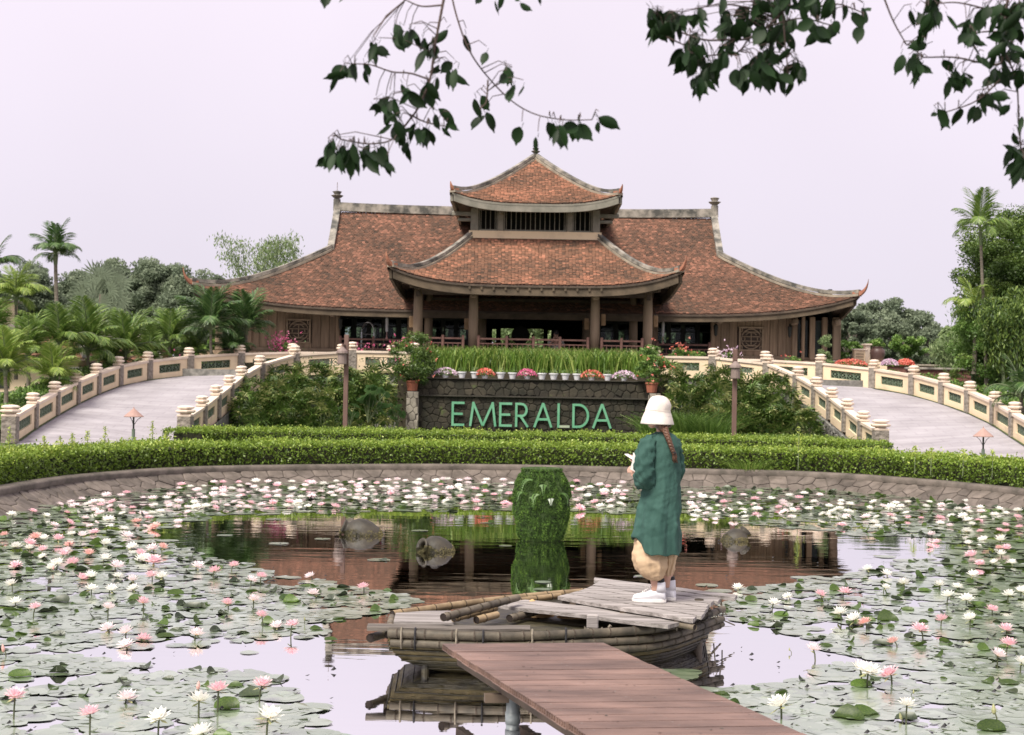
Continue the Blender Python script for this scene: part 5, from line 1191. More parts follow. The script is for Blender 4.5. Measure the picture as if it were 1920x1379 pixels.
# red tiled cottages half hidden by the palms on the left
def cottage(pa, pb, pt, pe, Y, label, seed):
    xa, xb = at(pa, pe, Y).x, at(pb, pe, Y).x; z0 = at(pa, pe, Y).z; z1 = at(pa, pt, Y+1.8).z; c = (xa+xb)/2; w = (xb-xa)/2
    r = empty('cottage', (c, Y+2, z0-1.6), label, 'cottage')
    MB().box((c, Y+2, z0-.9), (2*w-.8, 3, 1.9)).build('wall', M['cream'], r)
    f = Face((c, Y+2, 0), 0, lin(2.1, .05), lin(w, w*.62), lambda v: z0+(z1-z0)*(.85*v+.15*v*v), .1, 4, .1)
    deck(f, r, 20, 8); tiles(f, r, .16, .2, seed=seed)
    for ang in (R(90), R(-90)):
        g = Face((c, Y+2, 0), ang, lin(w, w*.62), lin(2.1, .05), lambda v: z0+(z1-z0)*(.85*v+.15*v*v), .1, 4, .1); deck(g, r, 10, 6); tiles(g, r, .18, .22, seed=seed+3)
    for sg in (-1, 1): m = MB(); m.sweep([f.edge(sg, v/6) for v in range(7)], .2, .16, 0); m.build('hip_ridge', M['ridge'], r)
    m = MB(); m.sweep([(c-w*.62, Y+2, z1), (c+w*.62, Y+2, z1)], .2, .18, 0); m.build('main_ridge', M['ridge'], r)
    m = MB(); m.box((c-w*.3, Y+.48, z0-.7), (.5, .04, .8)); m.build('window', M['frame_dark'], r)
cottage(-90, 160, 615, 672, 56, 'red tiled cottage roof at the left frame edge, behind the palms', 31)
cottage(95, 300, 632, 678, 58, 'red tiled cottage roof showing between the upright palms', 32)
b = at(2, 590, 60); r = empty('cream_gable_house', (b.x-1.2, 60, 1.5), 'cream house wall cut by the left frame edge', 'house')
MB().box((b.x-1.2, 60.5, 3.2), (2.4, 3, 3.4)).build('wall', M['cream'], r); MB().bbox((b.x-1.2, 60.5, 4.95), (2.7, 3.3, .12), .03).build('roof', M['ridge'], r)
# ---- lamp posts and path lights
def lamp_post(px, top, bot, Y, lx_, label):
    b = at(px, bot, Y); t = at(px+2, top, Y); b.z = .3; r = empty('wooden_lamp_post', tuple(b), label, 'lamp post')
    MB().bbox((b.x, Y, (.25+t.z)/2), (.12, .12, t.z-.25), .01).build('pole', M['lamp_pole'], r)
    l = at(px+lx_, top+42, Y); x, z = l.x, l.z
    m = MB(); m.lathe([(.12,-.20),(.13,-.18),(.12,.08),(.165,.10),(.15,.16),(.05,.26),(.03,.28)], 12, (x, Y-.18, z)); m.build('lantern', M['lamp_box'], r)
    MB().sweep([(b.x, Y+.04, z+.27), (x, Y-.2, z+.30)], .05, .05, 0).build('bracket', M['lamp_pole'], r)
lamp_post(647, 628, 806, 40.6, -4, 'tall wooden lamp post with a small lantern left of the sign wall')
lamp_post(1376, 655, 818, 40.6, 1, 'tall wooden lamp post with a small lantern right of the woman')
def path_light(px, top, bot, Y, label):
    b = at(px, bot, Y); t = at(px, top, Y); z = t.z; r = empty('path_light', (b.x, Y, .3), label, 'garden light')
    MB().lathe([(.20, -.175), (.205, -.165), (.10, -.075), (.045, -.03), (.012, .0), (.006, .03)], 14, (t.x, Y, z)).build('shade', M['pinkshade'], r)
    MB().tube([(t.x, Y, .3), (t.x, Y, z-.42)], .035, 8).build('stake', M['pipe_green'], r); MB().tube([(t.x, Y, z-.42), (t.x, Y, z-.12)], .018, 8).build('neck', M['frame_dark'], r)
    for k in range(3):
        a = k*2.09+.3; MB().tube([(t.x, Y, z-.36), (t.x+math.cos(a)*.07, Y+math.sin(a)*.07, z-.24), (t.x+math.cos(a)*.16, Y+math.sin(a)*.16, z-.165)], .006, 4).build('arm', M['frame_dark'], r)
path_light(251, 766, 835, 30.5, 'small garden light with a faded pink conical shade before the left ramp')
path_light(1844, 803, 868, 29.8, 'small garden light with a faded pink conical shade before the right ramp')
# ================================================================== JETTY
JZ = .34
M['screw'] = mat('screw_head', (.30,.27,.25), (.10,.06,.045), 40, .5)
A0 = on(828, 1207, JZ); B0 = on(1130, 1205, JZ); A1 = on(1110, 1379, JZ); B1 = on(1505, 1379, JZ)
jd = ((A1-A0).normalized()+(B1-B0).normalized()).normalized(); jw = B0-A0
jt = empty('jetty', (A0.x, A0.y, 0), 'brown composite-plank jetty running from the bamboo boat to the lower right', 'jetty')
npl = 30; step = .148; sy = step/abs(jd.y)
for i in range(npl):
    a = A0+jd*(i*sy); b = a+jw; rg = random.Random(i); e0 = rg.uniform(-.006, .006); e1 = rg.uniform(-.006, .006); zz = JZ+rg.uniform(-.0015, .0015)
    m = MB(); g = .0045; slope = jw.y/jw.x; sx = jd.x/jd.y
    def C(u, w, z, a=a, b=b):   # u 0..1 across the jetty, w along the walking direction (0..step)
        p = a.lerp(b, u); return Vector((p.x - sx*w + (e0 if u < .5 else e1), p.y-w, z))
    def bar(w0, w1, z0, z1, u0=0, u1=1):
        m.add([C(u0, w0, z0), C(u1, w0, z0), C(u1, w1, z0), C(u0, w1, z0), C(u0, w0, z1), C(u1, w0, z1), C(u1, w1, z1), C(u0, w1, z1)], [(0, 1, 2, 3), (7, 6, 5, 4), (0, 4, 5, 1), (1, 5, 6, 2), (2, 6, 7, 3), (3, 7, 4, 0)])
    bar(g, step-g, zz-.006, zz); bar(g, step-g, zz-.042, zz-.036)
    for k in range(5): w0 = g+(step-2*g-.004)*k/4; bar(w0, w0+.005, zz-.036, zz-.006)
    m.build('plank', M['comp'], jt)
m = MB(); rg = random.Random(8)
for i in range(npl):
    for u in (.06, .5, .94):
        for w_ in (.04, .105):
            p = A0.lerp(B0, u)+jd*(i*sy); m.lathe([(.0045, 0), (.0035, .001)], 6, (p.x-jd.x/jd.y*w_+rg.uniform(-.004, .004), p.y-w_, JZ+.0016))
m.build('screw_heads', M['screw'], jt)['kind'] = 'stuff'
m = MB(); rg = random.Random(18)
for k in range(26):
    p = A0.lerp(B0, rg.uniform(.05, .95))+jd*rg.uniform(.1, 3.2); s_ = rg.uniform(.006, .016); a = rg.uniform(0, 6.28); d = Vector((math.cos(a), math.sin(a), 0))*s_; n_ = Vector((-d.y, d.x, 0))*.45
    m.add([(p.x, p.y, JZ+.003), p+d+n_+Vector((0, 0, .006)), p+d*2+Vector((0, 0, .004)), p+d-n_+Vector((0, 0, .003))], [(0, 1, 2, 3)])
o = m.build('fallen_leaves', M['bark']); tag(o, 'few tiny dry leaf scraps fallen on the brown jetty boards', 'debris', kind='stuff')
for u in (.11, .5, .89):
    s_ = A0.lerp(B0, u)+jd*.03; MB().sweep([s_, s_+jd*(npl*sy-.1)], .05, .09, -.136).build('joist', M['wood_dark'], jt)
def pipe(u, t, r=.042):
    p = A0.lerp(B0, u)+jd*t; m = MB(); m.tube([(p.x, p.y, -.6), (p.x, p.y, JZ-.13)], r, 14); m.tube([(p.x, p.y, .02), (p.x, p.y, .09)], r*1.12, 14); m.build('pipe_leg', M['pvc'], jt, True)
pipe(.16, .95); pipe(.93, .95); pipe(.1, 3.2); pipe(.93, 3.2)
MB().sweep([A0+jd*.95+Vector((0,0,-.03)), B0+jd*.95+Vector((0,0,-.03))], .06, .05, -.16).build('crossbeam', M['wood_dark'], jt)

# ================================================================== BAMBOO BOAT
bo = empty('bamboo_boat', (.4, 11.6, 0), 'old woven bamboo boat with bamboo rims and silvered plank decks, moored at the jetty end', 'boat')
def bamboo_pole(pts, r, parent, mt='bamboo', seed=1, nodes=.2, name='bamboo_pole', taper=.9, hollow=True):
    P = catmull(pts, 6) if len(pts) > 2 else [Vector(pts[0]).lerp(Vector(pts[1]), k/10) for k in range(11)]
    L = path_len(P); T = L[-1]; rg = random.Random(seed)
    def pt(u): k = min(int(np.searchsorted(L, u, side='right'))-1, len(P)-2); return P[k].lerp(P[k+1], (u-L[k])/(L[k+1]-L[k]))
    us = [0]; nd = []; u = rg.uniform(.05, nodes)
    while u < T-.04: us += [u-.018, u-.006, u, u+.006, u+.018]; nd.append(u); u += nodes*rg.uniform(.8, 1.25)
    us.append(T); us = sorted(set(max(0, min(T, q)) for q in us)); us2 = [us[0]]
    for q in us[1:]:
        g_ = int((q-us2[-1])/.12)
        a = us2[-1]
        for k in range(1, g_+1): us2.append(a+(q-a)*k/(g_+1))
        us2.append(q)
    rr = [r*(1-(1-taper)*q/T)*(1.13 if any(abs(q-n_) < .002 for n_ in nd) else 1) for q in us2]
    m = MB(); m.tube([pt(q) for q in us2], rr, 9, cap=False); o = m.build(name, M[mt], parent, True)
    m = MB()
    for n_ in nd:
        t = (pt(min(n_+.01, T))-pt(max(n_-.01, 0))).normalized(); c = pt(n_); m.tube([c-t*.004, c+t*.004], [r*1.15]*2, 9, cap=False)
    if nd: q_ = m.build('joints', M['bamboo_node'], o); q_['kind'] = 'stuff'
    m = MB()
    for e, s_ in ((0, .012), (T, -.012)):
        c = pt(e); c2 = pt(max(0, min(T, e+s_))); rr_ = r*(1 if e == 0 else taper)*.80
        m.tube([c2, c2.lerp(c, .6)], rr_*1.15, 9)
    m.build('hollow_end', M['bamboo_in'], o); return o
GZB = .27
near = [on(728, 1192, GZB), on(930, 1198, GZB), on(1100, 1192, GZB), on(1240, 1182, GZB), on(1330, 1155, GZB)]
farr = [on(735, 1158, GZB), on(895, 1135, GZB), on(1055, 1118, GZB), on(1180, 1112, GZB), on(1325, 1124, GZB)]
outl = catmull(near, 6)+list(reversed(catmull(farr, 6)))
cen = Vector((sum(p.x for p in outl)/len(outl), sum(p.y for p in outl)/len(outl), 0))
def hull_ring(s, z, bow=0):
    out = []
    for p in outl:
        q = cen+(Vector((p.x, p.y, 0))-cen)*s; f = max(0, (cen.x-.15-p.x))/1.2
        out.append(Vector((q.x+bow*f, q.y, z)))
    return out
m = MB(); m.loft([hull_ring(1.0, .25), hull_ring(1.0, .17, .02), hull_ring(.985, .09, .09), hull_ring(.95, .03, .22), hull_ring(.88, -.04, .42), hull_ring(.6, -.12, .5)]); 
nh = len(outl); m.f = m.f[:-1]; m.m = [0 if i < nh*2 else 1 for i in range(len(m.f))]; m.build('woven_hull', [M['hull'], M['hull_wet']], bo, True)
m = MB(); R_ = [hull_ring(.975, .245), hull_ring(.945, .17, .07), hull_ring(.89, .10, .22), hull_ring(.80, .05, .42), hull_ring(.3, .03, .42)]; m.loft(R_[::-1]); m.build('woven_lining', M['hull_in'], bo, True)
# woven ribs on the outside
m = MB()
for k, (s, z, bw) in enumerate(((1.0, .225, .008), (1.0, .195, .014), (1.0, .17, .02), (.992, .13, .055), (.985, .093, .09), (.97, .065, .15), (.953, .035, .21))):
    q = [p for p in hull_ring(s+.006, z, bw)]; m.tube(q+[q[0]], .0055, 4, cap=False)
m.build('weave_bands', M['hull_wet'], bo, True)['kind'] = 'stuff'
bamboo_pole([p+Vector((0, -.02, .02)) for p in near], .034, bo, 'bamboo_old', seed=1, nodes=.17, name='gunwale')
bamboo_pole([p+Vector((.02, -.03, -.045)) for p in near[:4]]+[near[4]+Vector((.10,-.02,-.02))], .028, bo, 'bamboo_old', seed=2, nodes=.16, name='gunwale')
bamboo_pole([near[2]+Vector((.1,-.035,-.10)), near[3]+Vector((0,-.035,-.10)), near[4]+Vector((.1,-.03,-.06))], .026, bo, 'bamboo_old', seed=3, nodes=.15, name='gunwale')
bamboo_pole([p+Vector((0, .02, .02)) for p in farr], .032, bo, 'bamboo_t', seed=4, nodes=.2, name='gunwale')
bamboo_pole([near[0]+Vector((0, .02, .0)), farr[0]+Vector((0, 0, .0))], .03, bo, seed=5, name='gunwale')
m1 = on(1235, 1190, .2); m2 = on(1356, 1142, .24); bamboo_pole([m1, m2], .030, bo, seed=6, nodes=.16, name='gunwale')
bamboo_pole([on(1290, 1185, .14), on(1340, 1163, .18)], .026, bo, seed=7, nodes=.15, name='gunwale')
# lashings along the gunwale
for k, px in enumerate((757, 790, 845, 905, 1000, 1065, 1262, 1283, 1310)):
    c = min((p for p in catmull(near, 8)), key=lambda p: abs(proj(tuple(p))[0]-px)); 
    m = MB(); m.tube([c+Vector((.0+.05*math.cos(a)*0, -.02+.048*math.cos(a), -.01+.075*math.sin(a))) for a in [i*math.pi/5 for i in range(11)]], .007, 5, cap=False); m.build('lashing', M['black'] if k % 2 else M['rope'], bo)
# tan woven heap showing between the bench and the rim
for k, (px, py, sx_, sy_, hh2) in enumerate(((1005, 1166, .20, .15, .17), (1075, 1170, .20, .13, .13))):
    c = on(px, py, .20); c.z = .17; m = MB(); rg = random.Random(k)
    m.grid(lambda u, v, c=c, sx_=sx_, sy_=sy_, hh2=hh2, k=k: (c.x+(u*2-1)*sx_, c.y+(v*2-1)*sy_, c.z+hh2*max(0, 1-(u*2-1)**2)*max(0, 1-(v*2-1)**2)**.7*(1+.5*noise.noise(Vector((u*4, v*4, k))))+.008*math.sin(u*40)*math.sin(v*30)), 28, 22); m.build('woven_lining', M['hull_in'], bo, True)
# decks of grey planks: each board its own object
def board(p0, p1, q1, q0, th=.028, mt='deck_grey', name='plank', parent=bo, nseg=8, cup=.004, rag=.0, seed=1):
    """four corners on top, p0-p1 one long side, q0-q1 the other"""
    m = MB(); rg = random.Random(seed); vs = []
    for i in range(nseg+1):
        u = i/nseg; a = Vector(p0).lerp(p1, u); b = Vector(q0).lerp(q1, u); w = Vector((0, 0, rg.uniform(-cup, cup)))
        j1 = (b-a).normalized()*rg.uniform(-rag, rag)
        vs += [a+w+j1, b+w+j1, b+w+j1-Vector((0, 0, th)), a+w+j1-Vector((0, 0, th))]
    fs = []
    for i in range(nseg):
        for j in range(4): fs.append((i*4+j, i*4+(j+1) % 4, (i+1)*4+(j+1) % 4, (i+1)*4+j))
    fs += [(3, 2, 1, 0), tuple(range(nseg*4, nseg*4+4))]; m.add(vs, fs); return m.build(name, M[mt], parent)
PZ = .40
q00 = on(1128, 1083, PZ); q01 = on(1352, 1114, PZ); q10 = on(1045, 1119, PZ); q11 = on(1304, 1162, PZ)
nb_ = 7
for k in range(nb_):
    t0, t1 = k/nb_+.008, (k+1)/nb_-.008; rg = random.Random(k+5)
    curve = lambda t: -.30*math.sin(math.pi*t)*.28   # concave left edge
    L0 = q00.lerp(q10, t0)+Vector((-curve(t0)*.9, 0, 0)); L1 = q00.lerp(q10, t1)+Vector((-curve(t1)*.9, 0, 0)); R0 = q01.lerp(q11, t0); R1 = q01.lerp(q11, t1)
    ex = rg.uniform(-.03, .05)*(R0-L0).normalized()
    if k == 0: L0 = L0+Vector((-.06, 0, 0)); L1 = L1+Vector((-.05, 0, 0)); ex = Vector((.13, -.03, 0))
    if k == nb_-1: ex = Vector((-.02, 0, 0))
    board(L0, R0+ex, R1+ex, L1, seed=k, rag=.004, cup=.003)
# deck frame under the boards
for t in (.12, .5, .88):
    a = q00.lerp(q01, t); b = q10.lerp(q11, t); MB().sweep([a, b], .05, .05, -.08).build('deck_bearer', M['wood_dark'], bo)
bamboo_pole([q10+Vector((.05, .02, -.06)), q11+Vector((0, .02, -.06))], .025, bo, seed=11)
# bench of two boards
BZ = .36
a, b, c, d = on(985, 1124, BZ), on(1302, 1160, BZ), on(1252, 1173, BZ), on(925, 1133, BZ)
board(a, b, b.lerp(c, .5)-Vector((0,.004,0)), a.lerp(d, .48), seed=21, rag=.003); board(a.lerp(d, .54), b.lerp(c, .53), c, d, seed=22, rag=.003)
# low board on the near bow side
a, b, c, d = on(690, 1170, .33), on(994, 1173, .33), on(994, 1181, .33), on(688, 1176, .33); board(a, b, c, d, .03, mt='board_old', seed=23)
MB().bbox((.5*(a.x+d.x)+.5, (a.y+d.y)/2, .275), (.05, .08, .06), .01).build('block', M['deck_grey'], bo); MB().bbox(((b.x+c.x)/2-.14, (b.y+c.y)/2, .275), (.06, .08, .06), .01).build('block', M['deck_grey'], bo)
# pale flat bow deck
P = [on(738, 1166, .31), on(742, 1150, .31), on(800, 1146, .31), on(845, 1146, .31), on(852, 1168, .31)]
m = MB(); m.prism([(p.x, p.y) for p in P], .285, .312); m.build('bow_board', M['deck_grey'], bo)
# long loose bamboos
bamboo_pole([on(831, 1158, .39), on(971, 1121, .42)], .030, bo, seed=31, nodes=.14)
bamboo_pole([on(850, 1161, .34), on(930, 1141, .36)], .024, bo, 'bamboo_t', seed=32, nodes=.13)
bamboo_pole([on(893, 1163, .33), on(932, 1153, .34)], .030, bo, 'bamboo_t', seed=33, nodes=.12)
bamboo_pole([on(955, 1160, .30), on(1005, 1148, .30)], .030, bo, seed=34, nodes=.1)
bamboo_pole([on(694, 1197, .24), on(742, 1182, .24)], .033, bo, seed=35, nodes=.3)
bamboo_pole([on(960, 1128, .33), on(1050, 1117, .34)], .026, bo, 'bamboo_t', seed=36, nodes=.13)
# upright stakes
def stake(px, pt, Y_or, z1, r, seed, label=None):
    p = Y_or; m = bamboo_pole([(p.x, p.y, -.5), (p.x+.005, p.y, (z1-.5)/2), (p.x+.01, p.y, z1)], r, bo, 'bamboo', seed=seed, nodes=.17, name='stake', taper=.95); return m
w = on(1307, 1222, 0); stake(1307, 1125, w, .41, .038, 41)
w = on(1110, 1197, .22); w2 = Vector((w.x, w.y-.03, 0)); MB().bbox((w2.x, w2.y, .30), (.085, .05, .20), .008).build('stake', M['deck_grey'], bo)
w = on(797, 1262, .0); MB().tube([(w.x, w.y, -.3), (w.x, w.y, .12)], .028, 10).build('stake', M['hull_wet'], bo)
for k in range(7):
    rg = random.Random(60+k); c = Vector((w2.x+.01, w2.y-.03, .27)); m = MB(); a0 = rg.uniform(0, 6)
    m.tube([c+Vector((.075*math.cos(a), -.012*math.sin(a)-.01, rg.uniform(-.03, .03)+.02*math.sin(2*a+a0))) for a in [i*.7 for i in range(8)]], .006, 5); m.build('rope', M['rope'], bo)
m = MB(); m.tube([w2+Vector((.05,-.04,.22)), w2+Vector((.13,-.05,.33))], .012, 5); m.tube([w2+Vector((.07,-.05,.24)), w2+Vector((.17,-.05,.30))], .010, 5); m.build('rope_ends', M['rope'], bo)
for k in range(9):
    rg = random.Random(90+k); c = on(1335, 1150, .2); m = MB(); p = c+Vector((rg.uniform(-.08, .12), rg.uniform(-.1, .1), rg.uniform(-.05, .12)))
    m.tube([p, p+Vector((rg.uniform(-.1, .12), rg.uniform(-.08, .05), rg.uniform(-.12, .1))), p+Vector((rg.uniform(-.05, .16), 0, rg.uniform(-.16, .02)))], .006, 4); m.build('frayed_cane', M['rope'], bo)

# ================================================================== JARS in the pond
def moss_jar():
    p = on(1014, 1013, 0); r = empty('mossy_jar', (p.x, p.y, 0), 'tall upright jar wholly overgrown with bright moss and ferns, standing in the pond', 'jar')
    s = FPX/p.y; prof = [(.22,-.25),(.25,0),(.285,.10),(.325,.28),(.355,.50),(.352,.66),(.33,.76),(.285,.86),(.245,.915),(.255,.95),(.22,.95),(.18,.90)]
    m = MB(); m.lathe(prof, 28); o = link('jar_body', m.mesh('jar_body', M['moss_body'], smooth=True), r)
    rg = np.random.RandomState(5); n = 26000; zz = rg.uniform(.02, .95, n); pr = np.array(prof); rad = np.interp(zz, pr[1:10, 1], pr[1:10, 0]); th = rg.rand(n)*2*np.pi
    bumps = np.array([noise.noise(Vector((math.cos(t)*3.2, math.sin(t)*3.2, z*7)))+.6*noise.noise(Vector((math.cos(t)*8, math.sin(t)*8, z*16))) for t, z in zip(th, zz)])
    keep = bumps > -.45; th, zz, rad, bumps = th[keep], zz[keep], rad[keep], bumps[keep]; n = len(th)
    rr = rad+.012+.035*np.clip(bumps, -.5, 1)+rg.rand(n)*.012; zz = zz-rg.rand(n)*.015
    C = np.stack([np.cos(th)*rr, np.sin(th)*rr, zz], 1); V, F = leaf_quads(C, rg.uniform(.012, .03, n), rg, .6)
    c = .35+.5*bumps+rg.normal(size=n)*.18; link('moss', fast_mesh('moss', V, F, M['moss'], np.clip(c, 0, 1)), r)
    # hanging ferns
    for k in range(7):
        g = random.Random(k+300); a = g.uniform(-2.1, -.7) if k < 5 else g.uniform(-2.9, -.2); z0 = g.uniform(.42, .84) if k else .58; P0 = Vector((math.cos(a)*.35, math.sin(a)*.35, z0)); d = Vector((math.cos(a+g.uniform(-.7, .7)), math.sin(a), 0)); m = MB(); L_ = g.uniform(.13, .24)
        for b in range(11):
            t = b/10; q = P0+d*L_*.55*math.sin(t*1.6)+Vector((0, 0, .05*t-L_*.9*t*t)); sd_ = d.cross(Vector((0, 0, 1))).normalized(); l = .05*(1-t*.8)
            for sg in (-1, 1): m.add([q, q+sd_*sg*l+Vector((0, 0, -.012)), q+sd_*sg*l*.9+d*.012+Vector((0, 0, -.03))], [(0, 1, 2)])
        link('fern', m.mesh('fern', M['fern_pale'] if k == 0 else M['fern']), r)
M['fern'] = mat('fern_green', (.05,.13,.02), (.12,.22,.05), 20, .5, trans=.3); M['fern_pale'] = mat('pale_fern', (.35,.42,.32), (.45,.5,.4), 20, .5, trans=.2)
moss_jar()
def tilted_jar(px, py, rot, label, s=1., seed=1, dz=.0):
    p = on(px, py, 0); r = empty('tilted_jar', (p.x, p.y, 0), label, 'jar', 'clay jars lying in the pond')
    Mx = Matrix.Rotation(R(rot[0]), 3, 'Z') @ Matrix.Rotation(R(rot[1]), 3, 'Y')
    prof = [(.02,-.30),(.13,-.29),(.20,-.20),(.245,-.06),(.25,.05),(.22,.17),(.15,.25),(.10,.285),(.095,.31),(.125,.335),(.13,.355),(.10,.365),(.075,.33),(.07,.27),(.12,.18)]
    m = MB(); m.mi = 0; m.lathe([(a*s, b*s) for a, b in prof], 26, (0, 0, dz), Mx); 
    o = link('body', m.mesh('body', M['jar'], smooth=True), r)
    # slimy algae skirt near the water
    v = [Vector(q) for q in m.v]; rg = np.random.RandomState(seed); f = [q for q in m.f if len(q) == 4]; C = []
    for _ in range(30000):
        q = f[rg.randint(len(f))]; a, b = rg.rand(2); pnt = v[q[0]].lerp(v[q[1]], a).lerp(v[q[3]].lerp(v[q[2]], a), b)
        lim = .075+.05*noise.noise(pnt*9)
        if -.01 < pnt.z < lim and rg.rand() > pnt.z/lim*.75: C.append(pnt*1.012)
    C = np.array([tuple(c) for c in C]); V, F = leaf_quads(C, rg.uniform(.008, .02, len(C)), rg, .7); link('algae', fast_mesh('algae', V, F, M['algae'], rg.rand(len(C))), r)['kind'] = 'stuff'
tilted_jar(681, 1003, (183, 68), 'tilted clay jar with its neck up to the left, leftmost in the pond', .82, 1, .0)
tilted_jar(820, 1034, (222, 70), 'clay jar with its round mouth turned towards the viewer, left of the mossy jar', .74, 2, -.005)
tilted_jar(1376, 1014, (25, 50), 'half sunk clay jar with its neck behind, right of the woman', .68, 3, -.03)

# ================================================================== WATER LILIES
pads_open = [
 [(285,1003),(330,985),(430,968),(640,960),(900,958),(1180,962),(1330,968),(1430,985),(1560,1000),(1700,1008),(1780,1015),(1800,1030),(1760,1045),(1690,1055),(1640,1068),(1590,1078),(1480,1088),(1400,1102),(1350,1112),(1340,1150),(1100,1180),(760,1190),(640,1205),(608,1195),(600,1175),(650,1160),(760,1140),(790,1118),(740,1108),(640,1098),(560,1085),(470,1062),(420,1050),(330,1020)],
 [(600,1200),(760,1180),(860,1200),(1060,1379),(1200,1600),(680,1600),(640,1379),(600,1335),(540,1290),(480,1262),(380,1250),(150,1240),(100,1225),(180,1212),(330,1215),(480,1205)],
 [(1330,1150),(1385,1165),(1440,1185),(1520,1205),(1590,1235),(1560,1260),(1490,1275),(1400,1290),(1350,1300),(1290,1250)]]
def inpoly(x, y, P):
    c = False; j = len(P)-1
    for i in range(len(P)):
        if (P[i][1] > y) != (P[j][1] > y) and x < (P[j][0]-P[i][0])*(y-P[i][1])/(P[j][1]-P[i][1])+P[i][0]: c = not c
        j = i
    return c
pondxy = [(p.x, p.y) for p in offs(-.10)]
jet = [(A0.x-.05, A0.y+.05), (B0.x+.05, B0.y+.05), (B0.x+jd.x*9, B0.y+jd.y*9), (A0.x+jd.x*9, A0.y+jd.y*9)]
boatp = [(p.x, p.y) for p in hull_ring(1.06, 0)]
def pad_ok(x, y, rg):
    if not inpoly(x, y, pondxy) or inpoly(x, y, jet) or inpoly(x, y, boatp): return False
    px, py = proj((x, y, 0)); px += noise.noise(Vector((x*1.3, y*1.3, 0)))*26; py += noise.noise(Vector((x*1.3, y*1.3, 9)))*9
    for k, P in enumerate(pads_open):
        if inpoly(px, py, P): return rg.random() < .006
    nz = noise.noise(Vector((x*.7, y*.7, 4)))
    if py > 1190 and px < 700: return rg.random() < .60+nz*.8
    if py > 1190: return rg.random() < .78+nz*.7
    return rg.random() < .95+nz*.3
rg = random.Random(77); pads = []
for _ in range(16800):
    y = rg.uniform(8.1**.55, 31.2**.55)**(1/.55); x = rg.uniform(-.48, .48)*y
    if pad_ok(x, y, rg): pads.append((x, y))
def pad_geo(x, y, z, r, rg, seg=13, dome_=0):
    a0 = rg.uniform(0, 6.28); V = [(x, y, z)]; tx, ty = rg.gauss(0, .02), rg.gauss(0, .02)
    for k in range(seg):
        a = a0+.13+(6.28-.26)*k/(seg-1); q = r*(1+.05*math.sin(3*a+a0)+rg.uniform(-.03, .03)); dx, dy = q*math.cos(a), q*math.sin(a)
        V.append((x+dx, y+dy, z+.0005+(rg.uniform(0, .007) if rg.random() < .10 else 0)))
    return V, [(0, k, k+1) for k in range(1, seg)]
pads.sort(key=lambda p: p[1])
def zone(px, py):
    side = 'left' if px < 960 else 'right'
    if py > 1215: return 'open pads in the nearest water '+('left' if side == 'left' else 'right')+' of the jetty'
    if py > 1060: return 'pads in the middle water '+('left' if side == 'left' else 'right')+' of the bamboo boat'
    return 'pads in the far water '+side+' of the mossy jar'
PADZ = {'nl':'pale flat lily pad in the nearest water, left of the jetty','nr':'pale flat lily pad in the nearest water, right of the jetty','ml':'pale flat lily pad level with the boat, to its left','mr':'pale flat lily pad level with the boat, to its right'}
V = []; F = []; RN = []; nind = 0
for i, (x, y) in enumerate(pads):
    px, py = proj((x, y, 0)); r_ = rg.uniform(.055, .145); z = .003+rg.random()*.004
    if nind < 295 and -30 < px < 1950 and py < 1400 and r_ > .122:
        v, f = pad_geo(0, 0, 0, r_, rg, 17); m = MB(); m.add(v, f); o = link('lily_pad', m.mesh('lily_pad', M['pad1']), None, (x, y, z))
        row = 'bottom row' if py > 1330 else 'second row up' if py > 1285 else 'third row up' if py > 1240 else 'fourth row up'
        colm = 'by the left frame edge' if px < 200 else 'left of centre' if px < 450 else 'just left of the jetty' if px < 960 else 'just right of the jetty' if px < 1520 else 'right of centre' if px < 1720 else 'by the right frame edge'
        tag(o, 'pale flat lily pad '+colm+', '+row+' of the near water', 'lily pad', 'flat lily pads floating on the pond'); nind += 1; continue
    v, f = pad_geo(x, y, z, r_, rg, 11); n0 = len(V); V += v; F += [tuple(k+n0 for k in q) for q in f]; RN += [rg.random()]*len(f)
o = link('lily_pads', fast_mesh('lily_pads', V, F, M['pad'], RN)); tag(o, 'countless flat pale lily pads covering the rest of the pond', 'lily pads', kind='stuff')
# raised and curled leaves
def curl_mesh(seed, mt):
    g = random.Random(seed); m = MB(); n = 14; fold = g.uniform(.5, 1.5); vs = [(0, 0, .03)]
    for ring_ in (.5, 1):
        for k in range(n):
            a = 6.28*k/n; q = ring_*(1+.06*math.sin(3*a+seed)); x, y = q*math.cos(a), q*math.sin(a)*.85; zz = .03+fold*.95*max(0, y)**1.3*q+.12*g.random()*ring_+(.25*max(0, -y)**2)
            y2 = y*(1-.45*fold*max(0, y)*.6); vs.append((x, y2, zz))
    fs = [(0, 1+k, 1+(k+1) % n) for k in range(n)]+[(1+k, 1+n+k, 1+n+(k+1) % n, 1+(k+1) % n) for k in range(n)]; m.add(vs, fs); return m.mesh('leaf_blade', M[mt], smooth=True)
CU = [curl_mesh(k, 'curl') for k in range(5)]; CD = [curl_mesh(k+9, 'curl_d') for k in range(4)]
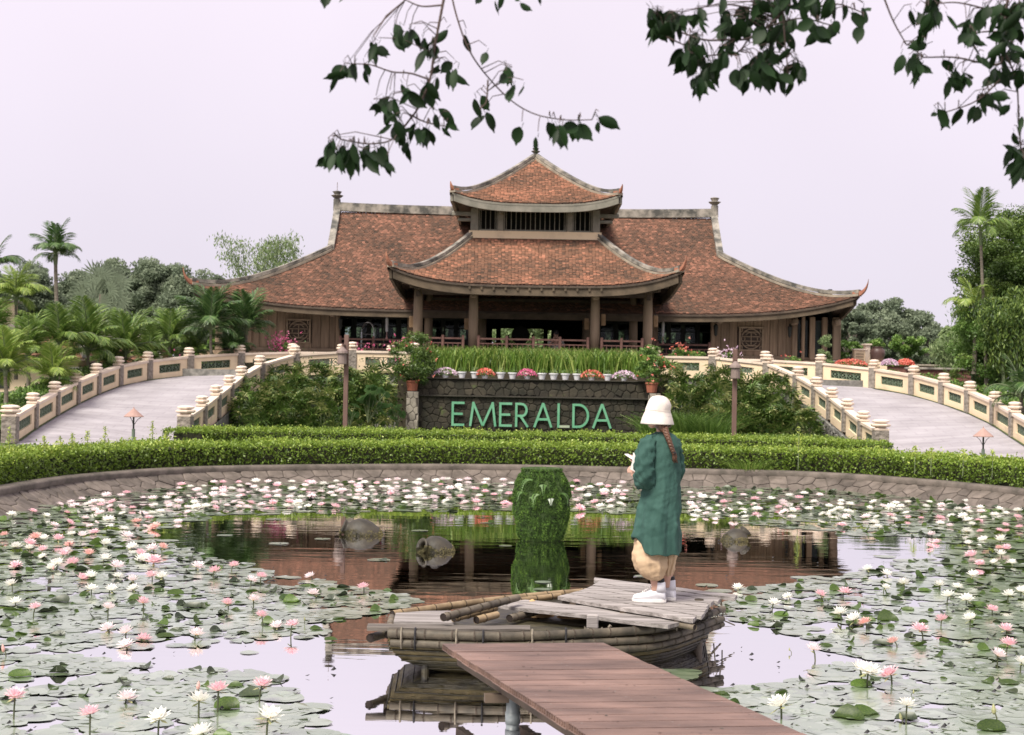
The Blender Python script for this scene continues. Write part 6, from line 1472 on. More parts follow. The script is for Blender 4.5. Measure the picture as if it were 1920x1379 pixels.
near_curl = [(37,1264,.075,'c','bright raised lily leaf near the left frame edge'),(310,1190,.08,'c','olive curled lily leaf standing up, left middle water'),(112,1124,.10,'d','dark folded lily leaf in the left middle water'),(360,1135,.09,'d','dark crumpled lily leaf right of the white lily row'),(1412,1169,.06,'c','small bright curled leaf right of the boat stake'),(1549,1207,.06,'c','bright forked leaf standing beside the lone pink lily'),(1590,1342,.11,'c','broad glossy green leaf, left of the folded pair at the bottom right'),(1622,1335,.10,'c','curled green leaf, right of the folded pair at the bottom right'),(1616,1283,.08,'c','pod-shaped folded green leaf under the white lilies'),(1892,1278,.08,'c','folded green leaf at the right frame edge'),(1664,1160,.11,'c','upright dark green leaf between two pink lilies'),(1602,1166,.10,'c','folded green leaf beneath the pink and white lily pair'),(1465,1150,.07,'c','green curled leaf near the boat right side'),(1735,1104,.09,'c','flat topped green leaf in the right middle water'),(1566,1103,.07,'c','round raised leaf just left of a pink lily'),(1655,1205,.08,'d','dark leaf beneath the salmon lily'),(1845,1215,.07,'c','olive curled leaf near the right edge'),(1832,1130,.09,'c','bright folded leaf in the right middle water'),(470,1300,.09,'d','dark pointed leaf beside the tall white lily bottom left'),(440,1283,.06,'c','curled olive leaf beside the tall pink lily bottom left'),(425,1325,.09,'c','folded green leaf between two tall lilies bottom left'),(620,1196,.06,'c','small green leaf left of the bow'),(545,1125,.08,'c','curled bright leaf below the pink lily pair'),(255,1120,.09,'c','green crumpled leaf among the white lilies'),(330,1110,.08,'c','olive leaf group beside pink lily'),(590,1110,.08,'d','dark curled leaf under the pink bloom left of the boat'),(10,1170,.06,'c','green leaf at the far left edge'),(1700,1345,.08,'d','dark wet leaf at the bottom right'),(1860,1365,.09,'c','bright leaf clump in the bottom right corner'),(1380,1345,.07,'c','small leaf near the jetty right edge'),(415,1378,.06,'c','bright leaf tip at the bottom edge'),(230,1270,.035,'d','dark bud-like leaf in the near left water'),(222,1275,.035,'d','dark narrow leaf in the near left water')]
nleaf = 0
for i, (px, py, s_, t_, lab) in enumerate(near_curl):
    p = on(px, py+6, 0); o = link('curled_leaf', (CU if t_ == 'c' else CD)[i % 4], None, (p.x, p.y, .005)); o.rotation_euler = (0, 0, rg.uniform(-.6, .6)); o.scale = (s_*.85*rg.uniform(1, 1.25), s_*.85, s_*.7*rg.uniform(.8, 1.2)); tag(o, lab, 'lily leaf', 'raised lily leaves')
CZ = {'fl':'small raised leaf in the dense far lilies left of the mossy jar','fr':'small raised leaf in the dense far lilies right of the woman','ml':'small raised leaf among the middle lilies left of the boat','mr':'small raised leaf among the middle lilies right of the boat'}
cnt = 0
for (x, y) in rg.sample(pads, len(pads)):
    px, py = proj((x, y, 0))
    if not (-20 < px < 1940) or py > 1240: continue
    if py > 1080 and rg.random() > .25: continue
    t_ = rg.random() < (.42 if px < 960 else .62); s_ = rg.uniform(.035, .075)*(1 if y < 20 else 1.2)
    o = link('curled_leaf', rg.choice(CU if t_ else CD), None, (x, y, .005)); o.rotation_euler = (rg.uniform(-.1, .1), 0, rg.uniform(0, 6.28)); o.scale = (s_*1.2, s_, s_*rg.uniform(.5, 1.2))
    tag(o, CZ[('m' if py > 1045 else 'f')+('l' if px < 1000 else 'r')], 'lily leaf', 'raised lily leaves'); cnt += 1
    if cnt > 255: break
m = MB(); VV = []; FF = []; MI = []
for (x, y) in rg.sample(pads, 1500):
    px, py = proj((x, y, 0))
    if not (-20 < px < 1940) or py > 1330 or (py > 1200 and rg.random() > .3): continue
    t_ = rg.random() < .5; me = rg.choice(CU if t_ else CD); s_ = rg.uniform(.022, .058)*(1 if y < 20 else 1.25); x += rg.uniform(-.1, .1); y += rg.uniform(-.1, .1)
    Mx = Matrix.Rotation(rg.uniform(0, 6.28), 3, 'Z') @ Matrix.Diagonal((s_*1.2, s_, s_*rg.uniform(.4, 1.2))); n0 = len(VV)
    VV += [Vector((x, y, .005))+Mx @ v.co for v in me.vertices]; FF += [tuple(i+n0 for i in q.vertices) for q in me.polygons]; MI += [0 if t_ else 1]*len(me.polygons)
m.v = VV; m.f = FF; m.m = MI; o = m.build('curled_leaves', [M['curl'], M['curl_d']]); tag(o, 'countless smaller raised and dark folded lily leaves between the pads', 'lily leaves', kind='stuff')
# flowers
def lily_mesh(seed, mt, openness, npet=1.0):
    g = random.Random(seed); m = MB()
    for (n, el, l, w) in ((9, 12, 1.0, .17), (9, 33, .95, .17), (8, 55, .80, .15), (6, 74, .62, .12)):
        for k in range(n):
            a = 6.283*k/n+g.uniform(-.1, .1)+el; e = R(min(86, el+openness+g.uniform(-6, 6))); ll = l*g.uniform(.92, 1.06); d = Vector((math.cos(a)*math.cos(e), math.sin(a)*math.cos(e), math.sin(e))); s = Vector((-math.sin(a), math.cos(a), 0)); nn = d.cross(s)
            if nn.z > 0: nn = -nn
            b = Vector((0, 0, .06))+d*.06; p1 = b+d*ll*.45; p2 = b+d*ll*.75-nn*.02; tp_ = b+d*ll-nn*.10*ll
            m.add([b, p1-s*w-nn*.05, p1+nn*.03, p1+s*w-nn*.05, p2-s*w*.7-nn*.06, p2+s*w*.7-nn*.06, tp_], [(0, 1, 2), (0, 2, 3), (1, 4, 2), (2, 4, 5), (2, 5, 3), (4, 6, 5)])
    return m.mesh('petals', M[mt], smooth=False)
LM = {}
for key, mt in (('p', 'pt_pink'), ('q', 'pt_pale'), ('w', 'pt_white'), ('s', 'pt_salmon')): LM[key] = [lily_mesh(1, mt, 0), lily_mesh(2, mt, 8), lily_mesh(3, mt, -4), lily_mesh(4, mt, 38)]
m = MB(); m.lathe([(.10,.10),(.16,.22),(.12,.36),(.02,.38)], 8); STM = m.mesh('stamens', M['stamen'])
m = MB()
for k in range(4):
    a = k*1.571+.4; d = Vector((math.cos(a)*.93, math.sin(a)*.93, -.18 if k % 2 else .05)); s = Vector((-math.sin(a), math.cos(a), 0))*.14
    m.add([(0, 0, 0), d*.5-s, d*1.0, d*.5+s], [(0, 1, 2, 3)])
SEP = m.mesh('sepals', M['sepal'])
m = MB(); m.lathe([(.02,-.05),(.22,.15),(.26,.45),(.16,.85),(.02,1.15)], 8); BUD = {k: m.mesh('bud', M[mt]) for k, mt in (('s','pt_salmon'),('g','sepal'))}
CN = {'p':'pink','q':'pale pink','w':'white','s':'salmon'}
def lily(px, py, c, h, r_, label, group, tilt=None, bud=False, world=None):
    p = on(px, py, h) if world is None else Vector(world); b = Vector((p.x, p.y, 0)); o = empty('water_lily', (b.x, b.y, 0), label, 'water lily', group)
    rg_ = random.Random(int(px*7+py)); lean = Vector((rg_.uniform(-.02, .02), rg_.uniform(-.02, .02), 0))
    st_ = MB(); st_.tube([lean*1.5+Vector((0, 0, -.06)), lean+Vector((0, 0, h*.5)), Vector((0, 0, h-.0*r_))], .0042*(r_/.07)+.001, 5); link('stem', st_.mesh('stem', M['stem']), o)
    if bud:
        f = link('bud', BUD['s' if c == 's' else 'g'], o, (0, 0, h-r_*.4)); f.scale = (r_*.9,)*3; f.rotation_euler = (rg_.uniform(-.3, .3), rg_.uniform(-.3, .3), 0); return o
    var = LM[c][rg_.choice((0, 0, 1, 1, 2))]; f = link('blossom', var, o, (0, 0, h-r_*.35)); f.scale = (r_, r_, r_*(.95 if py > 1000 else .68)); f.rotation_euler = tilt or (rg_.gauss(.12, .2), rg_.gauss(0, .16), rg_.uniform(0, 6.28))
    s = link('stamens', STM, f); q = link('sepals', SEP, f); return o
NF = [ # px, py, colour, height, size factor
(29,1300,'p',.16,1),(169,1332,'p',.17,1.05),(240,1304,'q',.06,1.1),(410,1289,'p',.16,1.1),(492,1280,'p',.13,1),(373,1308,'w',.13,1.15),(299,1340,'w',.13,1.05),(504,1338,'w',.15,1.2),(378,1368,'w',.08,1.25),
(202,1176,'q',.05,1),(237,1182,'q',.08,1),(236,1206,'q',.05,.95),(270,1195,'p',.03,.95),(368,1186,'q',.07,1.05),(519,1172,'q',.05,.9),(548,1168,'p',.11,.9),(490,1152,'p',.11,.85),(475,1122,'q',.10,.95),(426,1129,'p',.08,.95),(268,1127,'p',.12,.95),(203,1137,'q',.12,.95),(67,1136,'p',.12,.85),(30,1126,'w',.05,.9),(22,1093,'w',.09,.95),(171,1101,'w',.08,.95),(209,1103,'w',.06,.95),(250,1101,'w',.05,.85),(248,1085,'q',.06,.95),(220,1078,'w',.04,.8),(284,1077,'p',.08,.95),(304,1079,'w',.09,1),(154,1082,'p',.04,1),(171,1078,'w',.06,1),(371,1059,'q',.07,1),(403,1068,'p',.09,1.05),(439,1058,'p',.08,.9),(472,1085,'q',.08,.95),(490,1078,'p',.11,.9),(582,1078,'q',.05,.85),(681,1098,'p',.08,.9),(588,1110,'q',.07,1),(263,1035,'p',.06,1),(286,1026,'q',.06,1),(304,1024,'s',.08,.95),(248,1023,'w',.04,.95),(198,1044,'w',.07,1.1),(120,1037,'p',.07,.9),(126,1031,'q',.07,.9),(81,1029,'p',.05,.9),(55,1026,'w',.06,.85),(81,1042,'w',.04,.8),(30,1058,'p',.05,.95),(109,1008,'p',.07,1),(83,1007,'w',.06,.9),(134,999,'w',.05,.95),(155,1002,'q',.06,.95),(177,995,'p',.05,.95),(8,1001,'s',.06,.8),(130,977,'p',.06,1.1),(160,969,'q',.05,.9),(126,959,'p',.05,.9),(87,965,'w',.05,.9),(102,982,'q',.04,.9),(169,984,'q',.05,.9),(143,960,'w',.04,.85),(334,976,'q',.04,.85),(272,985,'q',.04,.8),(248,950,'p',.05,.9),(301,957,'w',.04,.9),(352,959,'q',.04,.8),
(1464,1316,'w',.12,1.25),(1701,1317,'w',.14,1.0),(1629,1253,'w',.14,1.25),(1612,1250,'w',.12,1.1),(1669,1259,'p',.10,1.15),(1524,1214,'q',.10,1),(1676,1201,'s',.06,.85),(1725,1176,'p',.12,1.1),(1767,1159,'p',.08,.95),(1860,1140,'p',.08,.95),(1885,1177,'p',.06,1.0),(1891,1204,'p',.12,1.05),(1871,1225,'q',.10,1.05),(1917,1238,'w',.10,1),(1820,1157,'w',.12,.95),(1812,1120,'w',.08,1),(1779,1114,'w',.12,1),(1795,1098,'w',.05,.9),(1762,1094,'w',.08,.95),(1695,1091,'w',.08,1),(1661,1073,'w',.05,1),(1660,1100,'w',.08,.8),(1627,1065,'w',.07,.85),(1824,1076,'w',.10,.9),(1864,1053,'w',.08,.7),(1897,1053,'w',.05,.85),(1892,1112,'w',.11,1.05),(1916,1105,'w',.08,1),(1584,1107,'p',.07,1.05),(1538,1112,'p',.09,.95),(1576,1145,'w',.10,1.1),(1603,1157,'w',.08,1.05),(1622,1164,'s',.08,.95),(1451,1128,'w',.09,.95),(1384,1100,'w',.04,.9),(1477,1117,'w',.05,.65),(1887,1026,'p',.08,.85),(1873,1026,'s',.08,.75),(1743,1022,'p',.03,.8),(1757,1015,'p',.03,.75),(1747,1001,'q',.04,.9),(1838,994,'p',.06,.85),(1874,992,'p',.06,.8),(1644,968,'w',.04,.9),(1703,969,'p',.05,.8),(1727,970,'p',.04,.75),(1763,979,'w',.05,.9),(1699,960,'w',.04,.85),(1341,973,'q',.03,.8),(1346,962,'w',.03,.75)]
BU = [(7,1217,'s',.06,1.1,'salmon bud opening at the left frame edge'),(371,1287,'s',.14,1.0,'salmon half-open bud behind the tall white lily'),(1864,1332,'g',.08,1.2,'pale green opening bud at the bottom right'),(100,1065,'s',.05,.9,'salmon bud low in the left middle water'),(1543,1118,'g',.05,.8,'green closed bud under a pink lily right of the boat'),(1878,1003,'g',.05,.7,'small closed bud at the far right'),(1480,1218,'g',.03,.5,'tiny dark bud beside the lone pink lily'),(572,1161,'g',.05,.6,'small closed bud left of the bow'),(1713,1298,'g',.03,.5,'tiny dark bud left of the near white lily'),(1690,1345,'g',.03,.8,'dark closed bud near the bottom edge')]
bands = [(1379, 1240, 'nearest'), (1240, 1140, 'second nearest'), (1140, 1050, 'middle'), (1050, 940, 'farther')]
def ordn(n): return str(n)+('th' if 10 <= n % 100 <= 20 else {1:'st',2:'nd',3:'rd'}.get(n % 10, 'th'))
for hi_, lo_, nm in bands:
    for sd in (0, 1):
        for c in 'pqws':
            L_ = sorted([f for f in NF if lo_ <= f[1] < hi_ and (f[0] >= 960) == bool(sd) and f[2] == c])
            for i, (px, py, c_, h, sf) in enumerate(L_):
                where = ('right' if sd else 'left')+(' of the jetty' if nm == 'nearest' else ' of the boat' if nm != 'farther' else ' of the mossy jar')
                lab = 'only '+CN[c]+' water lily in the '+nm+' band '+where
                if len(L_) > 1: lab = ordn(i+1)+' '+CN[c]+' water lily from the left, '+nm+' band '+where
                Yd = on(px, py, h).y; lily(px, py, c_, h, (.062+.0015*min(Yd, 20))*sf, lab, 'open water lilies on the pond')
for px, py, c, h, sf, lab in BU: lily(px, py, c, h, .055*sf, lab, 'lily buds', bud=True)
# far band of lilies along the wall
rg = random.Random(5); placed = []
FZN = [((110, 330), (925, 962), 26, 'pqqqw', 'lily in the far band against the curved left end of the pond wall'), ((330, 640), (903, 950), 74, 'pqqqqww', 'lily in the far band below the left half of the pond wall'), ((640, 965), (900, 942), 72, 'pqqqww', 'lily in the far band just left of the mossy jar'), ((1065, 1180), (903, 950), 24, 'pqww', 'lily between the mossy jar and the woman'),
 ((1290, 1560), (925, 968), 46, 'wwwwwqqp', 'lily in the far band right of the woman'), ((1560, 1920), (938, 985), 46, 'wwwwwqp', 'lily in the far band at the right end of the pond wall'), ((0, 290), (955, 1075), 22, 'pqws', 'small lily in the farther left water between larger ones'), ((1780, 1920), (985, 1060), 8, 'pww', 'small lily in the farther right water')]
for (xa, xb), (ya, yb), n, cs, lab in FZN:
    k = 0; tries = 0
    while k < n and tries < 4000:
        tries += 1; px = rg.uniform(xa, xb); py = ya+(yb-ya)*rg.random()**1.15; p = on(px, py, .05)
        if not inpoly(p.x, p.y, pondxy): continue
        if any(abs(px-a) < 15 and abs(py-b) < 5.5 for a, b, *_ in placed) and rg.random() < .93: continue
        if any(abs(px-f[0]) < 16 and abs(py-f[1]) < 9 for f in NF): continue
        placed.append((px, py, rg.choice(cs), rg.uniform(.03, .08), rg.uniform(.075, .115), lab)); k += 1
placed.sort(key=lambda q: -q[1]); NI = 292-len(NF)-len(BU); mats_ = {'p': 0, 'q': 1, 'w': 2, 's': 3}; VV = []; FF = []; MI = []
for k, (px, py, c, h, r_, lab) in enumerate(placed):
    if k < NI: lily(px, py, c, h, r_, CN[c]+' '+lab, 'open water lilies on the pond'); continue
    p = on(px, py, h); me = LM[c][k % 3]; a = rg.uniform(0, 6.28); Mx = Matrix.Rotation(rg.gauss(0, .2), 3, 'X') @ Matrix.Rotation(a, 3, 'Z'); n0 = len(VV)
    VV += [p+Mx @ Vector((v.co.x*r_, v.co.y*r_, v.co.z*r_*.62)) for v in me.vertices]; FF += [tuple(i+n0 for i in q.vertices) for q in me.polygons]; MI += [mats_[c]]*len(me.polygons)
m = MB(); m.v = VV; m.f = FF; m.m = MI; o = m.build('water_lilies', [M['pt_pink'], M['pt_pale'], M['pt_white'], M['pt_salmon']]); tag(o, 'far sprinkling of the smallest white and pink lilies along the pond wall', 'water lilies', kind='stuff')
# dark scraps floating on the water
m = MB(); rg = random.Random(9)
for k in range(420):
    px, py = rg.uniform(0, 1920), rg.uniform(985, 1379)
    if 640 < px < 1340 and py < 1379: continue
    p = on(px, py, 0); s_ = rg.uniform(.006, .022)
    if not inpoly(p.x, p.y, pondxy) or inpoly(p.x, p.y, jet): continue
    m.add([(p.x-s_, p.y, .012), (p.x, p.y-s_*.5, .012), (p.x+s_, p.y+s_*.4, .02), (p.x+s_*.2, p.y+s_*.3, .012+s_*rg.uniform(.3, 1.4))], [(0, 1, 2), (0, 1, 3), (1, 2, 3)])
o = m.build('leaf_scraps', M['black']); tag(o, 'tiny dark leaf scraps scattered over the pond surface', 'debris', kind='stuff')
# ================================================================== THE WOMAN
FT = on(1232, 1128, PZ); WX, WY_ = FT.x, FT.y; SC = FPX/WY_
def wp(px, py, dy=0.):
    """point on the woman: traced picture position, dy metres behind (+) or before (-) her axis"""
    return at(px, py, WY_+dy)
wm = empty('person', (WX, WY_, PZ), 'person seen from behind in green tunic, tan trousers and cream bucket hat', 'person')
def remesh_body(m, name, mt, parent, vox=.007, smooth_it=4, offp=(0, 0, 0)):
    me = m.mesh(name+'_src', mt, wloc(parent)); o = link(name, me, parent); mod = o.modifiers.new('r', 'REMESH'); mod.mode = 'VOXEL'; mod.voxel_size = vox; mod.use_smooth_shade = True
    ms = o.modifiers.new('s', 'SMOOTH'); ms.iterations = smooth_it; ms.factor = .5
    dg = bpy.context.evaluated_depsgraph_get(); ev = o.evaluated_get(dg); nm = bpy.data.meshes.new_from_object(ev); o.modifiers.clear(); o.data = nm; return o
def ball(m, c, r, n=12, sx=1, sy=1, sz=1, Mx=None):
    c = Vector(c); prof = [(math.cos(R(-90+180*k/n))*r, math.sin(R(-90+180*k/n))*r) for k in range(n+1)]; prof[0] = (.0005, prof[0][1]); prof[-1] = (.0005, prof[-1][1])
    S_ = Matrix.Diagonal((sx, sy, sz)); m.lathe(prof, n+4, c, (Mx @ S_) if Mx else S_)
b = MB()
ankL, ankR = wp(1229, 1096, -.06), wp(1251, 1090, .06)
kneL, kneR = wp(1222, 1035, -.06), wp(1254, 1032, .06)
hipL, hipR = wp(1228, 955, -.045), wp(1252, 955, .045)
pel = wp(1239, 945); chest = wp(1241, 855); nck = wp(1244, 820); neck2 = wp(1241, 800, -.0); hd = wp(1236, 778, -.01)
for h_, k_, a_ in ((hipL, kneL, ankL), (hipR, kneR, ankR)): b.tube([h_+Vector((0,0,.04)), h_, k_, k_.lerp(a_, .35), a_, a_-Vector((0,0,.05))], [.068, .066, .050, .050, .035, .034], 14)
b.tube([pel-Vector((0,0,.06)), pel, wp(1240, 900), chest, wp(1243, 832), nck+Vector((0,0,.0))], [.11, .125, .10, .115, .10, .05], 16, e=1.0)
b.tube([nck-Vector((0,0,.03)), nck, neck2, hd], [.07, .052, .045, .05], 14)
ball(b, hd, .086, 14, .92, 1.0, 1.22); 
# face: nose, chin, brow, ear, turned away to the left
fd = Vector((-.78, .60, 0)).normalized(); fs_ = Vector((fd.y, -fd.x, 0))
ball(b, hd+fd*.088+Vector((0,0,-.015)), .017, 8, 1, 1, 1.4); ball(b, hd+fd*.062+Vector((0,0,-.075)), .032, 8); ball(b, hd+fd*.075+Vector((0,0,-.048)), .022, 8)
for s_ in (-1, 1): ball(b, hd+fs_*s_*.086+Vector((0,0,-.02)), .022, 8, .6, 1, 1.3)
shL, shR = wp(1220, 832, -.01), wp(1262, 830, .04)
elL, haL = wp(1211, 896, -.07), wp(1198, 874, .06)
elR = wp(1263, 888, .10); haR = wp(1243, 890, .24)
b.tube([chest+Vector((0,0,.03)), shL, elL], [.06, .046, .038], 12); b.tube([elL, elL.lerp(haL, .5), haL], [.040, .034, .024], 12)
b.tube([chest+Vector((0,0,.03)), shR, elR], [.06, .044, .038], 12); b.tube([elR, elR.lerp(haR, .5), haR], [.040, .034, .024], 12)
# two hands: palms with five bent fingers round the paper
def hand(b, c, fwd, side, up):
    c = Vector(c); b.tube([c-fwd*.02, c+fwd*.03, c+fwd*.065], [.024, .032, .030], 10, e=.62)
    for k, L_ in enumerate((.060, .068, .064, .050)):
        o_ = c+fwd*.060+side*(-.024+.016*k); b.tube([o_-fwd*.015, o_+fwd*L_*.4, o_+fwd*L_*.62+up*.018, o_+fwd*L_*.6+up*.040], [.0088, .0085, .008, .007], 8)
    t = c+side*-.026+fwd*.015; b.tube([t, t-side*.018+fwd*.028+up*.006, t-side*.012+fwd*.055+up*.020], [.012, .010, .008], 8)
hand(b, haL, Vector((-.45, .35, .82)).normalized(), Vector((.6, .8, 0)).normalized(), Vector((-.8, .2, -.2)).normalized())
hand(b, wp(1201, 887, .10), Vector((-.75, .5, .25)).normalized(), Vector((.2, .3, .95)).normalized(), Vector((-.3, .8, -.2)).normalized())
b.tube([elR, wp(1225, 893, .22), wp(1200, 886, .13)], [.038, .032, .024], 12)
remesh_body(b, 'body', M['skin'], wm, .0058, 3)
# eyes and mouth on the turned-away face
for s_ in (-1, 1):
    m = MB(); ball(m, hd+fd*.080+fs_*s_*.030+Vector((0,0,.008)), .011, 8); m.build('eye', M['paper'], wm); m = MB(); ball(m, hd+fd*.0895+fs_*s_*.031+Vector((0,0,.008)), .005, 6); m.build('pupil', M['black'], wm)
m = MB(); m.tube([hd+fd*.092-fs_*.018+Vector((0,0,-.048)), hd+fd*.098+Vector((0,0,-.050)), hd+fd*.092+fs_*.018+Vector((0,0,-.048))], .0045, 6); m.build('lips', M['pt_salmon'], wm)
# hair: cap under the hat, wisps, and the braid
m = MB(); ball(m, hd-fd*.002+Vector((0,.01,-.008)), .080, 14, .95, 1.0, 1.12); m.tube([hd+Vector((0,.0,-.01)), hd+Vector((.004,-.008,-.06)), wp(1243, 801, -.055), wp(1247, 808, -.10)], [.05, .060, .042, .026], 12)
for k in range(14):
    g = random.Random(k); a = g.uniform(-1.2, 1.2); p = hd-fd*.06+fs_*math.sin(a)*.06+Vector((0,0,-.06)); m.tube([p, p+Vector((g.uniform(-.01,.01), -.02, -.03)), wp(1245, 803, -.09)], [.008, .006, .004], 5)
m.build('hair', M['hair'], wm, True)
br = [wp(x, y, d_) for x, y, d_ in ((1247,803,-.10),(1250,815,-.125),(1255,828,-.135),(1260,842,-.14),(1264,852,-.14))]; brc = catmull(br, 12); n_ = len(brc); 
for s_ in range(3):
    pts = []; rr = []
    for i, p in enumerate(brc):
        t = i/(n_-1); ph = t*19+s_*2.094; pts.append(p+Vector((.012*math.sin(ph)*(1.2-.4*t), -.006*math.cos(ph*2), .004*math.cos(ph)))); rr.append(.0130*(1-.25*t))
    m = MB(); m.tube(pts, rr, 8); m.build('braid_strand', M['hair'], wm, True)
m = MB(); e = brc[-1]
for k in range(26):
    g = random.Random(k+60); m.tube([e+Vector((g.uniform(-.01,.01), g.uniform(-.008,.008), .02)), e+Vector((g.uniform(-.012,.022), 0, -.02)), e+Vector((g.uniform(-.01,.03), g.uniform(-.01,.01), -.055-g.uniform(0,.015)))], [.004, .004, .0015], 5)
m.build('braid_tip', M['hair_tip'] if 'hair_tip' in M else M['hair'], wm, True)
m = MB(); m.tube([e+Vector((-.004,0,.018)), e+Vector((.003,0,.004))], .0155, 10); m.build('hair_tie', M['black'], wm)
# hat
def ringpts(cx, cy, cz, rx, ry, n=44, tilt=0, wob=0, seed=0, rot=0, fold=None):
    out = []
    for j in range(n):
        a = 2*math.pi*j/n; w = 1+wob*noise.noise(Vector((math.cos(a)*2.2, math.sin(a)*2.2, seed)))
        if fold: w += fold(a)
        x, y = rx*w*math.cos(a), ry*w*math.sin(a); out.append(Vector((cx+x, cy+y, cz+x*tilt)))
    return out
def crease(p, s=1.):
    q = Vector((p.x*5.5+p.z*5.0, p.y*6, p.z*3.8)); a = 1-abs(noise.noise(q))*3.2; q2 = Vector((p.x*20-p.z*9, p.y*20, p.z*13+4)); b_ = 1-abs(noise.noise(q2))*3.2
    q3 = Vector((p.x*7-p.z*16, p.y*7, p.z*7+9)); c_ = 1-abs(noise.noise(q3))*4
    return s*(.0095*max(a, -.3)+.0018*max(b_, -.3)+.0035*max(c_, -.2))
def creased(rings, s=1.):
    out = []
    for r_ in rings:
        c = sum(r_, Vector((0, 0, 0)))/len(r_); out.append([p+(p-c).normalized()*crease(p, s) for p in r_])
    return out
hc = wp(1234, 770); px2m = 1/SC
def hz(py): return wp(1234, py).z
m = MB(); T = .03
R0 = []
for (py, w, sd) in ((742,.006,1),(742.6,.028,2),(744.5,.050,3),(748,.068,4),(753,.081,5),(759,.089,6),(768,.092,7),(772,.094,8),(777,.103,9),(785,.114,10),(794,.123,11),(796,.124,11),(795,.120,11),(786,.108,10),(775,.098,8)):
    R0.append(ringpts(hc.x-.004*(py-741)/50+(.010 if py < 765 else 0), hc.y, hz(py), w, w*1.03, 44, -.05+(.03 if py > 770 else 0), .03 if py < 770 else .05, 2+py*.035))
m.loft(creased(R0, .55)); hat = m.build('bucket_hat', M['hat'], wm, True)
for py, w in ((779,.1075),(785,.1135),(791,.117),(769.5,.0988)): 
    q = MB(); q.tube(ringpts(hc.x-.004*(py-741)/50, hc.y, hz(py), w+.0008, w*1.03+.0008, 44, -.05+(.03 if py > 770 else 0), .07 if py < 770 else .05, 2+py*.035)+[ringpts(hc.x-.004*(py-741)/50, hc.y, hz(py), w+.0008, w*1.03+.0008, 44, -.05+(.03 if py > 770 else 0), .07 if py < 770 else .05, 2+py*.035)[0]], .0012, 4, cap=False); q.build('stitch_line', M['hat'], hat)
# tunic: traced silhouette lofted with folds
TU = [ # py, left px, right px, depth radius
 (811,1229,1256,.060),(814,1222,1263,.072),(818,1216,1268,.082),(824,1212,1271,.094),(834,1211,1273,.108),(848,1211,1274,.118),(865,1212,1274,.125),(885,1212,1274,.130),(905,1209,1274,.137),(925,1205,1274,.145),(945,1200,1274,.158),(965,1194,1274,.172),(982,1190,1275,.184),(996,1187,1275,.194),(1008,1186,1275,.200)]
def folds(py):
    k = min(max((py-835)/120, 0), 1)
    return lambda a: k*(.040*math.sin(5*a+1.2+py*.009)+.030*math.sin(9*a+.6-py*.011)+.008*math.sin(23*a+py*.02))+.022*noise.noise(Vector((math.cos(a)*5, math.sin(a)*5, py*.055)))+.02*noise.noise(Vector((math.cos(a)*3, math.sin(a)*3, py*.03+7)))*2
m = MB(); Rg = []; n = 150
TUa = np.array(TU, float); TU2 = [(y_, *[float(np.interp(y_, TUa[:, 0], TUa[:, c_])) for c_ in (1, 2, 3)]) for y_ in list(np.linspace(811, 834, 12))+list(np.linspace(837, 1008, 62))]
for py, xl, xr, ry in TU2:
    cx = (xl+xr)/2; c = wp(cx, py); rx = (xr-xl)/2*px2m; Rg.append(ringpts(c.x, c.y, c.z, rx, ry, n, 0, 0, 0, fold=folds(py)))
# hem: lower at back right, scooped over the left hip
def hem(dz, sc):
    base = ringpts(*(lambda c: (c.x, c.y, c.z))(wp(1231, 1012)), (1275-1187)/2*px2m*sc, .202*sc, n, fold=folds(1012)); out = []
    for j, p in enumerate(base):
        a = 2*math.pi*j/n; sag = float(np.interp(math.degrees(a), [0, 60, 120, 170, 185, 205, 222, 238, 255, 300, 345, 360], [.085, .06, .04, .0, .005, -.035, .02, .080, .095, .100, .095, .085]))+.006*math.sin(9*a); notch = 0; tail = 0
        out.append(p+Vector((0, 0, -(sag+tail)+notch*.35-dz)))
    return out
Rg.append(hem(0, 1)); Rg.append(hem(.006, 1.0)); Rg.append(hem(0, .955))
q_ = []
for p in Rg[-4]: q_.append(p+(Vector((wp(1231,1000).x, WY_, p.z))-p)*.06)
Rg.append(q_); Rg = creased(Rg[:12], .35)+creased(Rg[12:]); m.loft(Rg, cap=False); tun = m.build('tunic', M['tunic'], wm, True)
# neckline facing, back pleat and side seam
m = MB(); c = wp(1242.5, 811); q = ringpts(c.x, c.y, c.z, 13.5*px2m, .060, 40); m.tube([p+Vector((0,0,.0)) for p in q+[q[0]]], .004, 5, cap=False); m.build('neck_binding', M['tunic'], tun, True)
def seam(pts, r_=.004):
    m = MB(); m.tube(catmull([wp(*p) for p in pts], 6), r_, 5); m.build('pleat', M['tunic'], tun, True)
# sleeves
def sleeve(P_, rad, name, seed, e=1.0):
    P_ = catmull(P_, 9); k = len(P_); rr = np.interp(np.linspace(0, 1, k), np.linspace(0, 1, len(rad)), rad); m = MB(); rings = []; up = None
    for i, p in enumerate(P_):
        t = (P_[min(i+1, k-1)]-P_[max(i-1, 0)]).normalized(); a = t.cross(Vector((0, 1, 0))).normalized(); b_ = a.cross(t).normalized(); row = []
        for j in range(48):
            th = 2*math.pi*j/48; w = rr[i]*(1+.07*math.sin(4*th+i*.8+seed)+.05*math.sin(9*th-i*1.1+seed)+.10*noise.noise(Vector((math.cos(th)*1.8, math.sin(th)*1.8, i*.42+seed)))*2); row.append(p+a*math.cos(th)*w*e+b_*math.sin(th)*w)
        rings.append(row)
    rings.append([r0.lerp(P_[-1], .12) for r0 in rings[-1]]); m.loft(creased(rings, 1.1)); return m.build(name, M['tunic'], tun, True)
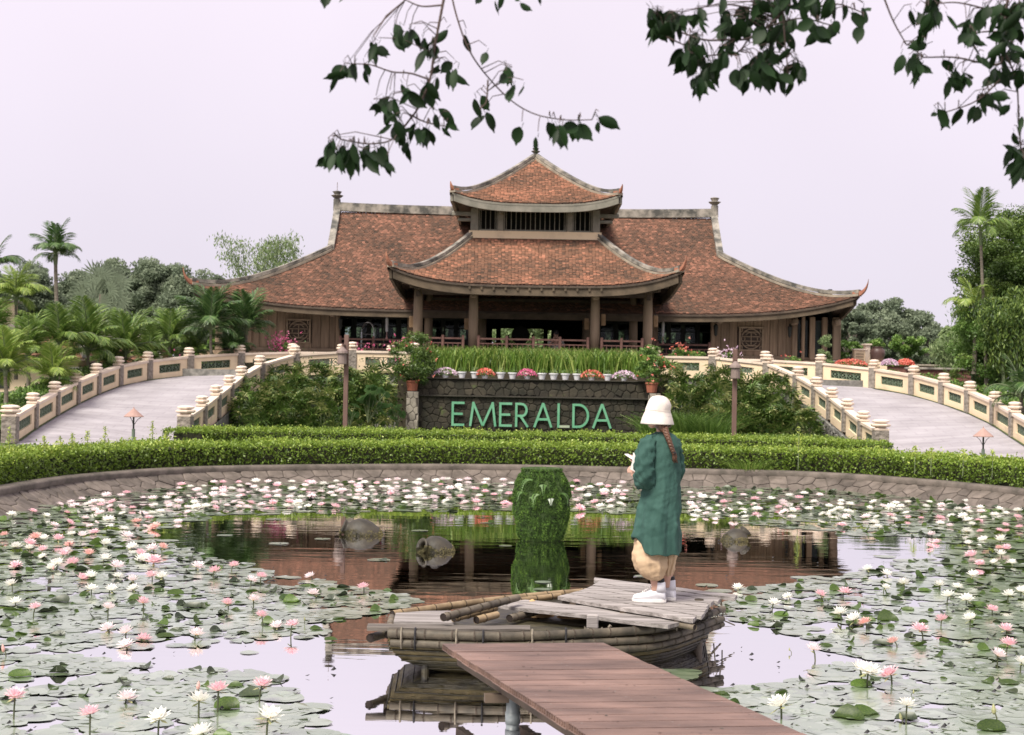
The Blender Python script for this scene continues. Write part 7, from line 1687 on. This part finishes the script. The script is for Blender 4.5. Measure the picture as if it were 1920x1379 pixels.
sleeve([wp(1228, 826, -.01), wp(1216, 836, -.05), wp(1208, 862, -.09), wp(1208, 888, -.10), wp(1209, 902, -.075), wp(1208, 898, -.03), wp(1203, 884, .02)], [.055, .070, .070, .076, .070, .058, .050], 'sleeve', 3)
sleeve([wp(1256, 824, .02), wp(1264, 836, .05), wp(1267, 862, .07), wp(1267, 884, .08), wp(1260, 893, .15), wp(1243, 890, .20)], [.05, .058, .058, .060, .056, .046], 'sleeve', 8)
# trousers: two ballooned legs gathered at the cuffs
def leg(rows, name, seed):
    m = MB(); rings = []; ra = np.array(rows, float); t_ = np.linspace(0, len(rows)-1, len(rows)*6); rows = [tuple(float(np.interp(t, range(len(ra)), ra[:, c_])) for c_ in range(5)) for t in t_]
    for py, xl, xr, ry, dy in rows:
        c = wp((xl+xr)/2, py, dy); k = max(0, (py-1010)/75); rings.append(ringpts(c.x, c.y, c.z, (xr-xl)/2*px2m, ry, 90, 0, 0, 0, fold=lambda a: (.035+.05*k)*math.sin(9*a+seed+py*.01)+.03*math.sin(17*a+seed)+.05*noise.noise(Vector((math.cos(a)*3, math.sin(a)*3, py*.035+seed)))))
    m.loft(creased(rings, 1.0)); return m.build(name, M['pants'], wm, True)
leg([(990,1204,1240,.07,-.02),(1003,1197,1243,.08,-.03),(1015,1191,1246,.098,-.04),(1032,1189,1248,.104,-.05),(1052,1190,1249,.108,-.06),(1068,1195,1247,.100,-.06),(1078,1203,1244,.085,-.06),(1084,1211,1241,.068,-.06),(1087,1217,1238,.050,-.06),(1088,1219,1236,.042,-.06),(1082,1221,1234,.035,-.06)], 'trouser_leg', 1)
leg([(975,1238,1264,.08,.05),(1000,1237,1267,.09,.05),(1030,1237,1269,.10,.06),(1048,1238,1267,.105,.07),(1062,1239,1263,.09,.07),(1073,1240,1261,.07,.07),(1079,1242,1260,.052,.07),(1081,1243,1259,.045,.07),(1075,1245,1257,.035,.07)], 'trouser_leg', 5)
# high-top shoes, left foot pointing left, right foot behind it
def shoe(ank, d, label_seed):
    d = Vector(d).normalized(); s = Vector((-d.y, d.x, 0)); z0 = PZ+.004; o = Vector((ank.x, ank.y, 0)); m = MB(); rings = []
    for t, w, h, zb in ((-.068,.012,.05,0),(-.060,.030,.075,0),(-.03,.037,.12,0),(.005,.038,.12,0),(.04,.040,.088,0),(.08,.043,.066,0),(.12,.046,.055,0),(.155,.042,.046,0),(.178,.028,.036,0),(.186,.010,.022,0)):
        row = []
        for j in range(20):
            a = 2*math.pi*j/20; x = math.cos(a)*w; zz = (math.sin(a)+1)/2*h; x *= (1 if zz < h*.55 else .92); row.append(o+d*t+s*x+Vector((0, 0, z0+.012+zz)))
        rings.append(row)
    m.loft(rings); up = m.build('shoe', M['shoe'], wm, True)
    m = MB(); m.loft([[o+d*(-.045*math.cos(a)*k_-.022)+s*(.036*math.sin(a)*k_)+Vector((0, 0, z)) for a in [i*math.pi/9 for i in range(18)]] for z, k_ in ((z0+.08, 1.1), (z0+.12, 1.0), (z0+.155, .95), (z0+.158, .85))]); m.build('ankle_collar', M['shoe'], up, True)
    m = MB(); rings = []
    for z, g in ((z0, 1.0), (z0+.022, 1.02), (z0+.024, .9)):
        rings.append([o+d*(.059+.132*math.cos(a)*g)+s*(.047*math.sin(a)*g*(1-.12*math.cos(a+math.pi)))+Vector((0, 0, z)) for a in [i*math.pi/12 for i in range(24)]])
    m.loft(rings); m.build('rubber_sole', M['paper'], up)
    m = MB()
    for k in range(5): c = o+d*(.035+.018*k)+Vector((0, 0, z0+.125-.0125*k)); m.tube([c-s*.026-d*.008+Vector((0,0,-.008)), c+Vector((0,0,.006)), c+s*.026+d*.008+Vector((0,0,-.008))], .0035, 5)
    m.build('laces', M['paper'], up)
    m = MB(); c = o+Vector((0, 0, z0+.155)); m.lathe([(.037,0),(.036,.012),(.035,.028),(.031,.029)], 14, c-d*.022); m.build('sock', M['black'], wm, True)
    m = MB()
    st = [c-d*.022+Vector((0,-.0345,-.055))+Vector((math.sin(k*math.pi/5)*(.009 if k % 2 == 0 else .004), 0, math.cos(k*math.pi/5)*(.009 if k % 2 == 0 else .004))) for k in range(10)]
    m.add([p for p in st]+[p+Vector((0, .004, 0)) for p in st], [tuple(range(10))]+[(k, (k+1) % 10, 10+(k+1) % 10, 10+k) for k in range(10)]); 
    if label_seed: m.build('star_mark', M['black'], up)
shoe(Vector((ankL.x+.012, ankL.y, 0)), (-.97, .18, 0), 0)
shoe(Vector((ankR.x+.006, ankR.y+.02, 0)), (-.80, .55, 0), 1)
# paper and phone in the hands (held things are their own objects)
P_ = [wp(1198,849,.14), wp(1200,886,.12), wp(1186,893,.16), wp(1182,858,.18)]
m = MB(); a, b2 = wp(1187,849,.0), wp(1201,853,-.02); m.add([a, b2, wp(1202,868,-.02), wp(1186,863,.0), wp(1181,880,.03), wp(1197,889,.0)], [(0,1,2,3), (3,2,5,4)]); 
vs = [Vector(v)+Vector((.002,.004,0)) for v in m.v]; m.add(vs, [(3,2,1,0), (4,5,2,3)])
pp = m.build('leaflet', M['paper']); tag(pp, 'folded white leaflet held in front of the person in green', 'leaflet')
ph = MB(); Mx = (wp(1176,853,.08)-wp(1190,862,.04)).to_track_quat('X', 'Z').to_matrix(); ph.bbox(tuple(wp(1182,857,.05)), (.09, .05, .008), .003, M=Mx); o = ph.build('phone', M['paper']); tag(o, 'slim white phone poking out above the leaflet in the hand', 'phone')
# ---- seated figure inside the lobby
c = at(1042, 655, 56.0); pr = empty('person', (c.x, 56, FZ), 'person in a white shirt sitting in the dark lobby, hands raised to the face', 'person')
x, y, z = c.x, 56., FZ; b = MB()
ball(b, (x, y, z+.80), .105, 12, .85, 1, 1.15); b.tube([(x, y, z+.60), (x, y, z+.74)], [.055, .05], 10)
b.tube([(x, y+.05, z+.10), (x, y+.05, z+.25), (x, y+.02, z+.45), (x, y, z+.58), (x, y, z+.64)], [.15, .14, .16, .17, .07], 14)
for s_ in (-1, 1):
    b.tube([(x+s_*.12, y, z+.56), (x+s_*.22, y-.03, z+.50), (x+s_*.24, y-.12, z+.34)], [.07, .055, .045], 10); b.tube([(x+s_*.24, y-.12, z+.34), (x+s_*.12, y-.2, z+.55), (x+s_*.05, y-.2, z+.70)], [.045, .036, .028], 10)
    for k in range(4): b.tube([(x+s_*(.05-.012*k), y-.2, z+.70), (x+s_*(.045-.012*k), y-.2, z+.76), (x+s_*(.03-.012*k), y-.18, z+.785)], [.011, .010, .008], 6)
    b.tube([(x+s_*.05, y-.2, z+.69), (x+s_*.07, y-.19, z+.74)], [.012, .009], 6)
    b.tube([(x+s_*.09, y, z+.14), (x+s_*.12, y-.38, z+.18), (x+s_*.12, y-.42, z+.06), (x+s_*.12, y-.5, z+.03)], [.09, .07, .05, .035], 10)
ball(b, (x, y-.10, z+.79), .02, 6, 1, 1, 1.4)
remesh_body(b, 'body', M['skin'], pr, .012, 2)
m = MB(); m.loft([ringpts(x, y+.04, z+h_, rx_, ry_, 24, 0, .06, 3) for h_, rx_, ry_ in ((.08,.19,.17),(.3,.18,.17),(.5,.21,.16),(.58,.19,.13),(.645,.09,.085))], cap=False)
for s_ in (-1, 1): m.tube([(x+s_*.13, y, z+.57), (x+s_*.235, y-.03, z+.50), (x+s_*.25, y-.12, z+.33)], [.08, .075, .07], 10)
m.build('shirt', M['white_shirt'], pr, True)
m = MB(); ball(m, (x, y+.02, z+.84), .115, 10, .9, 1, 1); m.build('hair', M['black'], pr, True)
m = MB(); m.bbox((x, y-.2, z+.80), (.13, .06, .08), .01); cm = m.build('camera', M['black']); tag(cm, 'small black camera held up by the person in the lobby', 'camera')
st = empty('stool', (x, y+.08, FZ), 'low dark stool under the person sitting in the lobby', 'stool')
MB().bbox((x, y+.05, z+.045), (.4, .36, .03), .01).build('seat', M['wood_dark'], st)
for sx in (-1, 1):
    for sy_ in (-1, 1): MB().box((x+sx*.17, y+.05+sy_*.15, z+.017), (.04, .04, .03)).build('leg', M['wood_dark'], st)

# ================================================================== OVERHANGING BRANCHES
DB = 4.9
tree_o = empty('overhanging_tree', (5.2, 3.6, .3), 'dark leafy tree whose drooping twigs hang into the top of the view', 'tree')
MB().tube([(5.2, 3.6, .1), (5.0, 3.7, 2), (4.9, 3.8, 4), (4.3, 4.2, 6.2)], [.22, .17, .14, .07], 10).build('trunk', M['bark'], tree_o)
def leaf_mesh(seed, L_=.085, w=.036):
    g = random.Random(seed); m = MB(); vs = []; n = 7; fold = g.uniform(.15, .6); curl = g.uniform(.0, .5)
    for i in range(n+1):
        t = i/n; ww = w*math.sin(math.pi*min(t**.8*.94+.03, 1))**.8*(1 if t < .85 else .55); zz = -L_*t; yy = curl*L_*t*t*.6; xx = g.uniform(-.001, .001)+.010*math.sin(t*2+seed)
        vs += [(xx-ww*math.cos(fold), yy+ww*math.sin(fold), zz), (xx, yy, zz), (xx+ww*math.cos(fold), yy+ww*math.sin(fold), zz)]
    fs = []
    for i in range(n): fs += [(i*3, i*3+1, i*3+4, i*3+3), (i*3+1, i*3+2, i*3+5, i*3+4)]
    m.add(vs, fs); m.tube([(0, 0, 0), (0, -.004, .022)], .0012, 4); return m.mesh('leaf', M['bleaf'], smooth=True)
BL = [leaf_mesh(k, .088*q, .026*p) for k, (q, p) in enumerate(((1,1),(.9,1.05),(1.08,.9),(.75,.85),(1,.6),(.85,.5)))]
def branch(label_, main, clusters, D, seed, extra):
    rg = random.Random(seed)
    P = [at(x, y, D+dz) for x, y, dz in main[0]]; pts_all = []
    o = None; bm_ = MB()
    for k, ln in enumerate(main):
        P = catmull([at(x, y, D+dz) for x, y, dz in ln], 6)
        bm_.tube(P, [(.0040 if k == 0 else .0022)*(1-.7*i/len(P))+.0012 for i in range(len(P))], 6); pts_all += P
    E_ = [at(x, y, D) for x, y in extra[0]]; wob = [e+Vector((rg.uniform(-.05, .05), rg.uniform(-.12, .12), rg.uniform(-.04, .08))) for e in E_[:-1]]+[E_[-1]]; lp = catmull([Vector((4.5, 4.1, 5.9))]+wob+[at(main[0][1][0], main[0][1][1], D)], 8); lp = lp[:-8]
    bm_.tube(lp, [.026-.021*i/(len(lp)-1) for i in range(len(lp))], 8)
    o = bm_.build('branch', M['twig'], tree_o); tw = MB(); n = 0
    for (cx, cy, k, sx, sy_) in clusters:
        for i in range(k if k < 3 else round(k*1.7)):
            px = cx+rg.gauss(0, sx*.55); py = cy+rg.gauss(0, sy_*.55); p = at(px, py-17, D+rg.gauss(0, .10)); near_ = min(pts_all, key=lambda q: (q-p).length+(.25 if q.z < p.z else 0))
            if i % 3 == 0 or i < 2: mid = near_.lerp(p, .6)+Vector((0, 0, .03)); tw.tube([near_, mid, p+Vector((0, 0, .02))], [.0018, .0015, .0012], 4); last = p+Vector((0,0,.02))
            else: tw.tube([last, last.lerp(p, .5)+Vector((0, 0, .008)), p+Vector((0, 0, .02))], [.0009, .0008, .0007], 4)
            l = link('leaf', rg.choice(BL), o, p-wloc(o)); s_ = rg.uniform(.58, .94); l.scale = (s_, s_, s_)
            l.rotation_euler = (rg.gauss(0, .35), rg.gauss(0, .58), rg.uniform(-1.1, 1.1)+(math.pi if rg.random() < .5 else 0)); n += 1
    q = tw.build('twigs', M['twig'], o); q['kind'] = 'stuff'; return n
C1 = [(612,0,1,4,4),(650,-2,1,4,4),(640,300,9,22,16),(620,290,4,12,10),(700,296,8,22,14),(668,305,4,15,14),(728,330,2,5,12),(645,148,3,9,14),(665,135,2,5,10),(682,145,2,5,10),(707,100,3,9,8),(750,72,3,12,10),(772,78,3,6,10),(792,88,2,6,8),(812,108,4,12,10),(802,180,3,10,12),(815,165,2,6,12),(740,205,4,15,12),(710,210,3,12,14),(768,188,3,12,10),(745,250,4,12,18),(765,285,2,6,10),(782,255,3,10,10),(800,262,3,8,8),(815,230,2,6,8),(838,257,2,5,8),(840,235,1,4,6),(847,150,3,10,10),(822,140,2,6,6),(842,72,1,3,3),(873,80,1,3,3),(912,112,1,3,3),(955,155,3,12,8),(965,175,2,6,6),(980,178,1,3,3),(898,200,2,6,8),(908,230,2,4,10),(980,258,1,3,3),(1008,275,1,2,3),(1035,248,2,5,8),(1050,262,3,9,8),(1085,250,3,8,8),(1118,248,2,5,6),(900,14,1,3,3),(927,20,1,3,3),(945,10,1,3,3),(975,12,2,5,8),(1000,0,1,3,3)]
M1 = [[(840,-40,0),(828,20,0),(815,90,0),(806,150,0),(785,200,0),(768,225,0),(735,262,.05),(690,270,.05),(640,262,.05)],[(840,-40,0),(856,30,0),(880,95,0),(915,145,.05),(960,190,.08),(1005,215,.1),(1060,225,.1),(1110,225,.1)],[(806,150,0),(770,138,0),(735,135,0),(695,122,0),(660,120,0)],[(830,10,0),(790,12,0),(760,0,0)],[(915,150,0),(912,190,0),(900,205,0)],[(768,215,0),(800,230,0),(850,240,0)]]
n1 = branch('left', M1, C1, DB, 1, [[(1500,-420),(1150,-300),(900,-140),(840,-40)]])
C2 = [(1232,45,7,16,12),(1228,65,3,8,10),(1258,52,6,12,12),(1280,50,3,6,8),(1310,45,4,8,14),(1350,10,1,3,3),(1333,14,1,4,4),(1355,55,7,16,16),(1385,62,7,14,14),(1310,92,7,18,14),(1300,128,7,20,18),(1335,135,7,18,16),(1290,118,5,14,12),(1308,165,4,8,8),(1362,108,5,14,12),(1410,50,4,10,12),(1440,72,7,16,14),(1470,76,4,8,12),(1438,112,8,22,14),(1432,142,7,16,10),(1392,150,3,5,8),(1410,148,3,6,8),(1382,146,1,3,3),(1482,108,1,3,3),(1492,132,4,7,7),(1502,150,3,6,6),(1462,162,3,7,7),(1487,168,2,4,5),(1430,18,6,18,12),(1462,24,5,14,12),(1480,8,4,10,8),(1505,18,4,10,8),(1532,20,3,12,8),(1560,14,3,8,8),(1585,24,2,5,6),(1598,40,2,4,6),(1620,34,2,5,5),(1621,66,1,3,4),(1490,52,2,5,4),(1512,55,1,3,3),(1530,62,3,6,6),(1560,58,2,4,4),(1400,34,3,10,8)]
M2 = [[(1500,-60,0),(1475,10,0),(1440,50,0),(1405,72,0),(1365,75,0),(1320,75,.05),(1280,62,.05),(1235,45,.05)],[(1405,72,0),(1380,100,0),(1330,105,0),(1300,120,0)],[(1475,10,0),(1520,15,0),(1570,8,0),(1620,25,0)],[(1468,20,0),(1472,80,0),(1478,140,0)],[(1250,70,0),(1290,88,0)],[(1440,50,0),(1500,35,0),(1560,48,0)]]
n2 = branch('middle', M2, C2, DB, 2, [[(1750,-330),(1620,-220),(1500,-60)]])
C3 = [(1712,40,2,5,5),(1740,42,4,10,6),(1760,38,3,8,8),(1775,46,1,3,3),(1738,12,1,3,3),(1756,8,2,4,4),(1725,75,2,4,6),(1738,100,1,3,3),(1715,128,5,10,10),(1722,140,3,8,8),(1692,120,1,3,3),(1815,58,4,8,16),(1842,35,3,9,9),(1878,36,7,14,14),(1892,62,7,12,12),(1908,18,5,10,12),(1820,86,3,6,7),(1832,120,1,3,4),(1846,128,1,3,4),(1784,155,4,10,14),(1808,158,3,6,8),(1774,132,1,4,5),(1870,148,6,16,10),(1902,112,4,8,12),(1915,150,4,6,14),(1872,118,2,7,4),(1850,198,4,12,7),(1868,205,2,5,5),(1835,216,2,5,5),(1800,221,1,3,3),(1770,226,1,3,3),(1755,226,2,5,5),(1896,215,1,3,4),(1901,266,1,3,4),(1910,240,2,4,5),(1908,300,7,9,14),(1918,325,4,6,8),(1885,90,4,8,8)]
M3 = [[(1900,-60,0),(1885,30,0),(1880,90,0),(1875,120,0),(1840,118,0),(1790,108,0),(1730,108,0)],[(1655,-10,0),(1675,40,0),(1700,85,0)],[(1880,90,0),(1905,150,0),(1910,220,0),(1915,285,0)],[(1875,150,0),(1830,190,0),(1760,215,0)],[(1885,30,0),(1840,15,0),(1790,5,0),(1740,10,0)],[(1882,60,0),(1845,60,0),(1820,65,0)]]
n3 = branch('right', M3, C3, DB, 3, [[(2050,-260),(1960,-160),(1900,-60)]])
# twig carrying the second line of the right branch, tied back to its limb

print('LEAVES', n1, n2, n3)
